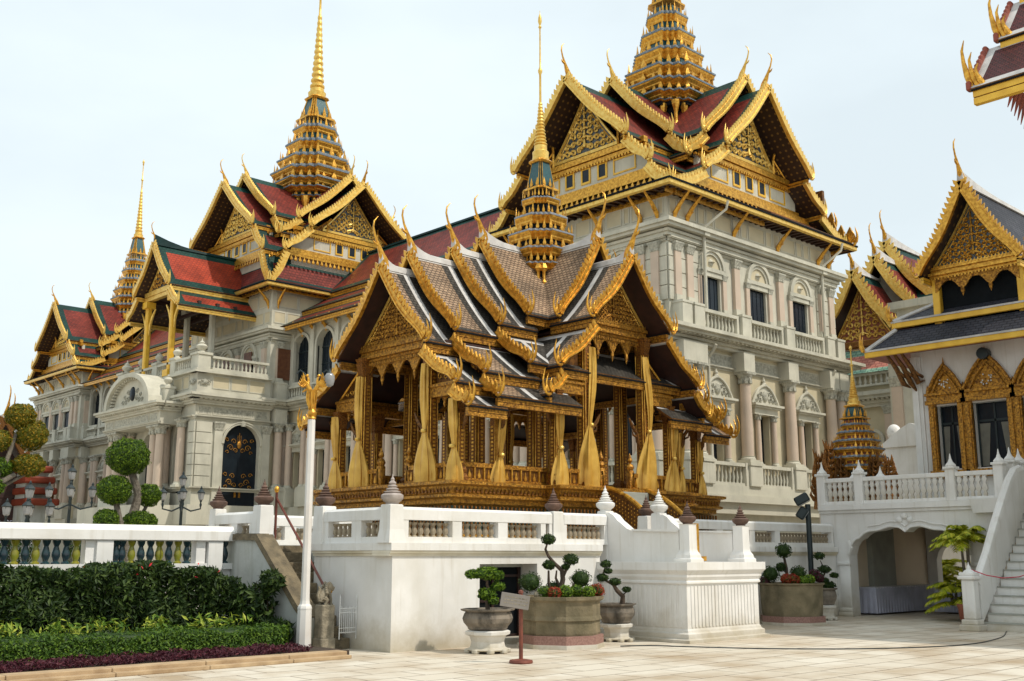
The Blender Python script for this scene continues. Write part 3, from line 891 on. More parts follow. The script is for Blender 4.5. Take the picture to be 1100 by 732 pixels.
def column(T, F, u, y, z0, z1, r, cap='stone_carved', shaft='stone_pink', flat=False, name='column', base_h=.3):
    b = MB(F)
    ch = r * 2.0
    if flat:
        b.use(shaft).box((u - r, -.02, z0 + base_h), (u + r, y, z1 - ch))
        b.use('stone').box((u - r * 1.25, -.02, z0), (u + r * 1.25, y + r * .3, z0 + base_h * .6))
        b.box((u - r * 1.12, -.02, z0 + base_h * .6), (u + r * 1.12, y + r * .18, z0 + base_h))
        b.use(cap)
        b.loft([[(u - r, -.02, z1 - ch), (u + r, -.02, z1 - ch), (u + r, y, z1 - ch), (u - r, y, z1 - ch)],
                [(u - r * 1.35, -.02, z1 - ch * .2), (u + r * 1.35, -.02, z1 - ch * .2), (u + r * 1.35, y + r * .5, z1 - ch * .2), (u - r * 1.35, y + r * .5, z1 - ch * .2)]], True, True)
        b.box((u - r * 1.4, -.02, z1 - ch * .2), (u + r * 1.4, y + r * .55, z1))
        for s in (-1, 0, 1):
            antefix(b, u + s * r * .8, y + r * .05, z1 - ch * .95, r * .7, ch * .7, math.pi / 2)
    else:
        b.use(shaft).lathe((u, y, 0), [(r, z0 + base_h), (r * 1.0, z0 + (z1 - z0) * .4), (r * .88, z1 - ch)], 16)
        b.use('stone').box((u - r * 1.35, y - r * 1.35, z0), (u + r * 1.35, y + r * 1.35, z0 + base_h * .45))
        b.lathe((u, y, 0), [(r * 1.3, z0 + base_h * .45), (r * 1.3, z0 + base_h * .65), (r * 1.08, z0 + base_h * .8), (r * 1.15, z0 + base_h)], 16)
        b.use(cap).lathe((u, y, 0), [(r * .9, z1 - ch), (r * 1.05, z1 - ch * .95), (r * .9, z1 - ch * .9), (r * 1.1, z1 - ch * .5), (r * 1.45, z1 - ch * .18)], 12)
        b.box((u - r * 1.35, y - r * 1.35, z1 - ch * .2), (u + r * 1.35, y + r * 1.35, z1))
        for k in range(8):
            a = k * math.pi / 4
            antefix(b, u + r * 1.05 * math.cos(a), y + r * 1.05 * math.sin(a), z1 - ch * .95, r * .6, ch * .7, a)
    return b.build(name, None, T)

def balustrade(T, F, u0, u1, y, z0, z1, r=.075, sp=.24, mat_='stone', name='balustrade', depth=.28):
    b = MB(F)
    b.box((u0, y - depth / 2, z0), (u1, y + depth / 2, z0 + .12))
    b.box((u0 - .02, y - depth / 2 - .03, z1 - .14), (u1 + .02, y + depth / 2 + .03, z1))
    n = max(2, int((u1 - u0) / sp))
    for k in range(n):
        u = u0 + (u1 - u0) * (k + .5) / n
        H = z1 - .14 - z0 - .12
        b.lathe((u, y, z0 + .12), [(r * .9, 0), (r * .6, H * .1), (r * 1.0, H * .35), (r * .45, H * .75), (r * .9, H)], 8, cap=False)
    return b.build(name, mat_, T)

def upper_window(T, F, u, z0, w_, zr, zt):
    """round-headed opening: dark shutter below, blind cream tympanum with medallion above"""
    fr = MB(F); fr.use('stone')
    r_ = w_ / 2 + .12
    zc = zt - r_ - .1
    N = 12
    for k in range(N):
        a0, a1 = math.pi * k / N, math.pi * (k + 1) / N
        for (ra, rb, d0, d1) in ((r_, r_ + .17, -.05, .16), (r_ - .14, r_ - .01, -.05, .09)):
            fr.prism([(u + ra * math.cos(a0), zc + ra * math.sin(a0)), (u + rb * math.cos(a0), zc + rb * math.sin(a0)), (u + rb * math.cos(a1), zc + rb * math.sin(a1)), (u + ra * math.cos(a1), zc + ra * math.sin(a1))], 'y', d0, d1)
    fr.box((u - r_ - .22, -.05, zc - .17), (u + r_ + .22, .15, zc - .003))
    fr.box((u - r_ + .01, -.05, zc - .38), (u + r_ - .01, .10, zc - .173))
    fr.use('stone_cream').prism([(u + (r_ - .15) * math.cos(math.pi * k / 10), zc + (r_ - .15) * math.sin(math.pi * k / 10)) for k in range(11)], 'y', -.05, .03)
    fr.use('stone').lathe((u, .03, zc + .27), [(.19, -.001), (.19, .001)], 10)
    fr.sphere((u, .03, zc + .27), .17, 10, 6, sy=.35)
    wdw = fr.build('window', None, T)
    for s in (-1, 1):
        column(T, F, u + s * (w_ / 2 + .25), .10, z0, zc - .17, .13, flat=True, name='window_pilaster', base_h=.2)
    pn = MB(F); pn.box((u - w_ / 2 - .02, -.25, z0 - .02), (u + w_ / 2 + .02, -.12, zc - .36))
    for k in range(4): pn.box((u - w_ / 2 + .06 + k * w_ / 4, -.13, z0 + .1), (u - w_ / 2 + w_ / 4 - .06 + k * w_ / 4, -.10, zc - .45))
    pn.build('pane', 'window_dark', wdw)
    return zc

def lower_window(T, F, u, z0, w_, zt):
    """deep window under a carved segmental pediment"""
    fr = MB(F); fr.use('stone')
    fr.box((u - w_ * 1.05, -.05, zt + .02), (u + w_ * 1.05, .18, zt + .30))
    fr.box((u - w_ * 1.2, -.05, zt + .30), (u + w_ * 1.2, .30, zt + .38))
    fr.box((u - w_ * 1.32, -.05, zt + .383), (u + w_ * 1.32, .40, zt + .48))
    N = 12; hw = w_ * 1.2; hh = .85
    pts = []
    for k in range(N + 1):
        t = -1 + 2 * k / N
        pts.append((u + hw * t, zt + .48 + hh * (1 - abs(t) ** 2.1) * (1.0 if abs(t) > .12 else 1.04)))
    fr.prism(pts, 'y', -.05, .12)
    fr.tube([(p_[0], .16, p_[1]) for p_ in pts], .06, 6)
    fr.use('stone_carved')
    fr.sphere((u, .14, zt + .85), .2, 10, 6, sy=.5, sz=1.2)
    for s in (1, -1):
        for (a, c, r_) in ((.38, .20, .14), (.62, .15, .12), (.83, .10, .08), (.30, .48, .10), (.5, .38, .09)):
            b0 = (u + s * hw * a, zt + .50 + c)
            pp = []
            for q in range(9):
                an = q * .9 * s
                rr = r_ * (1 - q / 11)
                pp.append((b0[0] + rr * math.cos(an), .15, b0[1] + rr * math.sin(an)))
            fr.tube(pp, .03, 4)
    fr.use('stone').lathe((u, .1, zt + .48 + hh), [(.10, -.05), (.13, .06), (.07, .14), (.09, .2), (.01, .38)], 8)
    wdw = fr.build('window', None, T)
    for s in (-1, 1):
        column(T, F, u + s * (w_ / 2 + .20), .12, z0, zt + .02, .13, name='window_pilaster', base_h=.2)
    pn = MB(F); pn.box((u - w_ / 2 - .02, -.40, z0 - .02), (u + w_ / 2 + .02, -.32, zt + .02))
    pn.box((u - .03, -.32, z0), (u + .03, -.29, zt))
    pn.build('pane', 'window_dark', wdw)

def panel_row(T, F, u0, u1, z0, z1, pat, fr_='stone', inn='stone_cream', name='frieze_panel', d=.03):
    b = MB(F)
    tot = sum(pat); cur = u0
    for k, p_ in enumerate(pat):
        ww = (u1 - u0) * p_ / tot
        a, c = cur + .10, cur + ww - .10
        if c - a > .1:
            b.use(fr_)
            b.box((a - .05, 0, z0), (c + .05, d, z0 + .05)); b.box((a - .05, 0, z1 - .05), (c + .05, d, z1))
            b.box((a - .05, 0, z0 + .05), (a, d, z1 - .05)); b.box((c, 0, z0 + .05), (c + .05, d, z1 - .05))
            b.use(inn).box((a, 0, z0 + .052), (c, .008, z1 - .052))
        cur += ww
    return b.build(name, None, T)

def brackets(T, F, us, z0, z1, reach, mat_='gold'):
    for u in us:
        b = MB(F)
        pts = [(u, .03, z0), (u, .10, z0 + (z1 - z0) * .3), (u, reach * .45, z0 + (z1 - z0) * .62), (u, reach, z1)]
        b.tube(pts, [.045, .11, .09, .05], 6)
        b.tube([(u, .05, z0 - .16), (u, .04, z0)], [.005, .06], 5)
        b.tube([(u, .2, z0 + (z1 - z0) * .36), (u, .42, z0 + (z1 - z0) * .42)], [.06, .01], 5)
        b.build('eave_bracket', mat_, T)

def pipe(T, F, u, zt, zm, zb, skip=None):
    b = MB(F)
    b.tube([(u + .7, 1.1, zt), (u + .7, 1.0, zt - .35), (u + .02, .35, zm + .55), (u, .32, zm + .45)], .06, 6)
    b.box((u - .18, .14, zm + .12), (u + .18, .5, zm + .45))
    b.tube([(u, .30, zm + .2), (u, .30, zb)], .075, 8)
    b.build('drainpipe', 'stone', T)

# ---------------------------------------------------------------- the grand palace
P = thing('grand_palace', 'huge cream stone palace with three gilded tiered spires and red and green tiled roofs', 'palace', (34, 62, 0))
Z_EAVE = 16.6

def storey_face(F, u0, u1, cs, cols, inset=0.0):
    rc = 0 if inset else 1
    uc = u0 + (.06 if inset else 0)
    """full height of one tower face between u0 and u1; cs window centres, cols column positions"""
    # plinth
    b = MB(F)
    b.box((u0 - .2, -.6, 0), (u1 + .2, .05, 3.4)); b.use('stone_grey') if False else None
    b.box((u0 - .25, -.5, 3.4), (u1 + .25, .55, 3.85)); b.box((u0 - .4, -.5, 3.853), (u1 + .4, .75, 4.15)); b.box((u0 - .3, -.5, 4.153), (u1 + .3, .62, 4.55))
    b.build('plinth', 'stone', P)
    wall_open(P, F, u0 + inset, u1, 4.55, 10.3, [(c - .42, c + .42, 5.5, 7.75, False) for c in cs], mat_='stone_cream')
    wall_open(P, F, u0 + inset, u1, 10.3, 15.0, [(c - .63, c + .63, 11.9, 13.55, False) for c in cs], mat_='stone')
    wall_open(P, F, u0 + inset, u1, 15.0, Z_EAVE, [], mat_='stone')
    for c in cs:
        lower_window(P, F, c, 5.5, .84, 7.75)
        upper_window(P, F, c, 11.9, 1.26, 0, 14.66)
    for c in cols:
        column(P, F, c, .32, 5.55, 9.45, .26, name='lower_column')
        column(P, F, c, .16, 11.95, 14.5, .20, flat=True, name='upper_pilaster')
        q = MB(F); q.bbox((c - .42, -.02, 4.55), (c + .42, .72, 5.42)); q.box((c - .46, -.02, 5.42), (c + .46, .76, 5.55))
        q.build('lower_pedestal', 'stone', P)
        q = MB(F)
        q.box((c - .32, -.02, 10.92), (c + .32, .55, 11.85)); q.box((c - .35, -.02, 11.85), (c + .35, .58, 11.95))
        q.build('upper_pedestal', 'stone', P)
        q = MB(F); q.box((c - .40, -.02, 9.453), (c + .40, .60, 10.28)); q.build('entablature_block', 'stone', P)
    bays = sorted(cols)
    for c in cs:
        l = max([x for x in bays if x < c] + [u0 - .2]); r_ = min([x for x in bays if x > c] + [u1 + .2])
        balustrade(P, F, l + .62, r_ - .62, .42, 4.55, 5.5)
        for a in (l + .45, r_ - .62):
            q = MB(F); q.box((a, .2, 4.55), (a + .17, .62, 5.52)); q.build('lower_rail_post', 'stone', P)
        for a in (l + .40, r_ - .55):
            q = MB(F); q.box((a, .1, 10.92), (a + .15, .42, 11.86)); q.build('upper_rail_post', 'stone', P)
        balustrade(P, F, l + .55, r_ - .55, .26, 10.92, 11.85)
        panel_row(P, F, l + .40, r_ - .40, 9.62, 10.15, [1], inn='stone_carved')
    cornice(P, F, uc, u1, 9.45, .14, .15, dent=False)
    cornice(P, F, uc, u1 + .05, 10.3, .58, .95, ret0=rc, ret1=1)
    cornice(P, F, uc, u1, 14.5, .2, .22, dent=False)
    cornice(P, F, uc, u1, 14.72, .62, .55, dent=False, ret0=rc, ret1=1)
    n = max(2, len(cs))
    pat = []
    for k in range(len(cols) - 1 if len(cols) > 1 else 2): pat += [.55, 1.25, .55]
    panel_row(P, F, u0 + .1, u1 - .1, 15.68, 16.42, pat)
    ub = [u0 + .45] + [c for c in cols if u0 + 1.2 < c < u1 - 1.2] + [u1 - .45]
    if abs(u0 - 33.3) > .01 and abs(u0 - 56.8) > .01: brackets(P, F, ub, 15.45, 16.52, .85)

def quoins(F, u0, u1, z0, z1, st=.62, d=.07, name='rusticated_corner'):
    b = MB(F)
    z = z0
    while z < z1 - .1:
        b.box((u0, -.02, z + .02), (u1, d, min(z + st - .02, z1))); z += st
    b.build(name, 'stone', P)

def tower_roof(xw, xe, ys, yn, cxx, cyy, zb=Z_EAVE, sp2=(3.0, 1.2), apexW=23.0, gx=None, rise=0):
    """cross-gabled roof with skirt; walls xw..xe, ys..yn"""
    ov = .95
    # skirt roof all round
    b = MB()
    Rg = lambda k, z: [(xw - ov + k, ys - ov + k, z), (xe + ov - k, ys - ov + k, z), (xe + ov - k, yn + ov - k, z), (xw - ov + k, yn + ov - k, z)]
    b.use('tile_green').loft([Rg(0, zb + .22), Rg(.3, zb + .36)])
    b.use('tile_red').loft([Rg(.3, zb + .36), Rg(.8, zb + .62)])
    b.use('tile_green').loft([Rg(.8, zb + .62), Rg(1.5, zb + .98)])
    b.use('dark_fill').loft([Rg(-.02, zb + .16), Rg(-.02, zb + .24), Rg(.1, zb + .26)])
    b.use('dark_gold').loft([Rg(.18, zb - .02), Rg(1.0, zb + .10)], False, True)
    b.build('skirt_roof', None, P, recalc=False)
    f = MB()
    f.use('gold_light').loft([Rg(.12, zb - .06), Rg(.02, zb + .0), Rg(.02, zb + .16), Rg(.14, zb + .16)])
    f.build('eave_fascia', None, P)
    # rafters under the eave
    for (F_, u0, u1) in ((FS(0, ys), xw - 1, xe + 1), (FW(xw, 0), ys - 1, yn + 1)):
        r = MB(F_)
        n = int((u1 - u0) / .42)
        for k in range(n):
            u = u0 + (u1 - u0) * (k + .5) / n
            r.box((u - .07, 0, zb - .05), (u + .07, .76, zb + .09))
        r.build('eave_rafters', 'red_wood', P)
    # attic storey box
    z1 = zb + 2.2 + rise
    a = MB(); a.box((xw + 2.4, ys + 2.4, zb + .1), (xe - 2.4, yn - 2.4, z1)); a.build('attic_wall', 'stone_grey', P)
    sets = [('W', RW(cyy), xw - .95, cxx, (yn - ys) / 2 / 4.8), ('S', RS(cxx), ys - .95, cyy, (xe - xw) / 2 / 6.0)]
    for (nm, F_, x0, xc, k) in sets:
        kk = 1.0 if nm == 'W' else 1.0
        wA, wB, wC = (3.35, 4.5, 5.75) if nm == 'W' else (3.3, 4.7, 6.6)
        wA *= (gx or 1); wB *= (gx or 1); wC *= (gx or 1)
        hf = ((yn - ys) if nm == 'W' else (xe - xw)) / 2
        wC = min(wC, hf + .5); wB = min(wB, wC - .8)
        zA = apexW - 3.60
        t1 = [(0, apexW, wA, zA, x0, xc, .15), (wA - .15, zA - .22, wB, zA - 1.42 * (gx or 1) ** 1.3, x0 + .25, xc, .12), (wB - .12, zA - .28 - 1.42 * (gx or 1) ** 1.3, wC, zb + .12, x0 + .35, xc, .10)]
        roof_part(P, F_, t1, 'tile_red', 'tile_green', None, .62, fas_h=.22)
        barge(P, F_, t1, x0, .33, .14, .22, fl=(.80, .42), prongs=2, mat_='gold_light')
        chofa(P, F_, x0 + .05, apexW + .1, 1.55)
        # second, higher section behind
        x1 = x0 + (sp2[0] if nm == 'W' else sp2[1])
        t2 = [(0, apexW + .9, wA, zA + .9, x1, xc, .15), (wA - .15, zA + .7, wB * .96, zA - .40, x1 + .1, xc, .12)]
        roof_part(P, F_, t2, 'tile_red', 'tile_green', None, .62, fas_h=.22)
        barge(P, F_, t2, x1, .33, .14, .22, fl=(.80, .42), prongs=2, mat_='gold_light')
        chofa(P, F_, x1 + .05, apexW + 1.0, 1.45, mat_='gold_light')
        # pediment, windows band, gilt bands
        xp = x0 + 1.2; zA += .25
        pediment(P, F_, xp, 1.95 * (gx or 1), zA + .05, apexW - .60, k=1.25, dens=1.0, gold='gold_light')
        for s in (1, -1):
            q = MB(F_); 
            q.use('dark_gold').prism([(s * 2.05, zA - .15), (s * 2.95, zA - .15), (s * 2.05, zA + .55)], 'x', xp, xp + .1)
            q.use('gold').tube([(xp - .05, s * 2.0, zA - .2), (xp - .05, s * 2.0, zA + .55), (xp - .25, s * 1.85, zA + .8)], .07, 5)
            q.tube([(xp - .05, s * 2.95, zA - .1), (xp - .05, s * 2.05, zA + .58)], .05, 5)
            for j in range(2): spiral(q, (s * (2.25 + .28 * j), zA + .12 - .06 * j), .15 - .03 * j, 1.2, s, .03, xp - .03)
            q.build('pediment_wing', None, P)
        bd = MB(F_)
        for (za, zc, pr_) in ((zA - .42, zA - .16, .16), (zA - .62, zA - .45, .08)):
            bd.box((xp - pr_, -wB * .80, za), (xp + .1, wB * .80, zc))
        n = int(wB * 2 / .2)
        for j in range(n):
            y = -wB * .9 + wB * 1.8 * (j + .5) / n
            bd.box((xp - .12, y - .055, zA - .72), (xp, y + .055, zA - .62))
        bd.build('gilt_band', 'gold', P)
        wl = MB(F_)
        zw0, zw1 = zA - 1.6, zA - .6
        wl.box((xp + .02, -wB * .82, zw0 - 1.2), (xp + .25, wB * .82, zw1))
        wl.build('attic_wall', 'stone', P)
        hgt = zw1 - zw0
        for j, y in enumerate((-1.0, 0, 1.0)):
            wf = MB(F_); ws = .29
            wf.box((xp - .03, y - ws, zw0 + hgt * .16), (xp + .02, y + ws, zw0 + hgt * .26)); wf.box((xp - .03, y - ws, zw1 - hgt * .16), (xp + .02, y + ws, zw1 - hgt * .06))
            wf.box((xp - .03, y - ws, zw0 + hgt * .26), (xp + .02, y - ws + .09, zw1 - hgt * .16)); wf.box((xp - .03, y + ws - .09, zw0 + hgt * .26), (xp + .02, y + ws, zw1 - hgt * .16))
            wo = wf.build('attic_window', 'gold_paint', P)
            pn = MB(F_); pn.box((xp - .005, y - ws + .09, zw0 + hgt * .26), (xp + .018, y + ws - .09, zw1 - hgt * .16)); pn.build('pane', 'window_dark', wo)
        for y in (-2.3, 2.3):
            if True:
                wf = MB(F_)
                for (a_, b_, c_, d_) in ((y - .65, y + .65, zw0 + .15, zw0 + .22), (y - .65, y + .65, zw1 - .2, zw1 - .13), (y - .65, y - .58, zw0 + .22, zw1 - .2), (y + .58, y + .65, zw0 + .22, zw1 - .2)):
                    wf.box((xp - .02, a_, c_), (xp + .02, b_, d_))
                wf.build('gilt_panel_frame', 'gold_paint', P)
        bd = MB(F_)
        bd.box((xp - .10, -wB * .84, zw0 - .22), (xp + .1, wB * .84, zw0 - .02)); bd.box((xp - .22, -wB * .92, zw0 - .40), (xp + .1, wB * .92, zw0 - .25))
        bd.box((xp - .30, -wB * .96, zw0 - .60), (xp + .1, wB * .96, zw0 - .44))
        n = int(wC * 2 / .34)
        for j in range(n):
            y = -wC * .93 + wC * 1.86 * (j + .5) / n
            antefix(bd, xp - .42, y, zw0 - .95, .20, .34, math.pi)
        bd.build('gilt_band', 'gold', P)
    for (F_, x0, xc) in ((RE(cyy), -(xe + .95), -cxx), (RN(cxx), -(yn + .95), -cyy)):
        wA, wB, wC = 3.2, 4.4, 5.6
        zA = apexW - 3.55
        t1 = [(0, apexW, wA, zA, x0, xc, .15), (wA - .15, zA - .22, wB, zA - 1.42 * (gx or 1) ** 1.3, x0 + .25, xc, .12), (wB - .12, zA - 1.62, wC, zb + .35, x0 + .45, xc, .10)]
        roof_part(P, F_, t1, 'tile_red', 'tile_green', None, .62, fas_h=.22)
        barge(P, F_, t1, x0, .46, .16, .45, fl=(.80, .50), prongs=2)
        chofa(P, F_, x0 + .05, apexW + .1, 1.55)
        t2 = [(0, apexW + 1.05, wA, zA + 1.05, x0 + 2.6, xc, .22)]
        roof_part(P, F_, t2, 'tile_red', 'tile_green', None, .62, fas_h=.22)
        barge(P, F_, t2, x0 + 2.6, .46, .16, .45, fl=(.80, .50), prongs=2)
        chofa(P, F_, x0 + 2.65, apexW + 1.15, 1.55)
        q = MB(F_)
        q.prism([(-wA * .8, zA), (wA * .8, zA), (0, apexW - .7)], 'x', x0 + 1.75, x0 + 1.9); q.box((x0 + 1.76, -wC * .9, zb), (x0 + 1.95, wC * .9, zA)); q.build('pediment', 'dark_gold', P)

def palace_spire(cx, cy, z, s, nt=7, zs=None, tip=42, prof=None):
    # near-black drum painted as the open shade under the tiers, plus gilt brackets
    b = MB(Matrix.Translation((cx, cy, 0)))
    h0 = prof[0][1]
    b.use('dark_fill').box((-h0 * .66, -h0 * .66, z - 5), (h0 * .66, h0 * .66, prof[0][0] - .3))
    b.use('dark_fill').loft([[(x, y, prof[0][0] - .25) for x, y in redent(h0 * .93)], [(x, y, prof[0][0] - .05) for x, y in redent(h0 * .93)]], True, True)
    b.build('spire_drum', None, P)
    for q in range(4):
        for o_ in (-.90, -.50, 0, .50):
            F_ = Matrix.Translation((cx, cy, 0)) @ Matrix.Rotation(q * math.pi / 2, 4, 'Z')
            c = MB(F_)
            c.lathe((h0 * .80, o_ * h0 * .86, 0), [(.10 * s, prof[0][0] - 1.9 * s), (.16 * s, prof[0][0] - 1.7 * s), (.11 * s, prof[0][0] - 1.5 * s), (.12 * s, prof[0][0] - .9 * s), (.24 * s, prof[0][0] - .45 * s), (.26 * s, prof[0][0] - .15)], 6, smooth=False)
            if q in (2, 3) or o_ == 0: c.build('spire_bracket', 'gold', P)

def do_tower(cx, cy, xw, xe, ys, yn, apexW, prof, bell, cone, tip, s, west_cs, west_cols, south_cs, south_cols, rise=0, gx=None, full=True, sp2=(3.1, 1.2)):
    if full:
        storey_face(FS(0, ys), xw, xe, south_cs, south_cols)
        storey_face(FW(xw, 0, .004), ys, yn, west_cs, west_cols, 0.4)
    b = MB(); b.box((xw + .42, ys + .42, 0), (xe - .05, yn - .05, Z_EAVE)); b.build('inner_wall', 'stone_grey', P)
    if rise > .5:
        b = MB(); b.box((xw + .01, ys + .01, Z_EAVE), (xe - .02, yn - .02, Z_EAVE + rise + .05)); b.build('upper_wall', 'stone', P)
        for F_, u0, u1 in ((FS(0, ys), xw, xe), (FW(xw, 0), ys, yn)):
            panel_row(P, F_, u0 + .2, u1 - .2, Z_EAVE + .12, Z_EAVE + rise - .25, [1, 2, 1, 2, 1])
            brackets(P, F_, [u0 + .4, (u0 + u1) / 2, u1 - .4], Z_EAVE + .1, Z_EAVE + rise - .08, .8)
    tower_roof(xw, xe, ys, yn, cx, cy, apexW=apexW, rise=rise, gx=gx, zb=Z_EAVE + rise, sp2=sp2)
    palace_spire(cx, cy, prof[0][0], s, prof=prof)
    mondop(P, cx, cy, prof, None, bell, cone, tip, sc_=s)

# profile: (z, half) of each eave
def prof_from(zs, hs): return list(zip(zs, hs))
E_prof = prof_from([23.36, 23.76, 24.39, 25.11, 26.21, 27.32, 28.4], [1.96, 2.14, 2.17, 2.11, 1.63, 1.28, .98])
do_tower(40.5, 31.5, 34.0, 46.98, 26.76, 36.25, 23.0, E_prof, (29.3, .62, 30.9, .38), (31.6, .36, 37.0, .10), 40.5, .8,
         [29.25, 31.5, 33.75], [27.35, 28.1, 30.4, 32.6, 34.9, 35.6], [36.9, 40.4, 43.85], [34.5, 35.3, 38.65, 42.1, 45.6, 46.5])
W_prof = prof_from([22.8, 23.5, 24.25, 25.05, 25.97, 26.89, 27.8], [1.72, 1.84, 1.8, 1.65, 1.38, 1.1, .91])
do_tower(40.0, 92.4, 34.0, 46.98, 87.4, 97.3, 22.9, W_prof, (28.6, .60, 30.08, .36), (30.7, .32, 34.7, .09), 37.8, .8,
         [90.2, 92.4, 94.6], [88.1, 88.9, 91.3, 93.5, 95.9, 96.7], [36.9, 40.4, 43.85], [34.5, 35.3, 38.65, 42.1, 45.6, 46.5])
C_prof = prof_from([25.7, 26.26, 26.85, 27.64, 28.61, 29.84, 31.06], [2.25, 2.62, 2.74, 2.69, 2.33, 1.84, 1.44])
do_tower(39.2, 62.0, 33.3, 45.1, 56.8, 67.2, 25.7, C_prof, (32.0, .92, 33.55, .52), (34.4, .50, 40.2, .13), 44.4, 1.05,
         [59.2, 62, 64.8], [57.4, 60.6, 63.4, 66.6], [36.2, 39.2, 42.2], [33.9, 37.7, 40.7, 44.5], rise=1.2, sp2=(1.5, 1.5), gx=1.18)
quoins(FS(0, 26.76), 34.0, 36.0, 12.0, 14.4)
quoins(FS(0, 26.76), 45.3, 46.9, 12.0, 14.4)
quoins(FW(34, 0), 26.8, 28.2, 12.0, 14.4)
pipe(P, FS(0, 26.76), 36.12, 16.6, 14.9, 11.0); pipe(P, FS(0, 26.76), 45.5, 16.6, 14.9, 11.0)
for u in (36.12, 45.5):
    b = MB(FS(0, 26.76)); b.tube([(u, .72, 10.3), (u, .5, 10.0), (u, .30, 9.8), (u, .30, 5.5)], .07, 8); b.build('drainpipe', 'stone', P)

# wings between the towers
def wing(y0, y1, nwin, xw=34.8):
    F = FW(xw, 0)
    W_ = (y1 - y0) / nwin
    cs = [y0 + W_ * (k + .5) for k in range(nwin)]
    b = MB(F); b.box((y0, -.6, 0), (y1, .05, 3.4)); b.box((y0, -.5, 3.4), (y1, .3, 4.5)); b.build('plinth', 'stone', P)
    wall_open(P, F, y0, y1, 4.5, 10.3, [(c - .42, c + .42, 5.5, 7.75, False) for c in cs], mat_='stone_cream')
    wall_open(P, F, y0, y1, 10.3, 15.9, [(c - .88, c + .88, 12.0, 14.9, True) for c in cs], mat_='stone')
    cornice(P, F, y0, y1, 10.3, .58, .8); cornice(P, F, y0, y1, 9.45, .14, .15, dent=False); cornice(P, F, y0, y1, 15.3, .25, .25, dent=False)
    for c in cs:
        lower_window(P, F, c, 5.5, .84, 7.75)
        fr = MB(F)
        N = 12
        for k in range(N):
            a0, a1 = math.pi * k / N, math.pi * (k + 1) / N
            fr.prism([(c + .88 * math.cos(a0), 14.02 + .88 * math.sin(a0)), (c + 1.06 * math.cos(a0), 14.02 + 1.06 * math.sin(a0)), (c + 1.06 * math.cos(a1), 14.02 + 1.06 * math.sin(a1)), (c + .88 * math.cos(a1), 14.02 + .88 * math.sin(a1))], 'y', -.1, .12)
        for s in (-1, 1): fr.box((c + s * .88, -.1, 11.9), (c + s * 1.06, .12, 14.02))
        fr.box((c - .9, -.05, 11.8), (c + .9, .2, 12.0)); 
        wo = fr.build('arched_window', 'stone', P)
        pn = MB(F); pn.use('window_dark').box((c - .95, -.40, 11.9), (c + .95, -.33, 15.0))
        pn.use('iron')
        for k in range(5): pn.box((c - .72 + k * .36 - .02, -.33, 12.0), (c - .72 + k * .36 + .02, -.30, 14.9))
        pn.box((c - .9, -.33, 13.9), (c + .9, -.295, 13.98)); pn.box((c - .9, -.33, 12.9), (c + .9, -.295, 12.95))
        pn.build('pane', None, wo)
        balustrade(P, F, c - .95, c + .95, .25, 10.95, 11.75)
    for k in range(nwin + 1):
        u = y0 + W_ * k
        if k in (0,): u += .4
        if k == nwin: u -= .4
        column(P, F, u - .28, .30, 5.5, 9.45, .21, name='wing_column'); column(P, F, u + .28, .30, 5.5, 9.45, .21, name='wing_column')
        q = MB(F); q.box((u - .6, -.02, 4.5), (u + .6, .6, 5.5)); q.build('wing_pedestal', 'stone', P)
        q = MB(F); q.box((u - .2, -.02, 10.9), (u + .2, .18, 15.3)); q.build('wing_pilaster', 'stone', P)
    brackets(P, F, cs + [y0 + W_ * k for k in range(1, nwin)], 14.9, 15.6, .75)
    # long roof: main slope plus two lower tiers each side, ridge along Y
    F2 = frame((40.5, 0, 0), (0, 1), (1, 0))
    t = [(0, 21.5, 3.6, 18.0, y0, y1, .18), (3.4, 17.75, 5.1, 16.7, y0, y1, .1), (4.95, 16.45, 6.6, 15.5, y0, y1, .1)]
    roof_part(P, F2, t, 'tile_red', 'tile_green', None, .5, fas_h=.26, ridge=('tile_green', 0, .2))
    b = MB(); b.box((xw + .42, y0, 0), (45.5, y1, 15.6)); b.build('inner_wall', 'stone_grey', P)
wing(36.2, 56.9, 8)
wing(67.1, 87.5, 8)

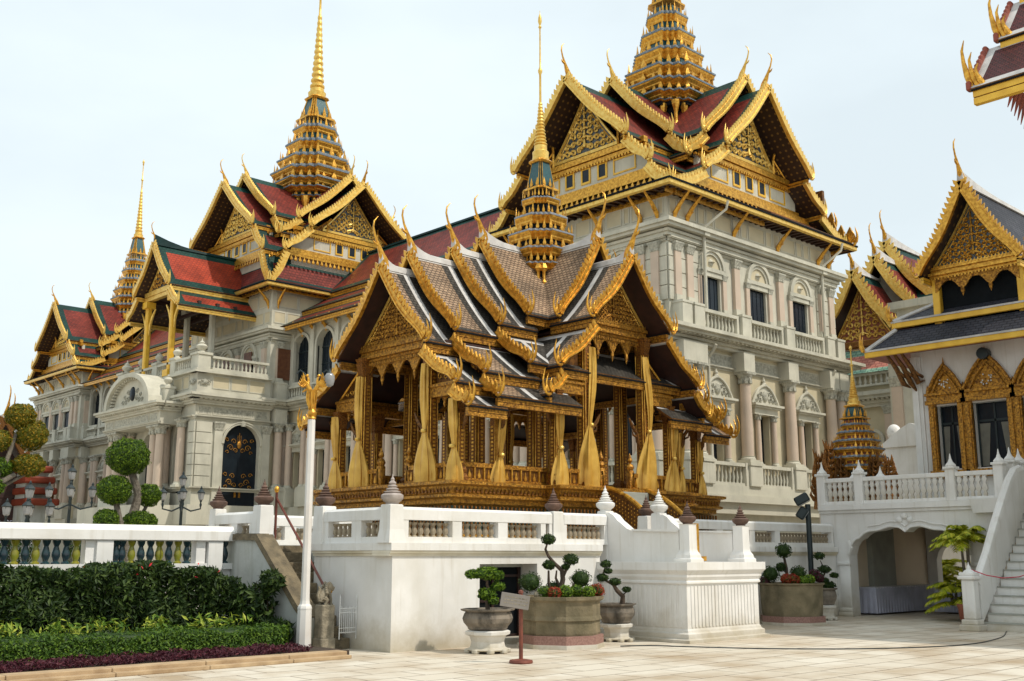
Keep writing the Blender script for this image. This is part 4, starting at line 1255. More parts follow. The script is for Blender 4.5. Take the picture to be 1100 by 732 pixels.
# ---------------------------------------------------------------- entrance block of the palace with its roofed porch
def entrance():
    FSd, FSn, FWf = FS(0, 56.5), None, FW(28.5, 0)
    b = MB(); b.box((28.3, 56.3, 0), (33.6, 67.7, 3.4)); b.box((28.1, 56.1, 3.4), (33.6, 67.9, 4.5)); b.build('plinth', 'stone', P)
    b = MB(); b.box((28.95, 56.95, 4.5), (33.2, 67.05, 10.7)); b.build('inner_wall', 'stone_grey', P)
    wall_open(P, FSd, 28.5, 33.29, 4.5, 10.35, [(30.34, 32.66, 4.5, 9.2, True)], mat_='stone')
    wall_open(P, FWf, 56.9, 67.1, 4.5, 10.35, [(57.95, 58.95, 5.2, 8.8, True), (60.7, 63.3, 5.0, 9.0, True), (65.05, 66.05, 5.2, 8.8, True)], mat_='stone', th=.4)
    # side door: dark leaves with gilt scrolls
    d = MB(FSd); d.box((30.3, -.38, 4.4), (32.7, -.30, 9.25)); d.box((31.47, -.30, 4.4), (31.53, -.27, 9.2)); do = d.build('arched_door', 'window_dark', P)
    gd = MB(frame((0, 56.5 + .26, 0), (1, 0), (0, -1)) @ Matrix(((0, 1, 0, 0), (1, 0, 0, 0), (0, 0, 1, 0), (0, 0, 0, 1))))
    for zc in (5.55, 7.55):
        for s in (1, -1):
            for (a, c_, r_, t_) in ((.22, .15, .16, 1.2), (.55, .32, .2, 1.3), (.35, .68, .17, 1.2), (.80, .75, .14, 1.1), (.75, .05, .12, 1.0)):
                spiral(gd, (31.5 + s * a, zc + c_), r_, t_, s, .028, 0)
    for k in range(3): gd.tube([(0, 31.5 - .10 + .10 * k, 8.05), (0, 31.5 - .10 + .10 * k, 8.75 - .15 * abs(k - 1))], .018, 4)
    gd.sphere((0, 31.5, 8.05), .14, 8, 6, sx=.4, sz=1.6); gd.box((-.01, 31.3, 5.0), (.02, 31.42, 5.4)); gd.box((-.01, 31.58, 5.0), (.02, 31.7, 5.4))
    gd.build('gilt_scrollwork', 'gold_carved', do)
    fr = MB(FSd)
    for k in range(14):
        a0, a1 = math.pi * k / 14, math.pi * (k + 1) / 14
        for (ra, rb, d1) in ((1.162, 1.28, .10), (1.28, 1.34, .15)):
            fr.prism([(31.5 + ra * math.cos(a0), 8.04 + ra * math.sin(a0)), (31.5 + rb * math.cos(a0), 8.04 + rb * math.sin(a0)), (31.5 + rb * math.cos(a1), 8.04 + rb * math.sin(a1)), (31.5 + ra * math.cos(a1), 8.04 + ra * math.sin(a1))], 'y', -.02, d1)
    fr.build('door_surround', 'stone', P)
    b = MB(FSd); antefix(b, 31.5, .1, 9.1, .3, .55, math.pi / 2); b.build('keystone', 'stone_carved', P)
    for u in (29.95, 33.05): column(P, FSd, u, .12, 4.6, 9.25, .25, shaft='stone', flat=True, name='door_pilaster')
    for (a, c_) in ((28.58, 29.55),): quoins(FSd, a, c_, 5.5, 9.3, d=.09)
    quoins(FW(28.5, 0), 56.42, 57.1, 5.5, 9.3, d=.09)
    cornice(P, FSd, 28.5, 33.3, 9.35, .2, .2, dent=False); cornice(P, FSd, 28.45, 33.3, 10.2, .58, .62, ret0=1)
    cornice(P, FWf, 56.5, 67.5, 9.35, .2, .2, dent=False); cornice(P, FWf, 56.45, 67.5, 10.2, .58, .62, ret0=1)
    cornice(P, FSd, 28.5, 33.3, 5.3, .2, .25, dent=False, ret0=1); cornice(P, FWf, 56.5, 67.5, 5.3, .2, .25, dent=False)
    panel_row(P, FSd, 28.6, 33.2, 9.62, 10.12, [1, 3, 1], inn='stone_carved')
    # flank columns and arches seen from the front
    for y in (57.5, 59.3, 59.85, 64.2, 64.75, 66.6): column(P, FWf, y, .3, 5.5, 9.35, .24, name='entrance_column')
    for y in (58.45, 65.55):
        q = MB(FWf); q.box((y - .5, -.38, 5.1), (y + .5, -.30, 8.85)); qq = q.build('arched_window', 'window_dark', P)
        s_ = MB(FWf @ Matrix(((0, 1, 0, 0), (1, 0, 0, -.28), (0, 0, 1, 0), (0, 0, 0, 1))))
        for zc in (6.0, 7.6):
            for s in (1, -1):
                spiral(s_, (y + s * .2, zc), .15, 1.2, s, .022, 0); spiral(s_, (y + s * .25, zc + .4), .13, 1.2, -s, .022, 0)
        s_.build('gilt_scrollwork', 'gold_carved', qq)
    q = MB(FWf); q.box((60.6, -.5, 4.5), (63.4, -.38, 9.05)); q.build('arched_door', 'window_dark', P)
    # projecting centre bay
    b = MB(); b.box((26.3, 57.9, 0), (28.6, 66.1, 3.4)); b.box((26.1, 57.7, 3.4), (28.4, 66.3, 4.5)); b.build('plinth', 'stone', P)
    FB = FW(27.2, 0)
    b = MB(); b.box((27.2, 58.2, 9.1), (28.48, 65.8, 10.2)); b.build('entablature', 'stone', P)
    for y in (58.75, 59.55, 64.45, 65.25):
        column(P, FB, y, -.35, 5.2, 9.08, .27, name='entrance_column')
    for (a, c_) in ((58.2, 60.1), (63.9, 65.8)):
        b = MB(FB); b.bbox((a, -.9, 4.5), (c_, .1, 5.2)); b.build('lower_pedestal', 'stone', P)
    cornice(P, FB, 58.2, 65.8, 9.85, .52, .55, ret0=1, ret1=1); cornice(P, FB, 58.2, 65.8, 9.1, .16, .12, dent=False)
    cornice(P, FS(0, 58.2), 27.2, 28.4, 9.853, .515, .55)
    panel_row(P, FB, 58.4, 65.6, 9.3, 9.8, [1, 4, 1], inn='stone_carved')
    # segmental pediment
    N = 16; pm = MB(FB)
    cu, hw, z0 = 61.9, 2.75, 10.38
    pts = [(cu + hw * math.cos(math.pi * k / N), z0 + 1.75 * math.sin(math.pi * k / N)) for k in range(N + 1)]
    pm.prism(pts, 'y', -1.2, .05); seg = pm.build('segmental_pediment', 'stone', P)
    pm = MB(FB)
    for k in range(N):
        a0, a1 = math.pi * k / N, math.pi * (k + 1) / N
        q = [(cu + f * hw * math.cos(a), z0 + f * 1.75 * math.sin(a)) for f, a in ((1.0, a0), (1.14, a0), (1.14, a1), (1.0, a1))]
        pm.prism(q, 'y', -1.25, .5)
    for k in range(26):
        a = math.pi * (k + .5) / 26
        x_, z_ = cu + .96 * hw * math.cos(a), z0 + .96 * 1.75 * math.sin(a)
        pm.box((x_ - .07, .05, z_ - .06), (x_ + .07, .3, z_ + .06))
    pm.box((cu - hw * 1.15, .05, z0 - .001), (cu + hw * 1.15, .4, z0 + .1))
    pm.build('arch_moulding', 'stone', seg)
    r = MB(FB @ Matrix(((0, 1, 0, 0), (1, 0, 0, .08), (0, 0, 1, 0), (0, 0, 0, 1))))
    for s in (1, -1):
        for (a, c_, r_) in ((.55, .35, .2), (.9, .2, .16), (.6, .75, .18), (1.3, .2, .14), (1.05, .5, .14)): spiral(r, (cu + s * a, z0 + .15 + c_), r_, 1.2, s, .05, 0)
    r.build('carved_relief', 'stone_carved', seg)
    m = MB(FB); m.sphere((cu, .08, z0 + .8), .32, 12, 8, sy=.4, sz=1.35); m.build('oval_medallion', 'window_dark', seg)
    # parapet over the entrance
    for (F_, a, c_, dd) in ((FS(0, 56.5), 28.5, 33.25, 0), (FW(28.5, 0), 56.5, 67.5, .002)):
        q = MB(F_); q.box((a - dd, -.5, 10.7), (c_, -.004 + dd, 12.0)); q.box((a - .25, -.5, 12.0), (c_, .30, 12.12)); q.box((a - .15, -.5, 12.123), (c_, .18, 12.25)); q.box((a - .1, -.5, 10.78), (c_, .12, 11.0))
        q.build('parapet_wall', 'stone', P)
        panel_row(P, F_, a + .9, c_ - .3, 11.15, 11.9, [1, 1, 1] if c_ - a < 6 else [.6, .9, 1, 1, 1, 1, .9, .6], inn='stone_cream')
        balustrade(P, F_, a + .9, c_ - .2, -.1, 12.25, 13.05, r=.08, sp=.26)
        r = MB(F_ @ Matrix(((0, 1, 0, 0), (1, 0, 0, .08), (0, 0, 1, 0), (0, 0, 0, 1))))
        for s in (1, -1): spiral(r, (a + .45 + s * .18, 11.45), .16, 1.2, s, .05, 0)
        r.sphere((0, a + .45, 11.5), .16, 8, 6, sx=.5); r.build('carved_relief', 'stone_carved', P)
    for (x, y, big) in ((28.9, 56.95, 1), (28.7, 59.6, 0), (28.7, 62, 0), (28.7, 64.4, 0), (28.9, 67.05, 1), (27.9, 58.9, 0), (27.9, 65.1, 0)):
        z = 12.25 if x > 28 else 10.4
        h_ = .95
        q = MB(); r_ = .42 if big else .3
        q.bbox((x - r_, y - r_, z), (x + r_, y + r_, z + h_), .04); q.box((x - r_ * 1.15, y - r_ * 1.15, z + h_ - .12), (x + r_ * 1.15, y + r_ * 1.15, z + h_ + .02))
        pd = q.build('parapet_pier', 'stone', P)
        q = MB(); s_ = 1.0 if big else .8
        q.lathe((x, y, z + h_), [(.28 * s_, .02), (.2 * s_, .1), (.14 * s_, .16), (.3 * s_, .32), (.33 * s_, .42), (.24 * s_, .52), (.16 * s_, .56), (.2 * s_, .62), (.05, .74 * s_), (.01, .9 * s_)], 12)
        q.build('urn', 'stone', pd)
    # gilded porch columns and double roof
    for (x, y) in ((28.6, 60.3), (28.6, 63.7), (31.2, 60.3), (31.2, 63.7)):
        q = MB(); q.loft([[(x + a * .17, y + b_ * .17, zz) for a, b_ in ((-1, -.6), (-.6, -1), (.6, -1), (1, -.6), (1, .6), (.6, 1), (-.6, 1), (-1, .6))] for zz in (12.2, 17.2)], True, True)
        q.box((x - .32, y - .32, 12.2), (x + .32, y + .32, 12.6)); q.box((x - .3, y - .3, 16.9), (x + .3, y + .3, 17.3))
        q.build('porch_column', 'gold_paint' if x < 30 else 'stone', P)
        for s in ((1, -1) if x < 30 else ()):
            k = MB(); k.tube([(x, y + s * .22, 15.2), (x, y + s * .3, 15.8), (x, y + s * .55, 16.3), (x, y + s * .95, 16.75)], [.04, .10, .09, .05], 6); k.build('porch_bracket', 'gold_light', P)
    F_ = RW(62.0)
    t = [(0, 20.7, 2.3, 17.75, 27.9, 35, .2), (2.2, 17.45, 3.35, 16.35, 28.05, 34, .1)]
    roof_part(P, F_, t, 'tile_red_sunlit', 'tile_green', None, .62, fas_h=.26, fascia='gold_light', ridge=('tile_green', .5, .16))
    barge(P, F_, t, 27.9, .30, .12, .22, fl=(.8, .4), prongs=2, mat_='gold_light')
    chofa(P, F_, 27.95, 20.8, 1.3)
    pediment(P, F_, 28.6, 1.75, 18.0, 20.05, k=1.1)
    q = MB(F_); q.box((28.45, -2.1, 17.35), (28.75, 2.1, 17.6)); q.box((28.4, -2.0, 17.62), (28.75, 2.0, 17.9)); q.build('gilt_beam', 'gold_light', P)
    q = MB(F_)
    for y in (-1.7, 1.7): q.box((28.8, y - .14, 17.25), (33.0, y + .14, 17.5))
    for x in (29.5, 30.7, 31.9): q.box((x, -3.1, 16.6), (x + .2, 3.1, 16.8))
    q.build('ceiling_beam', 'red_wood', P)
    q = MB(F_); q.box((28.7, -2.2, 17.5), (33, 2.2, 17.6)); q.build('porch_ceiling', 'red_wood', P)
    # doors on the balcony behind the porch
    for (F2, u) in ((FW(33.3, 0), 59.2), (FW(33.3, 0), 62.0), (FS(0, 56.8), 34.2)):
        q = MB(F2); q.box((u - .45, .12, 12.2), (u + .45, .18, 14.1)); q.build('balcony_door', 'wood_brown', P)
entrance()

# ---------------------------------------------------------------- gilded pavilion on the white terrace
V = thing('royal_pavilion', 'open gilded pavilion with yellow curtains, stepped grey brown roofs and a thin tall spire', 'pavilion', (22.4, 22.5, 1.95))
cx, cy = 22.4, 22.5
def cross_poly(k, z):
    # plan of the platform: long arms to -X/+X, short arms to -Y/+Y
    a, b_, c_, d_ = 16.55 - k, 26.95 + k, 2.85 + k, 2.7 + k
    ys_, yn_ = 19.15 - k, 25.85 + k
    return [(a, cy - c_ , z), (cx - d_ , cy - c_, z), (cx - d_, ys_, z), (cx + d_, ys_, z), (cx + d_, cy - c_, z), (b_, cy - c_, z), (b_, cy + c_, z), (cx + d_, cy + c_, z), (cx + d_, yn_, z), (cx - d_, yn_, z), (cx - d_, cy + c_, z), (a, cy + c_, z)]
b = MB()
b.use('green_mosaic').loft([cross_poly(-.1, 1.95), cross_poly(-.1, 2.95)], True)
b.use('gold_carved').loft([cross_poly(.02, 1.95), cross_poly(.05, 2.2), cross_poly(-.02, 2.25)])
b.loft([cross_poly(-.1, 2.9), cross_poly(.0, 2.96), cross_poly(.0, 3.06), cross_poly(.14, 3.10), cross_poly(.14, 3.16), cross_poly(.06, 3.20), cross_poly(.10, 3.36), cross_poly(.22, 3.40), cross_poly(.22, 3.47), cross_poly(.05, 3.50)], False, True)
plat = b.build('platform', None, V)
m = MB()
for (p_, q_) in (((16.55, cy - 2.85), (16.55, cy + 2.85)), ((16.55, cy - 2.85), (cx - 2.7, cy - 2.85)), ((cx - 2.7, 19.15), (cx + 2.7, 19.15)), ((cx + 2.7, cy - 2.85), (26.95, cy - 2.85))):
    L = math.hypot(q_[0] - p_[0], q_[1] - p_[1]); n = int(L / .13)
    nx, ny = ((-1, 0) if p_[0] == q_[0] else (0, -1))
    for k in range(n):
        t = (k + .5) / n
        x = p_[0] + (q_[0] - p_[0]) * t + nx * .02; y = p_[1] + (q_[1] - p_[1]) * t + ny * .02
        m.box((x - .022, y - .022, 2.25), (x + .022, y + .022, 2.9))
        antefix(m, x + nx * .08, y + ny * .08, 3.21, .07, .12, math.atan2(ny, nx))
m.build('gilt_studs', 'gold_column', plat)

# columns
def pav_column(x, y, zt, r=.15, z0=3.48):
    b = MB()
    R_ = lambda h, z: [(x + a, y + b_, z) for a, b_ in redent(h, 2, .16)]
    b.use('gold_column').loft([R_(r * 1.5, z0), R_(r * 1.5, z0 + .12), R_(r * 1.15, z0 + .2), R_(r * 1.3, z0 + .3), R_(r, z0 + .38), R_(r * .92, zt - .5), R_(r * 1.05, zt - .48), R_(r * .95, zt - .42), R_(r * 1.3, zt - .12), R_(r * 1.15, zt - .1), R_(r * 1.4, zt)], True, True)
    c = b.build('column', None, V)
    q = MB()
    for (sx_, sy_) in ((-1, -1), (1, -1), (-1, 1), (1, 1)):
        for (fx, fy) in ((.98, .70), (.70, .98)):
            q.tube([(x + sx_ * r * fx * .96, y + sy_ * r * fy * .96, z0 + .4), (x + sx_ * r * fx * .90, y + sy_ * r * fy * .90, zt - .5)], r * .07, 4)
    for k in range(int((zt - z0 - 1.1) / .095)):
        z = z0 + .45 + k * .095
        for (dx, dy) in ((-1, 0), (0, -1), (1, 0), (0, 1)):
            q.box((x + dx * r * .93 - .018 - .02 * abs(dy), y + dy * r * .93 - .018 - .02 * abs(dx), z), (x + dx * r * .93 + .018 + .02 * abs(dy), y + dy * r * .93 + .018 + .02 * abs(dx), z + .05))
    q.use('gold_light').build('gilt_inlay', None, c) if False else q.build('gilt_inlay', 'gold', c)
    return c
W1 = [(17.0, cy + s) for s in (-1.42, 1.42)]
W2 = [(17.0, cy + s) for s in (-2.53, 2.53)]
S1 = [(cx + s, 19.65) for s in (-1.23, 1.23)]
S2 = [(cx + s, 19.65) for s in (-2.34, 2.34)]
for (x, y) in W1: pav_column(x, y, 7.0, .17)
for (x, y) in W2: pav_column(x, y, 5.65, .14)
for (x, y) in S1: pav_column(x, y, 7.85, .17)
for (x, y) in S2: pav_column(x, y, 6.0, .14)
for (x, y) in ((18.25, cy - 2.53), (18.25, cy + 2.53), (25.5, cy - 2.53), (26.45, cy - 2.53), (25.5, cy + 2.53), (26.45, cy + 2.53)): pav_column(x, y, 5.65, .14)
for (x, y) in ((18.6, cy - 1.42), (18.6, cy + 1.42), (20.6, cy - 1.5), (20.6, cy + 1.5), (24.2, cy - 1.5), (24.2, cy + 1.5), (26.6, cy - 1.42), (26.6, cy + 1.42), (cx - 1.23, 25.35), (cx + 1.23, 25.35)): pav_column(x, y, 7.4, .17)
for (x, y) in ((cx - 2.34, 25.35), (cx + 2.34, 25.35)): pav_column(x, y, 5.9, .14)

# beams along the colonnades and ceilings
def beam(a, b_, z0, z1, w_=.12, name='beam'):
    q = MB()
    if abs(a[0] - b_[0]) < 1e-6:
        q.box((a[0] - w_, a[1], z0), (a[0] + w_, b_[1], z1)); q.box((a[0] - w_ - .04, a[1], z1 - .08), (a[0] + w_ + .04, b_[1], z1 - .02))
    else:
        q.box((a[0], a[1] - w_, z0), (b_[0], a[1] + w_, z1)); q.box((a[0], a[1] - w_ - .04, z1 - .08), (b_[0], a[1] + w_ + .04, z1 - .02))
    q.build(name, 'gold_carved', V)
for s in (-2.53, 2.53):
    beam((17.0, cy + s), (20.1, cy + s), 5.62, 5.85); beam((24.7, cy + s), (27.0, cy + s), 5.62, 5.85)
beam((17.0, cy - 2.6), (17.0, cy - 1.42), 5.62, 5.95, name='end_beam'); beam((17.0, cy + 1.42), (17.0, cy + 2.6), 5.62, 5.95, name='end_beam')
beam((cx - 2.4, 19.65), (cx - 1.23, 19.65), 5.95, 6.3, name='end_beam'); beam((cx + 1.23, 19.65), (cx + 2.4, 19.65), 5.95, 6.3, name='end_beam')
for s in (-1.42, 1.42): beam((17.1, cy + s), (20.8, cy + s), 6.75, 7.0); beam((24.0, cy + s), (26.9, cy + s), 6.75, 7.0)
for s in (-1.23, 1.23): beam((cx + s, 19.75), (cx + s, 25.3), 7.55, 7.8)
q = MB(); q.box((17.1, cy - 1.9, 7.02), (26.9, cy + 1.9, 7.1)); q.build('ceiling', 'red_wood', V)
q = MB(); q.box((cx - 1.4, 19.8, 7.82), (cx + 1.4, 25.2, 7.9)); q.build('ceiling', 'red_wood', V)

# roofs
WA = [(16.4, 9.27, 7.0, 5.85, 5.25), (17.35, 9.8, 7.42, 6.2, 5.56), (18.9, 10.22, 7.80, 6.62, None), (19.95, 10.72, 8.22, None, None)]
def pav_arm(F_, rows, back, w=(1.92, 3.05, 3.5), ch=1.25):
    for k, (x0, zr, zA, zB, zC) in enumerate(rows):
        x1 = rows[k + 1][0] + .40 if k + 1 < len(rows) else back
        t = [(0, zr, w[0], zA, x0, x1, .22)]
        if zB: t.append((w[0] - .12, zA - .30, w[1], zB, x0 + .02, (x1 if k + 1 < len(rows) and rows[k + 1][3] else back), .12))
        if zC: t.append((w[1] - .12, zB - .26, w[2], zC, x0 + .04, (x1 if k + 1 < len(rows) and rows[k + 1][4] else min(back, x1 + 1.1)), .08))
        TR = ('roof_white', .18, False, rows[k + 1][0] - .10 if k + 1 < len(rows) else 1e9)
        roof_part(V, F_, t, 'tile_tan', 'tile_tan_edge', TR, .34, th=.07, fas_h=.20, fascia='gold_carved', soffit='red_wood', ridge=('roof_white', .30, .10))
        barge(V, F_, t, x0, .165, .08, .165, fl=(.58, .40), prongs=3, wave=.5)
        chofa(V, F_, x0 + .02, zr + .10, ch)
pav_arm(RW(cy), WA, cx)
pav_arm(RE(cy), [(-26.95, 9.27, 7.0, 5.85, 5.25), (-26.1, 9.8, 7.42, 6.2, 5.56), (-25.6, 10.22, 7.80, 6.62, None), (-24.7, 10.72, 8.22, None, None)], -cx)
SA = [(18.9, 9.95, 8.02, 6.55, 5.75), (20.15, 10.72, 8.22, None, None)]
pav_arm(RS(cx), SA, cy, w=(1.62, 2.85, 3.25), ch=1.35)
pav_arm(RN(cx), [(-26.1, 9.95, 8.02, 6.55, 5.75), (-24.85, 10.72, 8.22, None, None)], -cy, w=(1.62, 2.85, 3.25), ch=1.35)

# gable boards, beams and lace valances of the two fronts in view (and the two behind)
def pav_front(F_, xp, zb, hw, apex, sw, zs, h2):
    pediment(V, F_, xp, hw, zb + .02, apex, ground='dark_gold', k=.62, dens=1.35, sag=.15)
    q = MB(F_)
    for (pr_, a, c_) in ((.10, -.02, -.12), (.04, -.12, -.24), (.13, -.24, -.33), (.03, -.33, -.40)): q.box((xp - pr_, -hw - .1, zb + c_), (xp + .12, hw + .1, zb + a - .002))
    n = int(hw * 2 / .075)
    for k in range(n): antefix(q, xp - .12, -hw + 2 * hw * (k + .5) / n, zb - .02, .05, .10, math.pi); antefix(q, xp - .06, -hw + 2 * hw * (k + .5) / n, zb - .52, .045, .12, math.pi)
    q.build('front_beam', 'gold_carved', V)
    pendant_valance(V, F_, xp + .02, -hw + .1, hw - .1, zb - .40, .46, 4)
    for s in (1, -1):
        q = MB(F_); q.use('dark_gold').prism([(s * (hw + .12), zs), (s * sw, zs), (s * (hw + .12), zs + h2)], 'x', xp + .03, xp + .12)
        q.use('gold').tube([(xp, s * sw, zs), (xp, s * (hw + .12), zs + h2 + .05)], .035, 5)
        q.box((xp - .05, s * (hw + .1), zs - .10), (xp + .12, s * sw, zs)); q.box((xp - .02, s * (hw + .1), zs - .28), (xp + .12, s * sw, zs - .13))
        for j in range(3): spiral(q, (s * (hw + .3 + .22 * j), zs + .18 - .03 * j), .11 - .02 * j, 1.2, s, .02, xp)
        q.build('side_gable', None, V)
        pendant_valance(V, F_, xp + .03, *sorted((s * (hw + .15), s * (sw - .1))), zs - .28, .22, 3, t=.04)
pav_front(RW(cy), 17.0, 7.30, 1.5, 8.95, 2.6, 5.98, .75)
pav_front(RS(cx), 19.65, 8.15, 1.3, 9.75, 2.45, 6.35, .85)
pav_front(RE(cy), -27.0, 7.30, 1.5, 8.95, 2.6, 5.98, .75)
pav_front(RN(cx), -25.35, 8.15, 1.3, 9.75, 2.45, 6.35, .85)
# small brackets under the eaves
for (x, y, z, dx, dy) in [(17.0, cy - 2.53, 5.2, 0, -1), (18.25, cy - 2.53, 5.2, 0, -1), (25.5, cy - 2.53, 5.2, 0, -1), (26.45, cy - 2.53, 5.2, 0, -1), (cx - 2.34, 19.65, 5.5, -1, 0), (cx + 2.34, 19.65, 5.5, 1, 0), (17.0, cy + 2.53, 5.2, 0, 1), (17.0, cy + 1.42, 4.9, 0, 1), (17.0, cy - 1.42, 4.9, 0, 1), (cx + 1.23, 19.65, 5.1, -1, 0), (cx - 1.23, 19.65, 5.1, 1, 0)]:
    q = MB()
    q.tube([(x + dx * .15, y + dy * .15, z - .45), (x + dx * .26, y + dy * .26, z - .22), (x + dx * .30, y + dy * .30, z), (x + dx * .5, y + dy * .5, z + .22), (x + dx * .62, y + dy * .62, z + .42)], [.015, .06, .05, .055, .02], 6)
    q.tube([(x + dx * .28, y + dy * .28, z - .1), (x + dx * .46, y + dy * .46, z - .05), (x + dx * .5, y + dy * .5, z + .1)], [.04, .03, .008], 5)
    q.build('naga_bracket', 'dark_gold', V)

# low parapet between the columns
def parapet(p_, q_, n_, gap=None):
    b = MB()
    ax = 0 if abs(p_[1] - q_[1]) < 1e-6 else 1
    def bx_(a, c_, z0, z1, d, m_):
        b.use(m_)
        if ax == 0: b.box((a, p_[1] - d, z0), (c_, p_[1] + d, z1))
        else: b.box((p_[0] - d, a, z0), (p_[0] + d, c_, z1))
    a, c_ = p_[ax], q_[ax]
    bx_(a, c_, 3.50, 3.58, .10, 'gold_carved'); bx_(a, c_, 3.58, 3.86, .05, 'dark_gold'); bx_(a, c_, 3.86, 3.97, .09, 'gold_carved')
    n = max(1, int((c_ - a) / .28))
    for k in range(n):
        t = a + (c_ - a) * (k + .5) / n
        b.use('gold')
        if ax == 0: antefix(b, t, p_[1] - .06, 3.6, .09, .22, -math.pi / 2)
        else: antefix(b, p_[0] - .06, t, 3.6, .09, .22, math.pi)
    for k in range(n + 1):
        t = a + (c_ - a) * k / n
        if ax == 0: b.box((t - .02, p_[1] - .09, 3.582), (t + .02, p_[1] + .05, 3.858))
        else: b.box((p_[0] - .09, t - .02, 3.582), (p_[0] + .05, t + .02, 3.858))
    b.build('parapet', None, V)
parapet((17.0, cy + .62), (17.0, cy + 2.4), 0); parapet((17.0, cy - 2.4), (17.0, cy - .62), 0)
parapet((17.15, cy - 2.53), (18.1, cy - 2.53), 0); parapet((18.4, cy - 2.53), (cx - 2.4, cy - 2.53), 0)
parapet((cx - 2.2, 19.65), (cx - .62, 19.65), 0); parapet((cx + .62, 19.65), (cx + 2.2, 19.65), 0)
parapet((cx + 2.5, cy - 2.53), (26.6, cy - 2.53), 0); parapet((26.45, cy - 2.4), (26.45, cy + 2.4), 0); parapet((17.2, cy + 2.53), (26.6, cy + 2.53), 0)
for (x, y) in ((17.0, cy + .6), (17.0, cy - .6), (cx - .6, 19.65), (cx + .6, 19.65)):
    q = MB(); q.bbox((x - .09, y - .09, 3.5), (x + .09, y + .09, 4.05)); q.lathe((x, y, 4.05), [(.08, 0), (.12, .08), (.09, .16), (.03, .2), (.08, .27), (.05, .36), (.005, .48)], 8); q.build('parapet_post', 'gold_carved', V)

# tied silk curtains on the columns
def curtain(x, y, zt, dx, dy, lean=0.0, w0=.115, zb=3.35, w1=.34):
    b = MB()
    rings = []
    n = 26
    tie = zb + (zt - zb) * .46
    for k in range(n + 1):
        z = zb + (zt - zb) * k / n
        if z < tie:
            t = (tie - z) / (tie - zb)
            r = .055 + (w1 - .055) * (math.sin(min(1, t * 1.25) * math.pi / 2) ** 1.1) * (1 - .12 * max(0, t - .8) * 5)
        else:
            t = (z - tie) / (zt - tie)
            r = .055 + (w0 - .055) * min(1, t * 2.2)
            r *= 1 - .15 * max(0, t - .8) / .2
        ring = []
        off = .17 + .05 * math.sin(z * 1.3)
        for j in range(28):
            a = 2 * math.pi * j / 28
            f = 1 + .20 * math.sin(a * 5 + z * .7) + .09 * math.sin(a * 9 - z * 1.1)
            sx_ = r * f * math.cos(a); sy_ = r * f * math.sin(a) * .62
            # u along the front of the column, n outwards
            ux, uy = -dy, dx
            ring.append((x + dx * (off + sy_) + ux * (sx_ + lean * (z - zb) + .05 * math.sin(z * 1.7 + x)), y + dy * (off + sy_) + uy * (sx_ + lean * (z - zb)), z))
        rings.append(ring)
    b.sm = True
    b.loft(rings, True, True)
    b.sm = False
    c = b.build('curtain', 'silk', V)
    t_ = MB(); t_.lathe((x + dx * .2 + (-dy) * lean * (tie - zb), y + dy * .2 + dx * lean * (tie - zb), tie), [(.07, -.04), (.085, 0), (.07, .04)], 10); t_.build('curtain_tie', 'gold_light', c)
for (x, y) in W1: curtain(x, y, 6.5, -1, 0)
for (x, y) in W2: curtain(x, y, 5.5, -1, 0, w1=.25, w0=.12)
curtain(18.25, cy - 2.53, 5.2, 0, -1, w1=.22, w0=.10)
curtain(cx - 1.23, 19.65, 7.3, 0, -1, lean=.03); curtain(cx + 1.23, 19.65, 7.3, 0, -1)
for (x, y) in S2: curtain(x, y, 5.8, 0, -1, w1=.27, w0=.12)
curtain(25.5, cy - 2.53, 5.3, 0, -1, w1=.2, w0=.10); curtain(26.45, cy - 2.53, 5.1, 0, -1, w1=.22, w0=.10)
for (x, y) in ((cx + 1.23, 25.35), (20.6, cy + 2.3), (24.2, cy + 1.5)): curtain(x, y, 6.2, 0, -1, w1=.14, w0=.06)

# spire
b = MB(Matrix.Translation((cx, cy, 0)))
b.use('dark_fill').box((-.62, -.62, 8.4), (.62, .62, 10.1))  # near-black core coloured as the open shade below the lowest tier
b.build('spire_drum', None, V)
for q4 in range(4):
    for o_ in (-.62, -.25, .25, .62):
        F_ = Matrix.Translation((cx, cy, 0)) @ Matrix.Rotation(q4 * math.pi / 2, 4, 'Z')
        c = MB(F_)
        c.lathe((.74, o_, 0), [(.02, 9.0), (.06, 9.15), (.10, 9.35), (.06, 9.5), (.10, 9.62), (.04, 9.7), (.05, 9.95), (.13, 10.05), (.06, 10.2)], 6)
        c.build('spire_bracket', 'gold', V)
mondop(V, cx, cy, [(10.24, .95), (10.7, 1.01), (11.23, .97), (11.79, .78), (12.40, .57)], None, (12.79, .36, 13.68, .22), (14.25, .20, 15.7, .055), 18.84, sc_=.45, blue='lead', rec='dark_fill', st=4, d=.13, eh=.14)  # recesses between tiers coloured near-black for the shade in the gaps

# ---------------------------------------------------------------- white terrace under the pavilion
T1 = thing('white_terrace', 'white plastered terrace with balustrades and stone urn finials carrying the gilded pavilion', 'terrace', (18, 18, 0))
def wallrun(T, F, u0, u1, th=.5, zt=1.95, name='retaining_wall', m_='plaster', mould=True, u0m=None):
    b = MB(F)
    b.use(m_)
    b.box((u0, -th, 0), (u1, 0, zt - .22))
    if mould:
        a = u0 if u0m is None else u0m
        b.use('plaster_stain').box((a, -th, zt - .219), (u1, .035, zt - .17)); b.box((a, -th, zt - .168), (u1, .07, zt - .12))
        b.use(m_).box((a, -th, zt - .118), (u1, .10, zt + .02))
    o_ = b.build(name, None, T)
    return o_
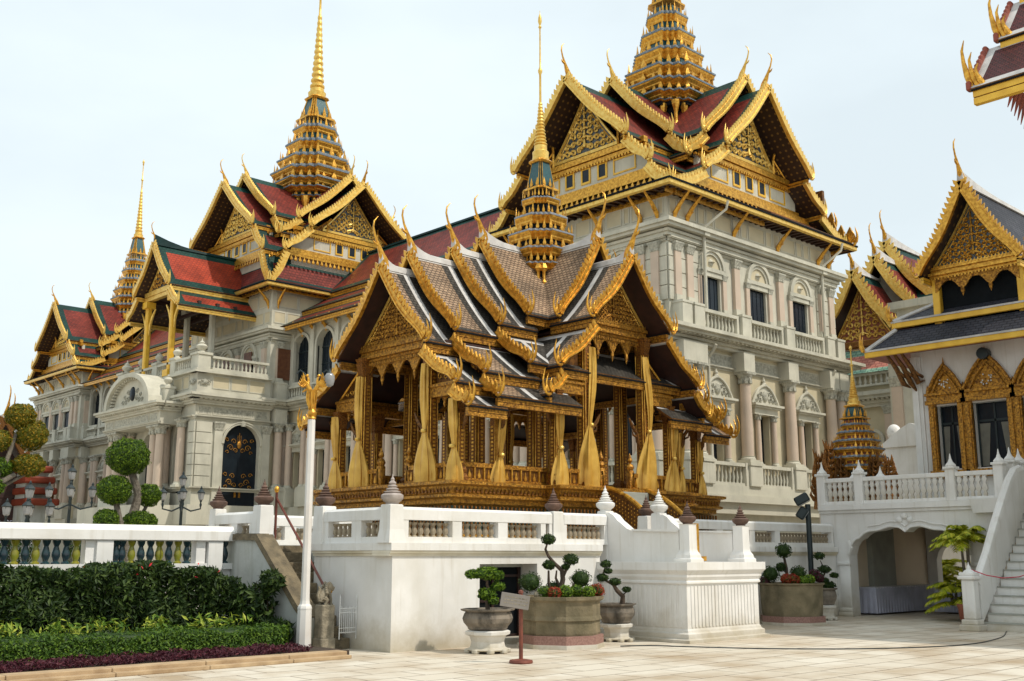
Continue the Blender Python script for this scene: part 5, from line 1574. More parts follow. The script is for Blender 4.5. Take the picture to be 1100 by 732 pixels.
# front wall with the dark doorway
F = FS(0, 16.3)
wallrun(T1, F, 12.3, 14.46, u0m=12.2); 
b = MB(F); b.use('plaster').box((14.46, -.5, 1.57), (16.06, 0, 1.73)); b.use('plaster_stain').box((14.46, -.5, 1.731), (16.06, .035, 1.78)); b.box((14.46, -.5, 1.782), (16.06, .07, 1.83)); b.use('plaster').box((14.46, -.5, 1.832), (16.06, .10, 1.97))
b.build('door_lintel', None, T1)
wallrun(T1, F, 16.06, 18.0)
b = MB(F); b.box((14.4, -.62, 0), (16.1, -.5, 1.6)); dr = b.build('doorway_shade', 'dark_fill', T1)  # near-black sheet painted as the shaded interior of the doorway
b = MB(F)
for u in (14.5, 15.24, 15.98): b.box((u - .03, -.5, .08), (u + .03, -.46, 1.56))
for z in (.1, .8, 1.3): b.box((14.5, -.5, z), (16.0, -.47, z + .05))
b.build('door_frame', 'red_wood', dr)
b = MB(F); b.box((14.46, -.45, 0), (16.06, .05, .10)); b.build('door_step', 'plaster', T1)
# left flank, rear parts, top
wallrun(T1, FW(12.3, 0), 16.8, 18.9)
wallrun(T1, FW(11.6, 0), 19.9, 22.1)
wallrun(T1, FW(15.2, 0), 22.1, 28.2)
wallrun(T1, FS(0, 17.0), 20.5, 29.1)
b = MB(); b.box((12.72, 16.75, 1.5), (18.0, 22.1, 1.94)); b.box((15.65, 22.1, 1.5), (18.0, 28.2, 1.942)); b.box((18.0, 17.45, 1.5), (29.1, 28.2, 1.945)); b.box((12.05, 19.9, 1.5), (12.75, 22.1, 1.935)); b.build('terrace_floor', 'plaster_old', T1)
b = MB(); b.box((12.6, 18.9, 0), (12.8, 19.95, 1.95)); b.box((11.8, 19.8, 0), (12.7, 19.95, 1.9)); b.build('stair_side_wall', 'plaster_old', T1)

# stone baluster shape, one mesh shared by every baluster of a kind
def baluster_proto(h, r, m_, seg=8):
    b = MB()
    b.lathe((0, 0, 0), [(r * .95, 0), (r * .95, h * .06), (r * .55, h * .12), (r * .95, h * .34), (r * .9, h * .48), (r * .5, h * .74), (r * .85, h * .88), (r * .95, h)], seg)
    return b
def put_balusters(T, F, u0, u1, y, z, proto, n, name='baluster'):
    for k in range(n):
        u = u0 + (u1 - u0) * (k + .5) / n
        p_ = F @ Vector((u, y, z))
        inst(proto, p_, T)
bp = baluster_proto(.27, .062, 'baluster_stone').build('baluster', 'baluster_stone', T1)
bp.location = (12.75, 16.42, 2.09)
def finial(T, x, y, z, m_='urn_stone', s=1.0, name='urn_finial', parent=None):
    b = MB()
    b.lathe((x, y, z), [(.13 * s, 0), (.13 * s, .03 * s), (.185 * s, .07 * s), (.225 * s, .12 * s), (.225 * s, .18 * s), (.17 * s, .215 * s), (.14 * s, .22 * s), (.175 * s, .245 * s), (.105 * s, .27 * s), (.135 * s, .30 * s), (.08 * s, .33 * s), (.105 * s, .36 * s),
                       (.06 * s, .385 * s), (.078 * s, .42 * s), (.035 * s, .47 * s), (.04 * s, .50 * s), (.015 * s, .54 * s), (.006 * s, .60 * s)], 14)
    return b.build(name, m_, T)
def post(T, x, y, z0, z1, w_=.15, fin=None, s=.8, flare=.05, name='terrace_post'):
    b = MB()
    R_ = lambda h, z: [(x - h, y - h, z), (x + h, y - h, z), (x + h, y + h, z), (x - h, y + h, z)]
    b.loft([R_(w_ + flare, z0), R_(w_ + flare * .3, z0 + .25), R_(w_, z1 - .02), R_(w_ - .015, z1)], True, True)
    o_ = b.build(name, 'plaster', T)
    if fin: finial(T, x, y, z1, fin, s, parent=o_)
    return o_
def rail_run(T, F, u0, u1, y=.0, z=1.97, top=2.64, gaps=(), nb=7, first=None):
    """solid coping and kerb with framed openings of stone balusters"""
    b = MB(F)
    th = .14
    rings = [[(u, y - th, 2.40 + z - 1.97), (u, y - th, top - .05), (u, y - th * .6, top), (u, y + th * .6, top), (u, y + th, top - .05), (u, y + th, 2.40 + z - 1.97)] for u in (u0, u1)]
    b.loft(rings, True, True)
    b.box((u0, y - th, z), (u1, y + th, z + .115))
    b.build('coping', 'plaster', T)
    segs = list(gaps)
    cur = u0
    for (a, c_) in segs + [(u1, u1)]:
        if a - cur > .02:
            q = MB(F); q.box((cur, y - th * .92, z + .115), (a, y + th * .92, 2.40 + z - 1.97)); q.build('rail_pier', 'plaster', T)
        if c_ > a:
            n = max(3, int(round((c_ - a) / .155)))
            put_balusters(T, F, a, c_, y, z + .115, bp, n)
        cur = c_
F = FS(0, 16.42)
rail_run(T1, F, 12.50, 16.50, gaps=((12.66, 13.74), (13.98, 14.95), (15.21, 16.17), (16.31, 16.42)))
rail_run(T1, F, 16.86, 18.25, gaps=((16.95, 18.15),))
post(T1, 12.36, 16.42, 1.97, 2.68, .15, 'urn_pale', .95)
post(T1, 16.68, 16.42, 1.97, 2.66, .15, 'urn_stone', .85)
F = FW(12.42, 0)
rail_run(T1, F, 16.58, 18.6, gaps=((16.66, 17.30), (17.62, 18.42)), nb=5)
post(T1, 12.42, 18.75, 1.97, 2.72, .16, 'urn_stone', .9)
F = FW(11.72, 0)
rail_run(T1, F, 20.1, 21.75, gaps=((20.30, 20.80), (21.05, 21.6)))
post(T1, 11.72, 19.98, 1.97, 2.76, .15, 'urn_stone', .9); post(T1, 11.72, 21.9, 1.97, 2.74, .13, 'urn_stone', .85)
rail_run(T1, FS(0, 21.98), 11.9, 15.3, gaps=((12.2, 13.4), (13.7, 15.0)))
rail_run(T1, FW(15.32, 0), 22.2, 28.0, gaps=((22.4, 23.6), (24.0, 25.4), (25.8, 27.2)))
b = MB(); b.box((11.7, 22.0, 0), (15.6, 22.1, 1.94)); b.build('retaining_wall', 'plaster', T1)
F = FS(0, 17.12)
rail_run(T1, F, 20.75, 29.0, gaps=((21.1, 23.3), (23.55, 24.75), (25.0, 25.95), (26.2, 28.9)))
for (x, y) in ((20.62, 17.12),): post(T1, x, y, 1.97, 2.68, .15, 'urn_stone', .85)
# stepped stair block projecting from the terrace
X0, X1, Y0, Y1 = 18.02, 20.55, 13.95, 16.75
def ringb(k, z): return [(X0 - k, Y0 - k, z), (X1 + k, Y0 - k, z), (X1 + k, Y1, z), (X0 - k, Y1, z)]
b = MB(); b.loft([ringb(.16, 0), ringb(.16, .06), ringb(.08, .08), ringb(.08, .17), ringb(.03, .20), ringb(.02, .24), ringb(0, .27), ringb(0, 1.15), ringb(.04, 1.17), ringb(.04, 1.20), ringb(.02, 1.23), ringb(.06, 1.30), ringb(.06, 1.35), ringb(.10, 1.40), ringb(.13, 1.44), ringb(.13, 1.60)], True, True)
b.build('stair_block', 'plaster', T1)
b = MB(FS(0, Y0))
for k in range(20):
    u = X0 + .1 + (X1 - X0 - .2) * (k + .5) / 20
    b.box((u - .03, 0, .30), (u + .03, .018, 1.12))
b.build('fluting', 'plaster', T1)
b = MB(FW(X0, 0))
for k in range(16):
    u = Y0 + .1 + (2.1) * (k + .5) / 16
    b.box((u - .03, 0, .30), (u + .03, .018, 1.12))
b.build('fluting', 'plaster', T1)
# low side walls of the landing with a curved shoulder up to the white finial posts
for xx, fin_y in ((18.38, 16.42), (20.28, 16.42)):
    b = MB()
    prof = [(14.3, 1.60), (14.3, 2.22), (15.55, 2.26), (15.72, 2.31), (15.88, 2.42), (16.0, 2.50), (16.12, 2.62), (16.25, 2.68), (16.6, 2.68), (16.6, 1.60)]
    b.prism(prof, 'x', xx - .12, xx + .12)
    b.prism([(14.3, 2.223), (15.55, 2.263), (15.55, 2.30), (14.3, 2.27)], 'x', xx - .17, xx + .17)
    b.build('landing_wall', 'plaster', T1)
    post(T1, xx, 16.45, 1.6, 2.72, .13, 'plaster', .95, flare=.02)
    # front posts with flared feet
    b = MB()
    y = 14.15
    R_ = lambda h, z: [(xx - h, y - h, z), (xx + h, y - h, z), (xx + h, y + h, z), (xx - h, y + h, z)]
    b.loft([R_(.22, 1.60), R_(.22, 1.66), R_(.19, 1.69), R_(.18, 1.75), R_(.14, 1.82), R_(.13, 1.86), R_(.125, 2.36), R_(.14, 2.38)], True, True)
    b.build('landing_post', 'plaster', T1)
    finial(T1, xx, y, 2.38, 'urn_stone', .80)
# gilded stair with pierced curved sides and stone treads
G = thing('gilded_stair', 'short stair with two curved pierced gold side panels in front of the pavilion', 'stair', (22.1, 18, 1.95))
for xx in (21.35, 22.85):
    b = MB()
    N = 14
    pts = []
    for k in range(N + 1):
        t = k / N
        y = 19.12 - 2.05 * t
        z = 3.46 - 1.35 * t ** 1.7
        pts.append((y, z))
    poly = pts + [(pts[-1][0], 1.95), (pts[0][0], 1.95)]
    b.use('dark_gold').prism(poly, 'x', xx - .02, xx + .02)
    b.use('gold').tube([(xx, y, z + .02) for y, z in pts], .06, 8)
    pn = b.build('side_panel', None, G)
    q = MB()
    for k in range(1, 20):
        y = 19.1 - 2.0 * k / 20
        t = (19.12 - y) / 2.05; zt = 3.42 - 1.35 * t ** 1.7 - .05
        z = 2.0 + (.05 if k % 2 else 0)
        while z < zt:
            q.sphere((xx - .02, y, z), .022, 5, 4, sx=.6)
            z += .10
    q.build('gilt_studs', 'gold', pn)
for k in range(6):
    b = MB(); z = 1.95 + .24 * (k + 1); b.bbox((21.37, 17.35 + .3 * k, 1.94), (22.83, 17.35 + .3 * (k + 1) + .02, z), .015); b.build('tread', 'stone_grey', G)
gg = thing('gilt_gate_leaf', 'small pierced gold gate leaf between the two front posts of the stair block', 'gate', (19.1, 14.6, 1.6))
b = MB(); b.use('dark_gold').box((18.75, 14.55, 1.75), (19.15, 14.58, 2.3)); b.use('gold').box((19.15, 14.52, 1.62), (19.25, 14.62, 2.42)); b.box((18.75, 14.53, 2.3), (19.15, 14.6, 2.36)); b.box((19.1, 14.45, 1.62), (19.4, 14.7, 1.72))
b.build('gate_panel', None, gg)
b = MB()
for i in range(4):
    for k in range(6): b.sphere((18.8 + i * .095, 14.54, 1.8 + k * .095 + (.04 if i % 2 else 0)), .022, 5, 4)
b.build('gilt_studs', 'gold', gg)

# ---------------------------------------------------------------- old side stair on the left
S_ = thing('garden_stair', 'narrow weathered stone stair with a stained white side wall topped by mossy cement', 'stair', (12, 18.6, 0))
b = MB()
prof = [(17.75, 0), (17.75, .62), (18.05, .80), (19.62, 2.10), (20.85, 2.12), (21.0, 2.02), (21.0, 0)]
b.prism(prof, 'x', 11.42, 11.66); b.build('side_wall', 'plaster_old', S_)
b = MB()
cap = [(17.72, .62), (18.02, .84), (19.60, 2.16), (20.88, 2.18), (21.05, 2.08), (21.05, 1.98), (20.83, 2.06), (19.66, 2.04), (18.10, .74), (17.80, .54)]
b.prism(cap, 'x', 11.36, 11.74)
b.prism([(y + .03, z + .055) for y, z in ((17.8, .62), (18.02, .80), (19.60, 2.12), (20.8, 2.14), (20.8, 2.10), (19.66, 2.06), (18.06, .76))], 'x', 11.46, 11.66)
b.build('coping', 'cement_old', S_)
n = 10
for k in range(n):
    y0 = 17.55 + k * .235; z = .20 * (k + 1) - (.0 if k < 9 else .06)
    b = MB(); b.bbox((11.70, y0, 0), (12.28 if y0 < 18.9 else 12.55, y0 + .26 if k < n - 1 else 19.93, z), .012); b.build('tread', 'cement_old', S_)
# handrail
H_ = thing('handrail', 'dark red sloping metal handrail with gold ball finials on the old side stair', 'handrail', (12, 19, 0))
for (y, zb, zt) in ((19.95, 1.9, 3.05), (17.85, .2, 1.05)):
    b = MB(); b.tube([(12.0, y, zb), (12.0, y, zt)], .028, 8); p_ = b.build('post', 'rail_paint', H_)
    b = MB(); b.sphere((12.0, y, zt + .05), .055, 10, 8, sz=1.2); b.lathe((12, y, zt), [(.03, -.02), (.045, 0), (.03, .02)], 8); b.build('ball_finial', 'gold', p_)
b = MB(); b.tube([(12.0, 19.95, 2.92), (12.0, 17.85, .95)], .025, 8); b.build('rail', 'rail_paint', H_)
# guardian figure on its pillar
st = thing('guardian_statue', 'weathered stone lion figure on a square pillar at the foot of the old stair', 'statue', (11.72, 17.6, 0))
b = MB(); b.bbox((11.58, 17.45, 0), (11.86, 17.73, .83), .02); b.bbox((11.56, 17.43, .0), (11.88, 17.75, .22), .02); b.build('pillar', 'stone_weathered', st)
bm_ = MB()
Cx, Cy, Cz = 11.72, 17.6, .83
bm_.sm = True
bm_.tube([(Cx - .08, Cy, Cz + .05), (Cx - .06, Cy, Cz + .16), (Cx + .0, Cy, Cz + .22), (Cx + .06, Cy, Cz + .28), (Cx + .09, Cy, Cz + .32)], [.07, .09, .085, .075, .05], 10)
bm_.sphere((Cx + .07, Cy - .01, Cz + .33), .085, 12, 9, sy=.95)
bm_.tube([(Cx + .10, Cy - .02, Cz + .31), (Cx + .17, Cy - .03, Cz + .29)], [.055, .04], 8)
for sg in (-1, 1):
    bm_.tube([(Cx + .05, Cy + sg * .06, Cz + .22), (Cx + .09, Cy + sg * .06, Cz + .10), (Cx + .09, Cy + sg * .06, Cz + .0), (Cx + .13, Cy + sg * .06, Cz + .005)], [.035, .03, .028, .02], 8)
    bm_.tube([(Cx - .07, Cy + sg * .07, Cz + .13), (Cx - .01, Cy + sg * .09, Cz + .08), (Cx - .05, Cy + sg * .09, Cz + .0), (Cx + .02, Cy + sg * .09, Cz + .01)], [.06, .045, .03, .022], 8)
    bm_.sphere((Cx + .04, Cy + sg * .07, Cz + .40), .028, 8, 6)
    for k in range(5):
        a = k * .5
        bm_.sphere((Cx + .02 - .05 * math.sin(a), Cy + sg * (.05 + .012 * k), Cz + .38 - .04 * k), .032, 7, 5)
bm_.tube([(Cx - .12, Cy, Cz + .08), (Cx - .16, Cy, Cz + .18), (Cx - .12, Cy, Cz + .28), (Cx - .15, Cy, Cz + .34)], [.03, .03, .035, .01], 7)
bm_.build('lion_figure', 'stone_weathered', st)
# little white iron gate
gt = thing('iron_gate', 'low white iron gate with thin bars across the foot of the old stair', 'gate', (12.1, 17.35, 0))
b = MB()
for k in range(10):
    x = 11.90 + .40 * k / 9
    if k in (0, 9): continue
    b2 = MB(); b2.tube([(x, 17.36, .30), (x, 17.36, .80 if k % 2 else .76)], .006, 6); b2.build('bar', 'white_metal', gt)
for x in (11.9, 12.28): b2 = MB(); b2.tube([(x, 17.36, .2), (x, 17.36, .95)], .011, 6); b2.tube([(x, 17.36, .95), (x, 17.36, 1.02)], [.016, .002], 6); b2.build('gate_post', 'white_metal', gt)
for z in (.32, .40, .68, .76): b2 = MB(); b2.tube([(11.9, 17.36, z), (12.28, 17.36, z)], .007, 6); b2.build('rail', 'white_metal', gt)

# ---------------------------------------------------------------- garden balustrade on the left
B_ = thing('garden_balustrade', 'long white balustrade with blue and yellow glazed balusters behind the hedge', 'balustrade', (6, 20.7, 0))
F = FS(0, 20.7)
b = MB(F)
rings = [[(u, -.26, 2.02), (u, -.26, 2.24), (u, -.16, 2.33), (u, .04, 2.33), (u, .14, 2.22), (u, .14, 2.04), (u, .08, 2.02)] for u in (-14, 11.42)]
b.loft(rings, True, True); b.box((-14, -.20, 1.46), (11.42, .08, 1.58)); b.box((-14, -.12, 0), (11.42, .0, 1.46)); b.build('coping', 'plaster', B_)
for u in (-13, -10.2, -7.4, -4.6, -1.8, 1.0, 3.55, 6.0, 8.7, 11.02):
    q = MB(F); q.box((u - .16, -.2, 0), (u + .16, .10, 2.019)); q.build('pier', 'plaster', B_)
for u in (8.45, 10.72, 5.75):
    q = MB(F); q.box((u - .1, -.19, 1.58), (u + .1, .03, 2.018)); q.build('pier_panel', 'plaster', B_)
pb = {}
for m_, nm in (('glaze_blue', 'blue_baluster'), ('glaze_yellow', 'yellow_baluster')):
    q = baluster_proto(.44, .085, m_, 10); pb[m_] = q.build(nm, m_, B_)
pb['glaze_blue'].location = (8.98, 20.76, 1.58); pb['glaze_yellow'].location = (9.86, 20.76, 1.58)
for (a, c_) in ((1.2, 3.3), (3.75, 5.6), (6.25, 8.3), (9.0, 10.55), (11.2, 11.4)):
    n = max(1, int((c_ - a) / .175))
    for k in range(n):
        u = a + (c_ - a) * (k + .5) / n
        if abs(u - 8.98) < .05: continue
        key = 'glaze_yellow' if (k % 9 in (1, 4, 6)) and c_ - a > 1 else 'glaze_blue'
        inst(pb[key], F @ Vector((u, -.06, 1.58)), B_)

# ---------------------------------------------------------------- tall lamp post with gilded winged figures
L_ = thing('gilded_lamp_post', 'tall white lamp post with gilded winged figures and a pink glass lantern on top', 'lamp post', (11.25, 17.55, 0))
px, py = 11.25, 17.55
b = MB()
R8 = lambda r, z: [(px + r * math.cos(k * math.pi / 4 + .39), py + r * math.sin(k * math.pi / 4 + .39), z) for k in range(8)]
b.loft([R8(.155, 0), R8(.155, .05), R8(.14, .07), R8(.130, .75), R8(.135, .78), R8(.125, .82), R8(.095, .86), R8(.085, .92), R8(.08, 1.4), R8(.072, 4.30)], True, True)
b.build('pole', 'pole_paint', L_)
b = MB(); b.lathe((px, py, 0), [(.074, 4.29), (.088, 4.31), (.07, 4.34), (.09, 4.38), (.092, 4.43), (.065, 4.47), (.05, 4.5), (.055, 4.8), (.085, 4.86)], 12)
for k in range(8):
    a = k * math.pi / 4; b.tube([(px + .06 * math.cos(a), py + .06 * math.sin(a), 4.48), (px + .085 * math.cos(a), py + .085 * math.sin(a), 4.82)], .013, 4)
b.build('capital', 'gold', L_)
rx, ry = math.cos(R(-43)), math.sin(R(-43))
for s in (-1, 1):
    b = MB()
    q = lambda a, z, o=0: (px + rx * a * .66 * s - ry * o * .5, py + ry * a * .66 * s + rx * o * .5, 4.86 + (z - 4.86) * .72)
    b.tube([q(.02, 4.78), q(.10, 4.90), q(.16, 5.0), q(.13, 5.12), q(.15, 5.20)], [.04, .045, .045, .03, .025], 8)
    b.sphere(q(.17, 5.25), .032, 8, 6)
    b.tube([q(.20, 5.25), q(.26, 5.24)], [.025, .005], 5)
    for k in range(5):
        b.tube([q(.12 + .03 * k, 5.02 - .02 * k, .05), q(.24 + .03 * k, 5.10 - .03 * k, .10), q(.28 + .035 * k, 5.32 - .07 * k, .12)], [.018, .02, .005], 5)
        b.tube([q(.12 + .03 * k, 5.02 - .02 * k, -.05), q(.24 + .03 * k, 5.10 - .03 * k, -.10), q(.28 + .035 * k, 5.32 - .07 * k, -.12)], [.018, .02, .005], 5)
    b.tube([q(.12, 4.92), q(.24, 4.84), q(.30, 4.80)], [.03, .02, .008], 6)
    b.build('winged_figure', 'gold', L_)
    b = MB(); b.tube([q(.16, 5.05), q(.24, 5.30), q(.38, 5.40), q(.48, 5.30)], .015, 6); ar = b.build('lamp_arm', 'iron', L_)
    if s == 1:
        b = MB(); b.lathe(q(.48, 4.95), [(.03, 0), (.075, .03), (.10, .12), (.10, .20), (.06, .26)], 12); b.build('glass_globe', 'lamp_glass', L_)
        b = MB(); b.lathe(q(.48, 5.20), [(.09, 0), (.10, .02), (.05, .07), (.02, .13), (.005, .18)], 10); b.build('lamp_cap', 'iron', L_)

# ---------------------------------------------------------------- foliage helpers
def leaves(name, pts_fn, n, size, mat_, parent=None, seed=1, flat=.5, asp=1.7):
    rn = random.Random(seed)
    v = []; f = []
    for _ in range(n):
        p_, nrm = pts_fn(rn)
        nrm = Vector(nrm)
        d = Vector((rn.gauss(0, 1), rn.gauss(0, 1), rn.gauss(0, 1)))
        nn = (nrm * flat * 2 + d * (1 - flat))
        if nn.length < 1e-6: nn = Vector((0, 0, 1))
        nn.normalize()
        t = nn.cross(Vector((rn.gauss(0, 1), rn.gauss(0, 1), rn.gauss(0, 1))))
        if t.length < 1e-6: continue
        t.normalize(); b_ = nn.cross(t)
        s = size * rn.uniform(.65, 1.35)
        c = Vector(p_)
        i = len(v)
        v += [tuple(c - t * s * asp * .5), tuple(c + b_ * s * .35 + nn * s * .12), tuple(c + t * s * asp * .5), tuple(c - b_ * s * .35 + nn * s * .12)]
        f.append((i, i + 1, i + 2, i + 3))
    me = bpy.data.meshes.new(name); me.from_pydata(v, [], f); me.materials.append(MATS[mat_])
    o = bpy.data.objects.new(name, me); col.objects.link(o)
    if parent is not None:
        o.parent = parent; o.matrix_parent_inverse = Matrix.Translation(-parent_loc(parent))
    return o
def ball_fn(c, r, sz=1.0, shell=.8, low=-1.0):
    def fn(rn):
        while True:
            d = Vector((rn.gauss(0, 1), rn.gauss(0, 1), rn.gauss(0, 1))).normalized()
            if d.z > low: break
        k = shell + (1 - shell) * rn.random() ** .5
        wob = 1 + .06 * math.sin(d.x * 7 + c[0]) * math.sin(d.y * 6) + .035 * math.sin(d.z * 11 + c[1] * 3) + (.09 * rn.random() if rn.random() < .06 else 0)
        return (c[0] + d.x * r * k * wob, c[1] + d.y * r * k * wob, c[2] + d.z * r * k * sz * wob), d
    return fn
def multi(fns, ws):
    def fn(rn): return rn.choices(fns, ws)[0](rn)
    return fn
def topiary_ball(T, c, r, mat_, n=None, size=None, sz=.9, core='leaf_dark', name='foliage', seed=3):
    size = size or r * .085
    n = n or int(1900)
    o_ = leaves(name, ball_fn(c, r, sz, .84), n, size, mat_, T, seed + int(c[0] * 100), flat=.45)
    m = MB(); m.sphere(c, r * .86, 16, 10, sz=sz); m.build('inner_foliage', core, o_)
    return o_
def box_fn(x0, x1, y0, y1, z0, z1, amp=.04, fz=1.5):
    def fn(rn):
        q = rn.random()
        x = rn.uniform(x0, x1)
        bump = amp * (math.sin(x * 3.1) + math.sin(x * 7.7 + 1) * .6 + math.sin(x * 17) * .4)
        if q < .60:      # front face
            z = rn.uniform(z0, z1 + bump); return (x, y0 + rn.uniform(0, .08) - amp * math.sin(z * 5 + x * 4) * .6, z), (0, -1, .25)
        elif q < .9:
            y = rn.uniform(y0, y1); return (x, y, z1 + bump + amp * .5 * math.sin(y * 9) - rn.random() ** 2 * .1), (0, 0, 1)
        else:
            y = rn.uniform(y0, y1); z = rn.uniform(z0, z1); return (x1 - rn.uniform(0, .06) if rn.random() < .8 else x0, y, z), (1, 0, .3)
    return fn

# ---------------------------------------------------------------- garden bed on the left
b = MB(); b.box((-12, 16.3, 0), (11.4, 20.6, .10)); o = b.build('garden_soil', 'soil'); tag(o, kind='structure')
K = thing('garden_kerb', 'low two stepped tan stone kerb along the front of the flower bed', 'kerb', (5, 16.05, 0))
for k in range(15):
    x0 = -11 + 1.5 * k; x1 = min(x0 + 1.49, 11.15)
    if x1 <= x0: continue
    b = MB(); b.bbox((x0, 15.86, 0), (x1, 16.1, .06), .01); b.bbox((x0, 16.0, .0), (x1, 16.32, .12), .012); b.build('kerb_stone', 'kerb_stone', K) if 'kerb_stone' in MATS else b.build('kerb_stone', 'pot_stone', K)
hd = thing('clipped_box_hedge', 'low bright green clipped hedge directly behind the purple edging plants', 'hedge', (6, 17.8, 0))
leaves('foliage', box_fn(-8, 10.62, 17.05, 18.15, .1, .50, .03), 36000, .038, 'leaf_box', hd, 11)
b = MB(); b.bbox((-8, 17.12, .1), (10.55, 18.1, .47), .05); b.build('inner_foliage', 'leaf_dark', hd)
def hedge_fn(rn):
    x = rn.uniform(-4, 10.85)
    top = 1.52 + .07 * math.sin(x * 2.3) + .05 * math.sin(x * 6.1 + 2) + .03 * math.sin(x * 13)
    if x > 10.2: top -= (x - 10.2) * .30
    q = rn.random()
    z = .12 + (top - .12) * rn.random() ** .8
    gap = .5 + .5 * math.sin(x * 1.9 + .7)
    if z < .55 and rn.random() < .55 * gap: z += .5
    if q < .72: return (x, 19.15 + rn.uniform(0, .35) + .10 * math.sin(x * 3 + z * 4) + .06 * math.sin(x * 11), z), (0, -1, .5)
    return (x, rn.uniform(19.2, 20.3), top - rn.random() ** 2 * .22), (0, 0, 1)
hb = thing('flowering_hedge', 'tall dark green leafy hedge with a few red flowers below the long white balustrade', 'hedge', (6, 19.6, 0))
leaves('foliage', hedge_fn, 42000, .062, 'leaf_hedge', hb, 12, flat=.3, asp=2.1)
def fl_fn(rn): 
    p_, n_ = hedge_fn(rn); return (p_[0], p_[1] - .05, 1.3 + .3 * rn.random()), n_
def back_fn(rn):
    x = rn.uniform(-4, 10.8); return (x, rn.uniform(19.85, 20.35), rn.uniform(.1, 1.42)), (0, -1, .3)
leaves('inner_foliage', back_fn, 16000, .085, 'leaf_hedge', hb, 21, flat=.5, asp=1.8)
leaves('flowers', fl_fn, 60, .05, 'flower_red', hb, 14)
b = MB(); 
for k in range(46):
    x = -3.8 + k * .325 + rnd.uniform(-.08, .08); y = 19.55 + rnd.uniform(-.15, .15)
    b.tube([(x, y, .1), (x + rnd.uniform(-.08, .08), y, .6), (x + rnd.uniform(-.15, .15), y + .05, 1.2)], [.018, .014, .006], 5)
b.build('stems', 'bark_grey', hb)
def vg_fn(rn):
    x = rn.uniform(-6, 10.6); c = round(x / .28) * .28
    return (c + rn.gauss(0, .1), 18.45 + .25 * math.sin(c * 5) + rn.gauss(0, .12), .5 + .10 * math.sin(c * 7.3) + rn.gauss(0, .07)), (rn.gauss(0, .4), -.3, .9)
o = leaves('variegated_ground_cover', vg_fn, 3000, .06, 'leaf_variegated', None, 15, flat=.4, asp=2.4); tag(o, kind='stuff'); 
def lw_fn(rn):
    x = rn.uniform(-6, 11.1); return (x, rn.uniform(18.2, 19.1), rn.uniform(.12, .46)), (0, -.3, .9)
o = leaves('low_green_cover', lw_fn, 9000, .07, 'leaf_dark', None, 16, flat=.3, asp=2.0); tag(o, kind='stuff')
def pu_fn(rn):
    x = rn.uniform(-8, 10.7); y = rn.uniform(16.34, 17.05)
    return (x, y, .12 + .10 * rn.random() + .04 * math.sin(x * 8) * math.sin(y * 11)), (0, -.2, 1)
o = leaves('purple_edging_plants', pu_fn, 26000, .032, 'leaf_purple', None, 17, flat=.3, asp=2.0); tag(o, kind='stuff')
sh = thing('leafy_shrub', 'loose green shrub leaning against the stained side wall of the old stair', 'shrub', (11.0, 18.9, 0))
leaves('foliage', multi([ball_fn((10.95, 18.9, .75), .42, 1.1, .3), ball_fn((11.15, 18.6, 1.25), .25, .9, .2), ball_fn((11.1, 18.2, .35), .28, .8, .3)], [5, 2, 3]), 1500, .085, 'leaf_hedge', sh, 19, flat=.3, asp=2.4)
b = MB()
for k in range(5): b.tube([(10.95, 18.9, .1), (10.9 + .08 * k, 18.85 - .05 * k, .7), (10.95 + .06 * k, 18.8 - .05 * k, 1.25)], [.016, .012, .004], 5)
b.build('stems', 'bark', sh)

# ---------------------------------------------------------------- potted trees
def clump(T, c, r, mat_, seed, n=420, sz=.7, size=None, name='foliage_pad'):
    o_ = leaves(name, ball_fn(c, r, sz, .72), n, size or r * .16, mat_, T, seed, flat=.4)
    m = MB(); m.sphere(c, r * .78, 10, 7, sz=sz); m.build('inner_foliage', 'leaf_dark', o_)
def bowl_pot(T, x, y, r, z0, h, seg=8, rot=.2, m_='pot_stone'):
    b = MB()
    prof = [(r * .72, 0), (r * .78, h * .06), (r * .80, h * .14), (r * .95, h * .35), (r * 1.0, h * .55), (r * .93, h * .78), (r * .88, h * .86), (r * 1.06, h * .93), (r * 1.08, h), (r * .92, h), (r * .9, h * .93)]
    b.lathe((x, y, z0), prof, seg, smooth=False, rot=rot)
    p_ = b.build('bowl', m_, T)
    b = MB(); b.lathe((x, y, z0 + h * .90), [(.001, 0), (r * .9, 0), (r * .9, .01), (.001, .015)], 14); b.build('potting_soil', 'soil', p_)
    return p_
def white_stand(T, x, y, r, h, rot=.2):
    b = MB()
    b.lathe((x, y, 0), [(r * .9, h * .10), (r * .98, h * .16), (r * .78, h * .26), (r * .72, h * .5), (r * .80, h * .74), (r * .98, h * .82), (r * 1.0, h * .95), (r * .9, h)], 8, smooth=False, rot=rot)
    for k in range(8):
        a = rot + k * math.pi / 4
        b.bbox((x + r * .86 * math.cos(a) - .06, y + r * .86 * math.sin(a) - .06, 0), (x + r * .86 * math.cos(a) + .06, y + r * .86 * math.sin(a) + .06, h * .2), .02)
    b.build('stand', 'plaster_stain' if False else 'plaster', T)

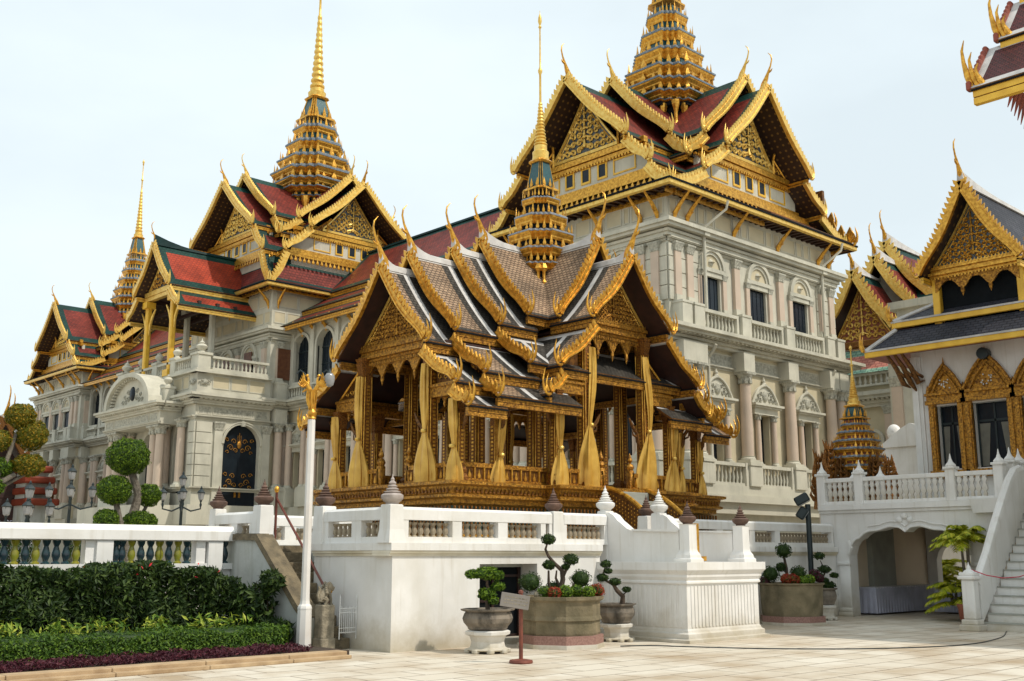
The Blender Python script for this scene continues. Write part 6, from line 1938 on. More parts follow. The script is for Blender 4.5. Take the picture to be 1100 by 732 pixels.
t = thing('potted_tree', 'cloud pruned little tree in a grey stone bowl before the dark doorway', 'potted tree', (13.65, 15.1, 0), 'potted trees in front of the terrace')
x, y = 13.62, 15.12
white_stand(t, x, y, .42, .40); bowl_pot(t, x, y, .47, .41, .37)
b = MB(); b.tube([(x, y, .74), (x - .02, y, .9), (x + .06, y - .02, 1.05), (x - .02, y, 1.2), (x - .02, y, 1.42)], [.045, .035, .03, .025, .015], 8); b.tube([(x + .05, y, 1.05), (x + .16, y - .1, 1.2)], [.02, .01], 6); b.tube([(x - .03, y, 1.28), (x - .2, y + .14, 1.38)], [.018, .01], 6); b.build('trunk', 'bark', t)
clump(t, (x - .02, y, 1.42), .22, 'leaf_topiary', 31, 420, .55, .045); clump(t, (x - .22, y + .18, 1.40), .14, 'leaf_topiary', 32, 260, .6, .045); clump(t, (x + .13, y - .1, 1.38), .14, 'leaf_topiary', 33, 260, .6, .045)
clump(t, (x + .15, y - .12, 1.18), .13, 'leaf_topiary', 34, 240, .6, .045); clump(t, (x + .0, y + .02, 1.05), .18, 'leaf_topiary', 35, 300, .65, .045); clump(t, (x + .05, y - .1, .93), .10, 'leaf_topiary', 36, 160, .7, .04)

t = thing('planter_tree', 'large mossy octagonal planter with a black stemmed cloud tree near the red sign post', 'planter', (15.55, 15.1, 0))
x, y = 15.55, 15.12
b = MB(); b.use('plaster').lathe((x, y, 0), [(.86, 0), (.86, .08)], 8, smooth=False, rot=.1); b.use('pink_granite').lathe((x, y, 0), [(.83, .08), (.83, .24)], 8, smooth=False, rot=.1); b.build('plinth', None, t)
b = MB(); b.lathe((x, y, 0), [(.76, .24), (.77, .28), (.76, .50), (.80, .52), (.79, .56), (.77, .60), (.77, .86), (.84, .90), (.85, .96), (.76, .96), (.76, .90), (.001, .90)], 8, smooth=False, rot=.1); b.build('planter', 'pot_moss', t)
b = MB()
rx2, ry2 = .728, -.685
P2 = lambda a, z, d=0: (x + rx2 * a + d * .685, y + ry2 * a + d * .728, z)
b.tube([P2(.02, .9), P2(0, 1.1), P2(.04, 1.28), P2(.02, 1.45), P2(-.12, 1.58), P2(-.24, 1.72), P2(-.30, 1.86), P2(-.26, 1.98)], [.07, .055, .05, .045, .035, .03, .025, .015], 8)
b.tube([P2(.03, 1.3), P2(.10, 1.45), P2(.16, 1.6)], [.035, .03, .015], 7); b.tube([P2(0, 1.1), P2(-.10, 1.3), P2(-.08, 1.45)], [.03, .025, .015], 7)
b.tube([P2(.0, 1.0), P2(.18, 1.05), P2(.26, 1.2)], [.04, .03, .015], 7); b.tube([P2(-.16, .92), P2(-.24, 1.2), P2(-.24, 1.45)], [.03, .03, .02], 7)
b.build('trunk', 'bark', t)
for (a, z, r, m_, s) in ((-.24, 2.05, .145, 'leaf_dark', 41), (.20, 1.66, .155, 'leaf_dark', 42), (-.23, 1.56, .13, 'leaf_dark', 43), (.10, 1.52, .08, 'leaf_dark', 44)): clump(t, P2(a, z), r, m_, s, 420, .75, .03)
for (a, z, r, m_, s, d) in ((-.60, 1.22, .24, 'leaf_dark', 45, 0), (.40, 1.28, .22, 'leaf_dark', 46, .15), (-.14, 1.10, .16, 'leaf_dark', 47, .1), (.30, 1.06, .13, 'leaf_topiary', 48, -.2), (.52, 1.04, .14, 'leaf_lime', 49, -.2), (.08, 1.05, .15, 'leaf_lime', 50, -.3), (-.15, 1.02, .15, 'leaf_redflower', 51, -.4), (.70, 1.06, .16, 'leaf_redflower', 52, .0), (-.34, 1.04, .14, 'leaf_topiary', 53, -.35)): clump(t, P2(a, z, d), r, m_, s, 520, .9, .026, name='round_bush')
b = MB(); b.sphere(P2(-.42, .99, -.3), .13, 9, 6, sz=.7); b.build('rock', 'stone_weathered', t)

t = thing('potted_tree', 'small leaning bonsai in a dark bowl left of the fluted stair block', 'potted tree', (17.35, 15.25, 0), 'potted trees in front of the terrace')
x, y = 17.36, 15.28
white_stand(t, x, y, .36, .36); bowl_pot(t, x, y, .40, .37, .39)
P2 = lambda a, z, d=0: (x + rx2 * a + d * .685, y + ry2 * a + d * .728, z)
b = MB(); b.tube([P2(.12, .72), P2(.14, .9), P2(.02, 1.02), P2(-.06, 1.15), P2(-.20, 1.22), P2(-.26, 1.38), P2(-.22, 1.5)], [.06, .05, .045, .035, .025, .018, .01], 8); b.tube([P2(.12, .9), P2(.2, .98)], [.03, .01], 6); b.build('trunk', 'bark', t)
for k, (a, z, r) in enumerate(((-.20, 1.56, .12), (-.16, 1.42, .09), (-.28, 1.28, .13), (-.02, 1.20, .12), (.22, 1.04, .09))): clump(t, P2(a, z), r, 'leaf_dark', 60 + k, 260, .65, .032)

t = thing('planter_tree', 'large mossy planter with a pom pom tree and red bushes beside the floodlight post', 'planter', (24.9, 15.8, 0))
x, y = 24.85, 15.85
b = MB(); b.use('plaster').lathe((x, y, 0), [(.86, 0), (.86, .07)], 8, smooth=False, rot=.3); b.use('pink_granite').lathe((x, y, 0), [(.84, .07), (.84, .22)], 8, smooth=False, rot=.3); b.build('plinth', None, t)
b = MB(); b.lathe((x, y, 0), [(.76, .22), (.77, .3), (.79, .6), (.80, .98), (.84, 1.0), (.85, 1.04), (.76, 1.04), (.76, .98), (.001, .98)], 16, rot=.3); b.build('planter', 'pot_moss', t)
P2 = lambda a, z, d=0: (x + rx2 * a + d * .685, y + ry2 * a + d * .728, z)
b = MB(); b.tube([P2(-.10, .98), P2(-.10, 1.4), P2(-.16, 1.75)], [.05, .04, .03], 8); b.tube([P2(-.1, 1.3), P2(-.25, 1.4)], [.03, .015], 6); b.build('trunk', 'bark', t)
for (a, z, r, m_, s, d) in ((-.16, 1.86, .22, 'leaf_dark', 71, 0), (-.24, 1.44, .13, 'leaf_dark', 72, 0), (-.52, 1.26, .25, 'leaf_dark', 73, 0), (.20, 1.28, .22, 'leaf_dark', 74, 0), (-.05, 1.12, .17, 'leaf_redflower', 75, -.4), (-.22, 1.14, .15, 'leaf_redflower', 76, -.4), (.22, 1.08, .15, 'leaf_lime', 77, -.3), (.42, 1.12, .15, 'leaf_lime', 78, -.2), (-.68, 1.06, .14, 'leaf_purple', 79, 0), (.62, 1.25, .15, 'leaf_purple', 80, 0), (.70, 1.16, .12, 'leaf_purple', 81, -.1)): clump(t, P2(a, z, d), r, m_, s, 420, .9, .035, name='round_bush')

t = thing('potted_tree', 'small dark tiered bonsai in a stone bowl on a white stand beside the pointed arch', 'potted tree', (27.0, 16.2, 0), 'potted trees in front of the terrace')
x, y = 27.05, 16.2
white_stand(t, x, y, .30, .40); bowl_pot(t, x, y, .33, .41, .45)
P2 = lambda a, z, d=0: (x + rx2 * a + d * .685, y + ry2 * a + d * .728, z)
b = MB(); b.tube([P2(0, .8), P2(-.05, 1.1), P2(.05, 1.3), P2(-.08, 1.6)], [.04, .03, .025, .01], 7); b.build('trunk', 'bark', t)
for k, (a, z, r) in enumerate(((-.10, 1.72, .16), (.02, 1.36, .18), (.28, 1.20, .12), (-.02, 1.05, .15), (.12, .93, .2), (-.15, 1.2, .12))): clump(t, P2(a, z), r, 'leaf_dark', 90 + k, 240, .6, .04)
t = thing('potted_tree', 'stone bowl on a white stand mostly hidden behind the fluted stair block', 'potted tree', (22.9, 16.3, 0), 'potted trees in front of the terrace')
x, y = 23.0, 16.35
white_stand(t, x, y, .32, .38); bowl_pot(t, x, y, .35, .39, .42)
b = MB(); b.tube([(x, y, .8), (x + .03, y, 1.1)], [.04, .02], 7); b.build('trunk', 'bark', t); clump(t, (x, y, 1.05), .16, 'leaf_purple', 97, 240, .6, .04)

# sign on a red stand
t = thing('sign_stand', 'weathered grey sign board tilted on a thin red post with a round base', 'sign', (12.72, 13.3, 0))
x, y = 12.72, 13.3
b = MB(); b.lathe((x, y, 0), [(.19, 0), (.20, .02), (.19, .05), (.05, .07)], 20); b.build('base', 'iron_rust', t)
b = MB(); b.tube([(x, y, .06), (x, y, 1.12)], .034, 10); b.lathe((x, y, 1.12), [(.034, 0), (.045, .01), (.04, .04), (.01, .06)], 10); b.build('post', 'iron_rust', t)
Fb = Matrix.Translation((x, y, .98)) @ Matrix.Rotation(R(-43), 4, 'Z') @ Matrix.Rotation(R(9), 4, 'Y') @ Matrix.Rotation(R(-8), 4, 'X')
b = MB(Fb); b.bbox((-.34, -.062, -.12), (.14, -.040, .11), .006); bo = b.build('board', 'sign_board', t)
b = MB(Fb)
rn = random.Random(5)
for row, zz in enumerate((.04, -.01, -.06)):
    u = -.28
    while u < .08:
        w_ = rn.uniform(.02, .05); b.box((u, -.0645, zz), (u + w_, -.0622, zz + .016)); u += w_ + .015
b.build('worn_lettering', 'stone_weathered', bo)

# floodlight post
t = thing('floodlight_post', 'dark green steel post with two square floodlights beside the second large planter', 'floodlight', (27.1, 16.65, 0))
x, y = 27.1, 16.62
b = MB(); b.tube([(x, y, 0), (x, y, 3.15)], .075, 12); b.lathe((x, y, 0), [(.14, 0), (.14, .04), (.08, .1)], 12); b.build('post', 'iron', t)
for (a, z, tilt, s_) in ((-.12, 3.22, 28, .72), (-.10, 2.86, 55, .6)):
    Ff = Matrix.Translation((x + rx2 * a, y + ry2 * a, z)) @ Matrix.Rotation(R(-62), 4, 'Z') @ Matrix.Rotation(R(-tilt), 4, 'Y')
    b = MB(Ff); b.bbox((-.28 * s_, -.26 * s_, -.05), (.28 * s_, .26 * s_, .20), .04)
    fl = b.build('floodlight_head', 'iron', t)
    b = MB(Ff); b.box((-.24 * s_, -.22 * s_, -.062), (.24 * s_, .22 * s_, -.051)); b.build('floodlight_glass', 'lamp_glass', fl)
b = MB(); b.tube([(x - .1, y, 2.75), (x, y, 2.65), (x + .0, y, 2.9)], .03, 6); b.build('bracket', 'iron', t)

# ---------------------------------------------------------------- right hand raised court: wall with cusped passage, balustrade, stair
Q = thing('raised_court', 'white raised court with a cusped archway, turned balustrade and pointed white post caps', 'terrace', (29.1, 15, 0))
XW = 29.12
def cusp_arch(u0, u1, zs, zt, zmax):
    """polygons (u,z) filling between the cusped arch line and zmax"""
    N = 40
    hw = (u1 - u0) / 2; c = (u0 + u1) / 2
    line = []
    for k in range(N + 1):
        t_ = -1 + 2 * k / N
        a = abs(t_)
        if a > .80: z = zs + (zt - zs) * .62 * math.sin((1 - a) / .20 * math.pi / 2) ** .6
        elif a > .12:
            q_ = (a - .12) / .68
            z = zt - (zt - zs) * (.38 - .0) * q_ ** 3 * 1.0 - .05 * math.sin(math.pi * q_) * 0 + .03 * math.sin(q_ * math.pi * 3)
        else: z = zt + .02 - .14 * (1 - a / .12) ** 1.3
        line.append((c + hw * t_, min(z, zmax - .02)))
    return line
Fq = FW(XW, 0)
b = MB(Fq)
b.box((16.57, -.45, 0), (17.45, 0, 2.95)); b.box((12.3, -.45, 0), (13.0, 0, 2.95))
ln = cusp_arch(13.0, 16.57, 1.75, 2.5, 2.95)
for k in range(len(ln) - 1): b.prism([ln[k], ln[k + 1], (ln[k + 1][0], 2.95), (ln[k][0], 2.95)], 'y', -.45, -.0005)
b.build('front_wall', 'plaster', Q)
b = MB(Fq)
b.tube([(u, .03, z + .02) for u, z in ln], .035, 6)
b.tube([(13.0 + (u - 13.0) * 1.0, .015, z + .16) for u, z in ln if .15 < (u - 13) / 3.57 < .85], .022, 6)
for s_, u in ((1, 16.57), (-1, 13.0)):
    b.tube([(u + s_ * .02, .03, 1.75), (u - s_ * .07, .03, 1.95), (u - s_ * .02, .03, 2.15)], [.05, .07, .05], 6)
    b.bbox((u - .02 if s_ > 0 else u - .32, -.02, .25), (u + .32 if s_ > 0 else u + .02, .05, 1.45), .01)
    b.bbox((u - .06 if s_ > 0 else u - .40, -.02, 0), (u + .40 if s_ > 0 else u + .06, .12, .12), .01)
    b.bbox((u - .04 if s_ > 0 else u - .36, -.02, .12), (u + .36 if s_ > 0 else u + .04, .08, .25), .01)
    b.bbox((u - .03 if s_ > 0 else u - .35, -.02, 1.45), (u + .35 if s_ > 0 else u + .03, .08, 1.55), .01)
for k in range(9):
    u = 14.785 + (k - 4) * .16
    if abs(k - 4) < 2: b.sphere((u, .03, 2.62 + .10 * (2 - abs(k - 4))), .09, 8, 6, sy=.5)
    spiral_ = None
b.build('arch_moulding', 'plaster', Q)
b = MB(Fq); b.box((12.2, -.5, 2.953), (17.45, .06, 3.04)); b.box((12.2, -.5, 3.043), (17.45, .12, 3.20)); b.build('string_course', 'plaster', Q)
b = MB(); b.box((29.6, 9.0, 3.0), (35.3, 17.75, 3.19)); b.box((35.3, 9.0, 3.0), (40.0, 16.7, 3.19)); b.build('court_floor', 'plaster_old', Q)
b = MB(); b.box((29.57, 17.2, 0), (35.3, 17.75, 2.99)); b.build('passage_wall', 'passage', Q)
b = MB(); b.box((29.57, 12.2, 0), (35.2, 12.8, 2.99)); b.build('passage_wall', 'passage', Q)
b = MB(); b.box((29.58, 12.81, 2.75), (35.2, 17.19, 2.99)); b.build('passage_ceiling', 'passage', Q)
# far arch at the back of the passage
b = MB(FW(35.2, 0)); b.box((16.85, -.35, 0), (17.19, 0, 2.74)); b.box((12.81, -.35, 0), (13.6, 0, 2.74))
ln2 = cusp_arch(13.6, 16.85, 1.6, 2.3, 2.74)
for k in range(len(ln2) - 1): b.prism([ln2[k], ln2[k + 1], (ln2[k + 1][0], 2.74), (ln2[k][0], 2.74)], 'y', -.35, -.001)
b.build('inner_arch', 'plaster', Q)
# balustrade: flat turned balusters and posts with pointed caps
ps = [17.35, 16.12, 13.37]
def pointed_post(T, x, y, z0, zt, w_=.13, name='court_post'):
    b = MB(); b.bbox((x - w_, y - w_, z0), (x + w_, y + w_, zt), .015); b.bbox((x - w_ * 1.3, y - w_ * 1.3, zt - .02), (x + w_ * 1.3, y + w_ * 1.3, zt + .05), .015)
    p_ = b.build(name, 'plaster', T)
    b = MB(); b.lathe((x, y, zt + .05), [(.14, 0), (.15, .04), (.12, .08), (.07, .13), (.035, .22), (.01, .36)], 8); b.build('pointed_cap', 'plaster', p_)
for y in ps: pointed_post(Q, XW + .05, y, 3.2, 4.08)
pointed_post(Q, XW + .05, 12.05, 3.2, 4.12)
for k, xx in enumerate((29.75, 30.35, 30.95, 31.55)): pointed_post(Q, xx, 12.0, 3.2, 4.2, .16)
b = MB(Fq); b.bbox((12.2, -.13, 3.86), (17.3, .03, 3.98), .015); b.bbox((12.2, -.12, 3.2), (17.3, .02, 3.30), .01); b.build('rail', 'plaster', Q)
b = MB()
b.loft([[(-.03, a, z), (.03, a, z), (.03, -a, z), (-.03, -a, z)] for z, a in ((0, .045), (.06, .05), (.12, .028), (.2, .075), (.3, .05), (.36, .03), (.45, .07), (.5, .045), (.56, .055))], True, True)
cb = b.build('court_baluster', 'plaster', Q); cb.location = (XW + .05, 17.1, 3.30)
yy = 16.94
while yy > 12.3:
    if min(abs(yy - p_) for p_ in ps) > .18: inst(cb, (XW + .05, yy, 3.30), Q)
    yy -= .172
for y in (16.6, 15.75): 
    b = MB(); b.lathe((XW + .6, y, 3.2), [(.12, 0), (.12, .75), (.16, .78), (.13, .84), (.07, .9), (.03, 1.0), (.005, 1.12)], 8); b.build('rear_post', 'plaster', Q)
b = MB(); b.loft([[(XW - .30, 11.9, 2.85), (XW, 11.9, 2.85), (XW, 12.75, 2.85), (XW - .2, 12.75, 2.85)], [(XW - .36, 11.8, 3.22), (XW + .1, 11.8, 3.22), (XW + .1, 12.8, 3.22), (XW - .26, 12.8, 3.22)]], True, True); b.build('corbel', 'plaster', Q)
# stair with curved stringer and newel
A_ = thing('court_stair', 'white stair with thin dark tread edges, a curved white stringer and a capped newel', 'stair', (27, 10.5, 0))
n = 16
for k in range(n):
    x0 = 25.95 + k * .22; b = MB(); b.use('plaster').box((x0, 8.6, 0), (x0 + (.22 if k < n - 1 else .6), 11.38, .2 * (k + 1) - .03)); b.use('stone_grey').box((x0 - .03, 8.6, .2 * (k + 1) - .029), (x0 + .25, 11.38, .2 * (k + 1)))
    b.build('tread', None, A_)
b = MB()
pts = [(25.95, .2), (25.95, 1.05), (26.2, 1.25), (26.7, 1.75), (27.3, 2.45), (27.9, 3.1), (28.4, 3.6), (28.75, 3.85), (29.05, 3.92), (29.3, 3.8), (29.4, 3.5), (29.4, 2.9), (29.0, 2.75)]
b.prism(pts, 'y', 11.40, 11.62)
b.build('stringer', 'plaster', A_)
b = MB(); b.tube([(x_, 11.51, z_) for x_, z_ in pts[1:12]], .15, 8, flat=.8); b.build('stringer_coping', 'plaster', A_)
b = MB(); b.bbox((25.52, 11.33, 0), (26.0, 11.81, .14), .02); b.bbox((25.57, 11.38, .14), (25.95, 11.76, .26), .02); b.bbox((25.61, 11.42, .26), (25.91, 11.72, 1.18), .03); b.bbox((25.55, 11.36, 1.18), (25.97, 11.78, 1.26), .02); b.bbox((25.58, 11.39, 1.26), (25.94, 11.75, 1.34), .02)
nw = b.build('newel', 'plaster', A_)
b = MB(); b.lathe((25.76, 11.57, 1.34), [(.14, 0), (.12, .04), (.06, .07), (.05, .12), (.02, .18), (.005, .24)], 8); b.build('pointed_cap', 'plaster', nw)
rp = thing('barrier_rope', 'dark red rope sagging from the white newel to a steel post on the stair', 'rope', (26, 11, 1.3))
b = MB(); b.tube([(25.77, 11.55, 1.42), (25.85, 11.2, 1.28), (25.92, 10.85, 1.22), (25.98, 10.5, 1.25), (26.05, 10.2, 1.36), (26.1, 10.0, 1.5)], .012, 6); b.build('rope', 'rope_red', rp)
b = MB(); b.tube([(26.1, 10.0, .6), (26.1, 10.0, 1.9)], .03, 8); b.tube([(26.1, 10.0, 1.28), (25.9, 10.15, 1.20), (25.8, 10.2, 1.22)], .045, 7); b.build('steel_post', 'steel', rp)
# spire profile window row etc: hall on the court
HL = thing('temple_hall', 'white hall with a narrow gilded gable, slate roofs with yellow edges and crown topped windows', 'temple', (34, 14.15, 3.2))
hy = 14.15
Fh = FW(34.0, 0)
wins = ((14.15, .56, 1.0), (15.52, .37, .78), (12.78, .37, .78))
b = MB(); b.box((34.4, 11.6, 3.2), (40, 16.65, 8.9)); b.build('inner_wall', 'plaster', HL)
wall_open(HL, Fh, 11.6, 16.65, 3.2, 8.9, [(c - h, c + h, 4.45, 6.5, False) for c, h, _ in wins], th=.4, mat_='plaster')
b = MB(FW(34, 0)); b.box((16.3, .0, 3.2), (16.65, .08, 8.2)); b.box((16.42, .08, 3.2), (16.58, .13, 8.2)); b.build('corner_pilaster', 'plaster', HL)
for c, h, s_ in wins:
    fr = MB(Fh)
    fr.use('gold_carved')
    for q in (-1, 1): fr.box((c + q * h, -.05, 4.30), (c + q * (h + .22), .14, 6.55)); fr.box((c + q * (h + .05), .14, 4.30), (c + q * (h + .17), .19, 6.5))
    fr.box((c - h - .28, -.05, 4.16), (c + h + .28, .2, 4.40)); fr.box((c - h - .30, -.05, 6.55), (c + h + .30, .2, 6.68)); fr.box((c - h - .26, -.05, 6.68), (c + h + .26, .16, 6.84)); fr.box((c - h - .30, -.05, 6.84), (c + h + .30, .22, 6.92))
    top = 6.92; hh = 1.0 * s_ if h > .5 else .82
    N = 14; pts = []
    for k in range(N + 1):
        t_ = -1 + 2 * k / N; pts.append((c + (h + .22) * t_, top + hh * (1 - abs(t_) ** 1.6) ** 1.0 * (1.0 + .12 * max(0, 1 - abs(t_) * 5))))
    fr.prism(pts, 'y', -.05, .10)
    fr.tube([(p_[0], .14, p_[1]) for p_ in pts], .06, 6)
    fr.tube([(c + (p_[0] - c) * .72, .15, top + (p_[1] - top) * .72) for p_ in pts], .035, 6)
    for q in (-1, 0, 1): antefix(fr, c + q * (h + .22), .1, top, .12, .3 if q else 0.01, math.pi / 2)
    fr.tube([(c, .1, top + hh * 1.05), (c, .1, top + hh * 1.05 + .3)], [.05, .004], 6)
    fr.use('white_metal')
    rr = random.Random(int(c * 10))
    for k in range(12): spiral(fr, (c, 0), 0.001, 1, 1, .001, 0) if False else fr.sphere((c + rr.uniform(-.25, .25) * h * 2, .12, top + .12 + rr.uniform(0, .35) * hh), .028, 5, 4)
    wo = fr.build('crown_window', None, HL)
    pn = MB(Fh); pn.use('window_dark').box((c - h, -.36, 4.4), (c + h, -.30, 6.56)); pn.use('iron').box((c - .03, -.30, 4.4), (c + .03, -.26, 6.5)); pn.box((c - h, -.30, 5.9), (c + h, -.26, 5.97)); pn.box((c - h, -.3, 4.45), (c - h + .05, -.24, 6.5)); pn.box((c + h - .05, -.3, 4.45), (c + h, -.24, 6.5))
    pn.build('pane', None, wo)
    cu = MB(Fh)
    for q in (-1, 1):
        cu.prism([(c + q * h * .92, 4.5), (c + q * h * .55, 4.5), (c + q * h * .30, 5.85), (c + q * h * .92, 5.85)], 'y', -.297, -.285)
    cu.build('inner_curtain', 'curtain_dim', wo)
b = MB(Fh); b.lathe((0, 0, 0), [(.001, 0)], 3) if False else b.tube([(hy, .05, 8.0), (hy, .30, 8.0)], .19, 14); b.build('round_speaker', 'iron', HL)
# roofs
def hip_band(z0, o0, z1, o1, name='slate_roof', fz=.20):
    x0, x1, y0, y1 = 34.0, 40.0, 11.6, 16.65
    Rg = lambda k, z: [(x0 - k, y0 - k, z), (x1 + k, y0 - k, z), (x1 + k, y1 + k, z), (x0 - k, y1 + k, z)]
    b = MB()
    b.use('tile_slate')
    ra, rb = Rg(o0, z0), Rg(o1, z1)
    for k in range(4):
        j = (k + 1) % 4
        i_ = [b.p(*ra[k]), b.p(*ra[j]), b.p(*rb[j]), b.p(*rb[k])]
        L = math.dist(ra[k][:2], ra[j][:2]); hgt = math.hypot(o0 - o1, z1 - z0)
        b.face(i_, [(0, 0), (L, 0), (L - (o0 - o1), hgt), ((o0 - o1), hgt)])
    b.use('roof_white')
    for k in range(4):
        b.tube([ra[k], rb[k]], .10, 6, smooth=False)
    b.build(name, None, HL, recalc=False)
    b = MB(); b.use('gold_paint').loft([Rg(o0 - .02, z0 - fz - .02), Rg(o0 + .03, z0 - fz), Rg(o0 + .03, z0 - .03)]); b.use('roof_white').loft([Rg(o0 + .05, z0 - .03), Rg(o0 + .06, z0 + .03), Rg(o0 - .1, z0 + .06)]); b.use('red_lacquer').loft([Rg(o0 - .02, z0 - fz - .02), Rg(-.05, z0 - .05)])
    b.build('eave_fascia', None, HL)
hip_band(8.42, 1.05, 9.15, .30); hip_band(9.42, .36, 10.2, -.95)
b = MB(); b.box((34.1, 12.55, 9.2), (39.5, 15.75, 11.0)); b.build('porch_shade_box', 'dark_fill', HL)  # solid near-black box standing in for the shade of the porch space
F_ = RW(hy)
t = [(0, 13.55, 1.62, 10.75, 33.2, 40.5, .22)]
roof_part(HL, F_, t, 'tile_slate', 'tile_slate', None, .3, th=.08, fas_h=.2, fascia='gold_paint', ridge=('roof_white', .3, .12))
barge(HL, F_, t, 33.2, .26, .10, .17, fl=(.55, .36), prongs=1)
chofa(HL, F_, 33.22, 13.65, 1.35)
pediment(HL, F_, 33.75, 1.30, 11.05, 13.0, ground='glass_mosaic', k=.75, dens=1.15, gold='gold')
q = MB(F_)
for (pr_, a, c_) in ((.12, 0, -.10), (.05, -.10, -.2), (.16, -.2, -.28), (.06, -.28, -.36)): q.box((33.75 - pr_, -1.5, 11.03 + c_), (33.85, 1.5, 11.03 + a - .002))
for k in range(26): antefix(q, 33.62, -1.45 + 2.9 * (k + .5) / 26, 11.0, .06, .12, math.pi); antefix(q, 33.62, -1.45 + 2.9 * (k + .5) / 26, 10.6, .05, .10, math.pi)
q.build('front_beam', 'gold', HL)
pendant_valance(HL, F_, 33.72, -1.35, 1.35, 10.68, .48, 3, t=.06)
for y in (-1.36, 1.36): 
    q = MB(F_); q.bbox((33.75, y - .12, 9.0), (33.99, y + .12, 10.7)); q.build('gable_column', 'gold_paint', HL)
for (y, k) in ((16.45, 0), (16.7, 1), (16.2, 2)):
    q = MB(); q.tube([(33.95, y, 7.0 + .2 * k), (33.7, y + .1, 7.3), (33.45, y + .2, 7.8), (33.15, y + .35, 8.25)], [.02, .09, .08, .05], 6); q.tube([(33.8, y, 7.5), (33.5, y, 7.55), (33.4, y + .1, 7.75)], [.06, .05, .01], 5); q.build('naga_bracket', 'dark_gold', HL)
for (x, y, z) in ((32.95, 17.7, 8.45), (33.6, 17.0, 9.5)):
    q = MB(); flame(q, (x, y, z), (-.5, .5, 0), (0, 0, 1), .55, .3, .09, 2); q.build('corner_finial', 'gold', HL)

# corner of a tall tiered roof at the top right
TR_ = thing('tall_temple_roof', 'corner of a tall temple with tiered maroon roofs, white verges and long gold corner horns', 'temple', (26, 5, 0))
F_ = frame((29.5, 0, 0), (0, -1), (1, 0))
rows = [(3.1, 14.45, 4.45, 12.95, -10.25, 4, .05), (2.0, 16.0, 3.25, 14.55, -9.95, 4, .05), (.2, 19.5, 2.1, 16.3, -9.8, 4, .1)]
for k, (y0, z0, y1, z1, x0, x1, sag) in enumerate(rows):
    roof_part(TR_, F_, [(y0, z0, y1, z1, x0, x1, sag)], 'tile_maroon', 'roof_white', None, .22, th=.1, fas_h=.34, fascia='gold_paint', soffit='red_wood', sides=(-1, 1))
    for s_ in (-1, 1):
        q = MB(F_)
        for j, (dx, hh) in enumerate(((0, 1.0), (.16, .72), (.30, .46))):
            q.tube([(x0 + dx, s_ * (y1 - .12), z1 + .05), (x0 - .08 + dx, s_ * (y1 - .10), z1 + .4 * hh), (x0 - .13 + dx, s_ * (y1 - .06), z1 + .75 * hh), (x0 - .14 + dx, s_ * (y1 - .04), z1 + 1.05 * hh), (x0 - .06 + dx, s_ * (y1 - .02), z1 + 1.3 * hh)], [.07, .08, .05, .035, .01], 7)
        q.build('corner_horn', 'gold', TR_)
        q = MB(F_); n_ = 9
        for j in range(n_):
            t_ = (j + .5) / n_; yy_ = y0 + (y1 - y0) * t_; zz_ = z0 + (z1 - z0) * t_
            q.bbox((x0 - .10, s_ * yy_ - .10, zz_ - .12), (x0 + .02, s_ * yy_ + .10, zz_ + .12), .03)
        q.build('serrated_verge', 'red_lacquer', TR_)
q = MB(F_); q.box((-9.3, -3.3, 0), (4, 3.3, 12.7)); q.build('wall', 'plaster', TR_)
for k in range(8):
    q = MB(F_); q.tube([(-9.3, -4.2 + .18 * k, 12.75), (-9.5, -4.2 + .18 * k, 12.3 - .06 * k)], [.08, .01], 5); q.build('hanging_bracket', 'red_lacquer', TR_)

# ---------------------------------------------------------------- model shrine spire and naga figures on the court
sx0, sy0 = 32.0, 17.6
SP = thing('miniature_spire', 'small ornate gilded tiered spire with a thin needle standing behind the court balustrade', 'shrine', (sx0, sy0 + .2, 3.2))
Fm = Matrix.Translation((sx0, sy0 + .12, 0))
b = MB(Fm); b.use('stone_grey').box((-.7, -.7, 0), (.7, .7, 3.19)); b.use('green_mosaic').loft([[(x, y, z) for x, y in redent(h, 3, .12)] for z, h in ((3.2, .62), (3.5, .62), (3.55, .5), (4.35, .46))], True, True)
b.build('base', None, SP)
mondop(SP, sx0, sy0 + .12, [(4.50, .80), (4.78, .84), (5.05, .78), (5.32, .68), (5.6, .54), (5.85, .42)], None, (6.1, .32, 6.48, .20), (6.75, .16, 7.5, .05), 8.55, sc_=.3, blue='blue_tile', rec='terracotta', st=3, d=.16, eh=.3)
def naga_crest(x, y, z, h, lean, lbl):
    T = thing('naga_figure', lbl, 'statue', (x, y, 3.2), 'gilded crests behind the court balustrade')
    F_ = Matrix.Translation((x, y, 0)) @ Matrix.Rotation(R(-43), 4, 'Z')
    b = MB(F_)
    b.tube([(0, 0, 3.2), (0, 0, z - h * .3), (.05 * lean, 0, z), (.16 * lean, 0, z + h * .4), (.10 * lean, 0, z + h * .75), (.2 * lean, 0, z + h)], [.26, .22, .17, .09, .05, .01], 8)
    for k in range(7):
        zz = z - h * .35 + k * h * .17; w_ = .30 - .035 * k
        for s_ in (-1, 1):
            b.tube([(.04 * lean, 0, zz), (s_ * w_ * .8, -.02, zz + .05), (s_ * w_ * 1.15, -.04, zz + .20), (s_ * w_ * 1.05, -.04, zz + .34)], [.08, .07, .045, .006], 5)
            b.tube([(.04 * lean, -.1, zz + .03), (s_ * w_ * .45, -.16, zz + .08), (s_ * w_ * .6, -.18, zz + .24)], [.06, .045, .006], 5)
    b.build('crest', 'dark_gold' if lean > 0 else 'gold_column', T)
naga_crest(31.4, 18.75, 3.9, 1.25, -1, 'leftmost orange gilt naga crest behind the court balustrade, next to the palace wall')
naga_crest(31.2, 18.25, 4.25, 1.15, -1, 'tallest orange gilt naga crest left of the small tiered spire')
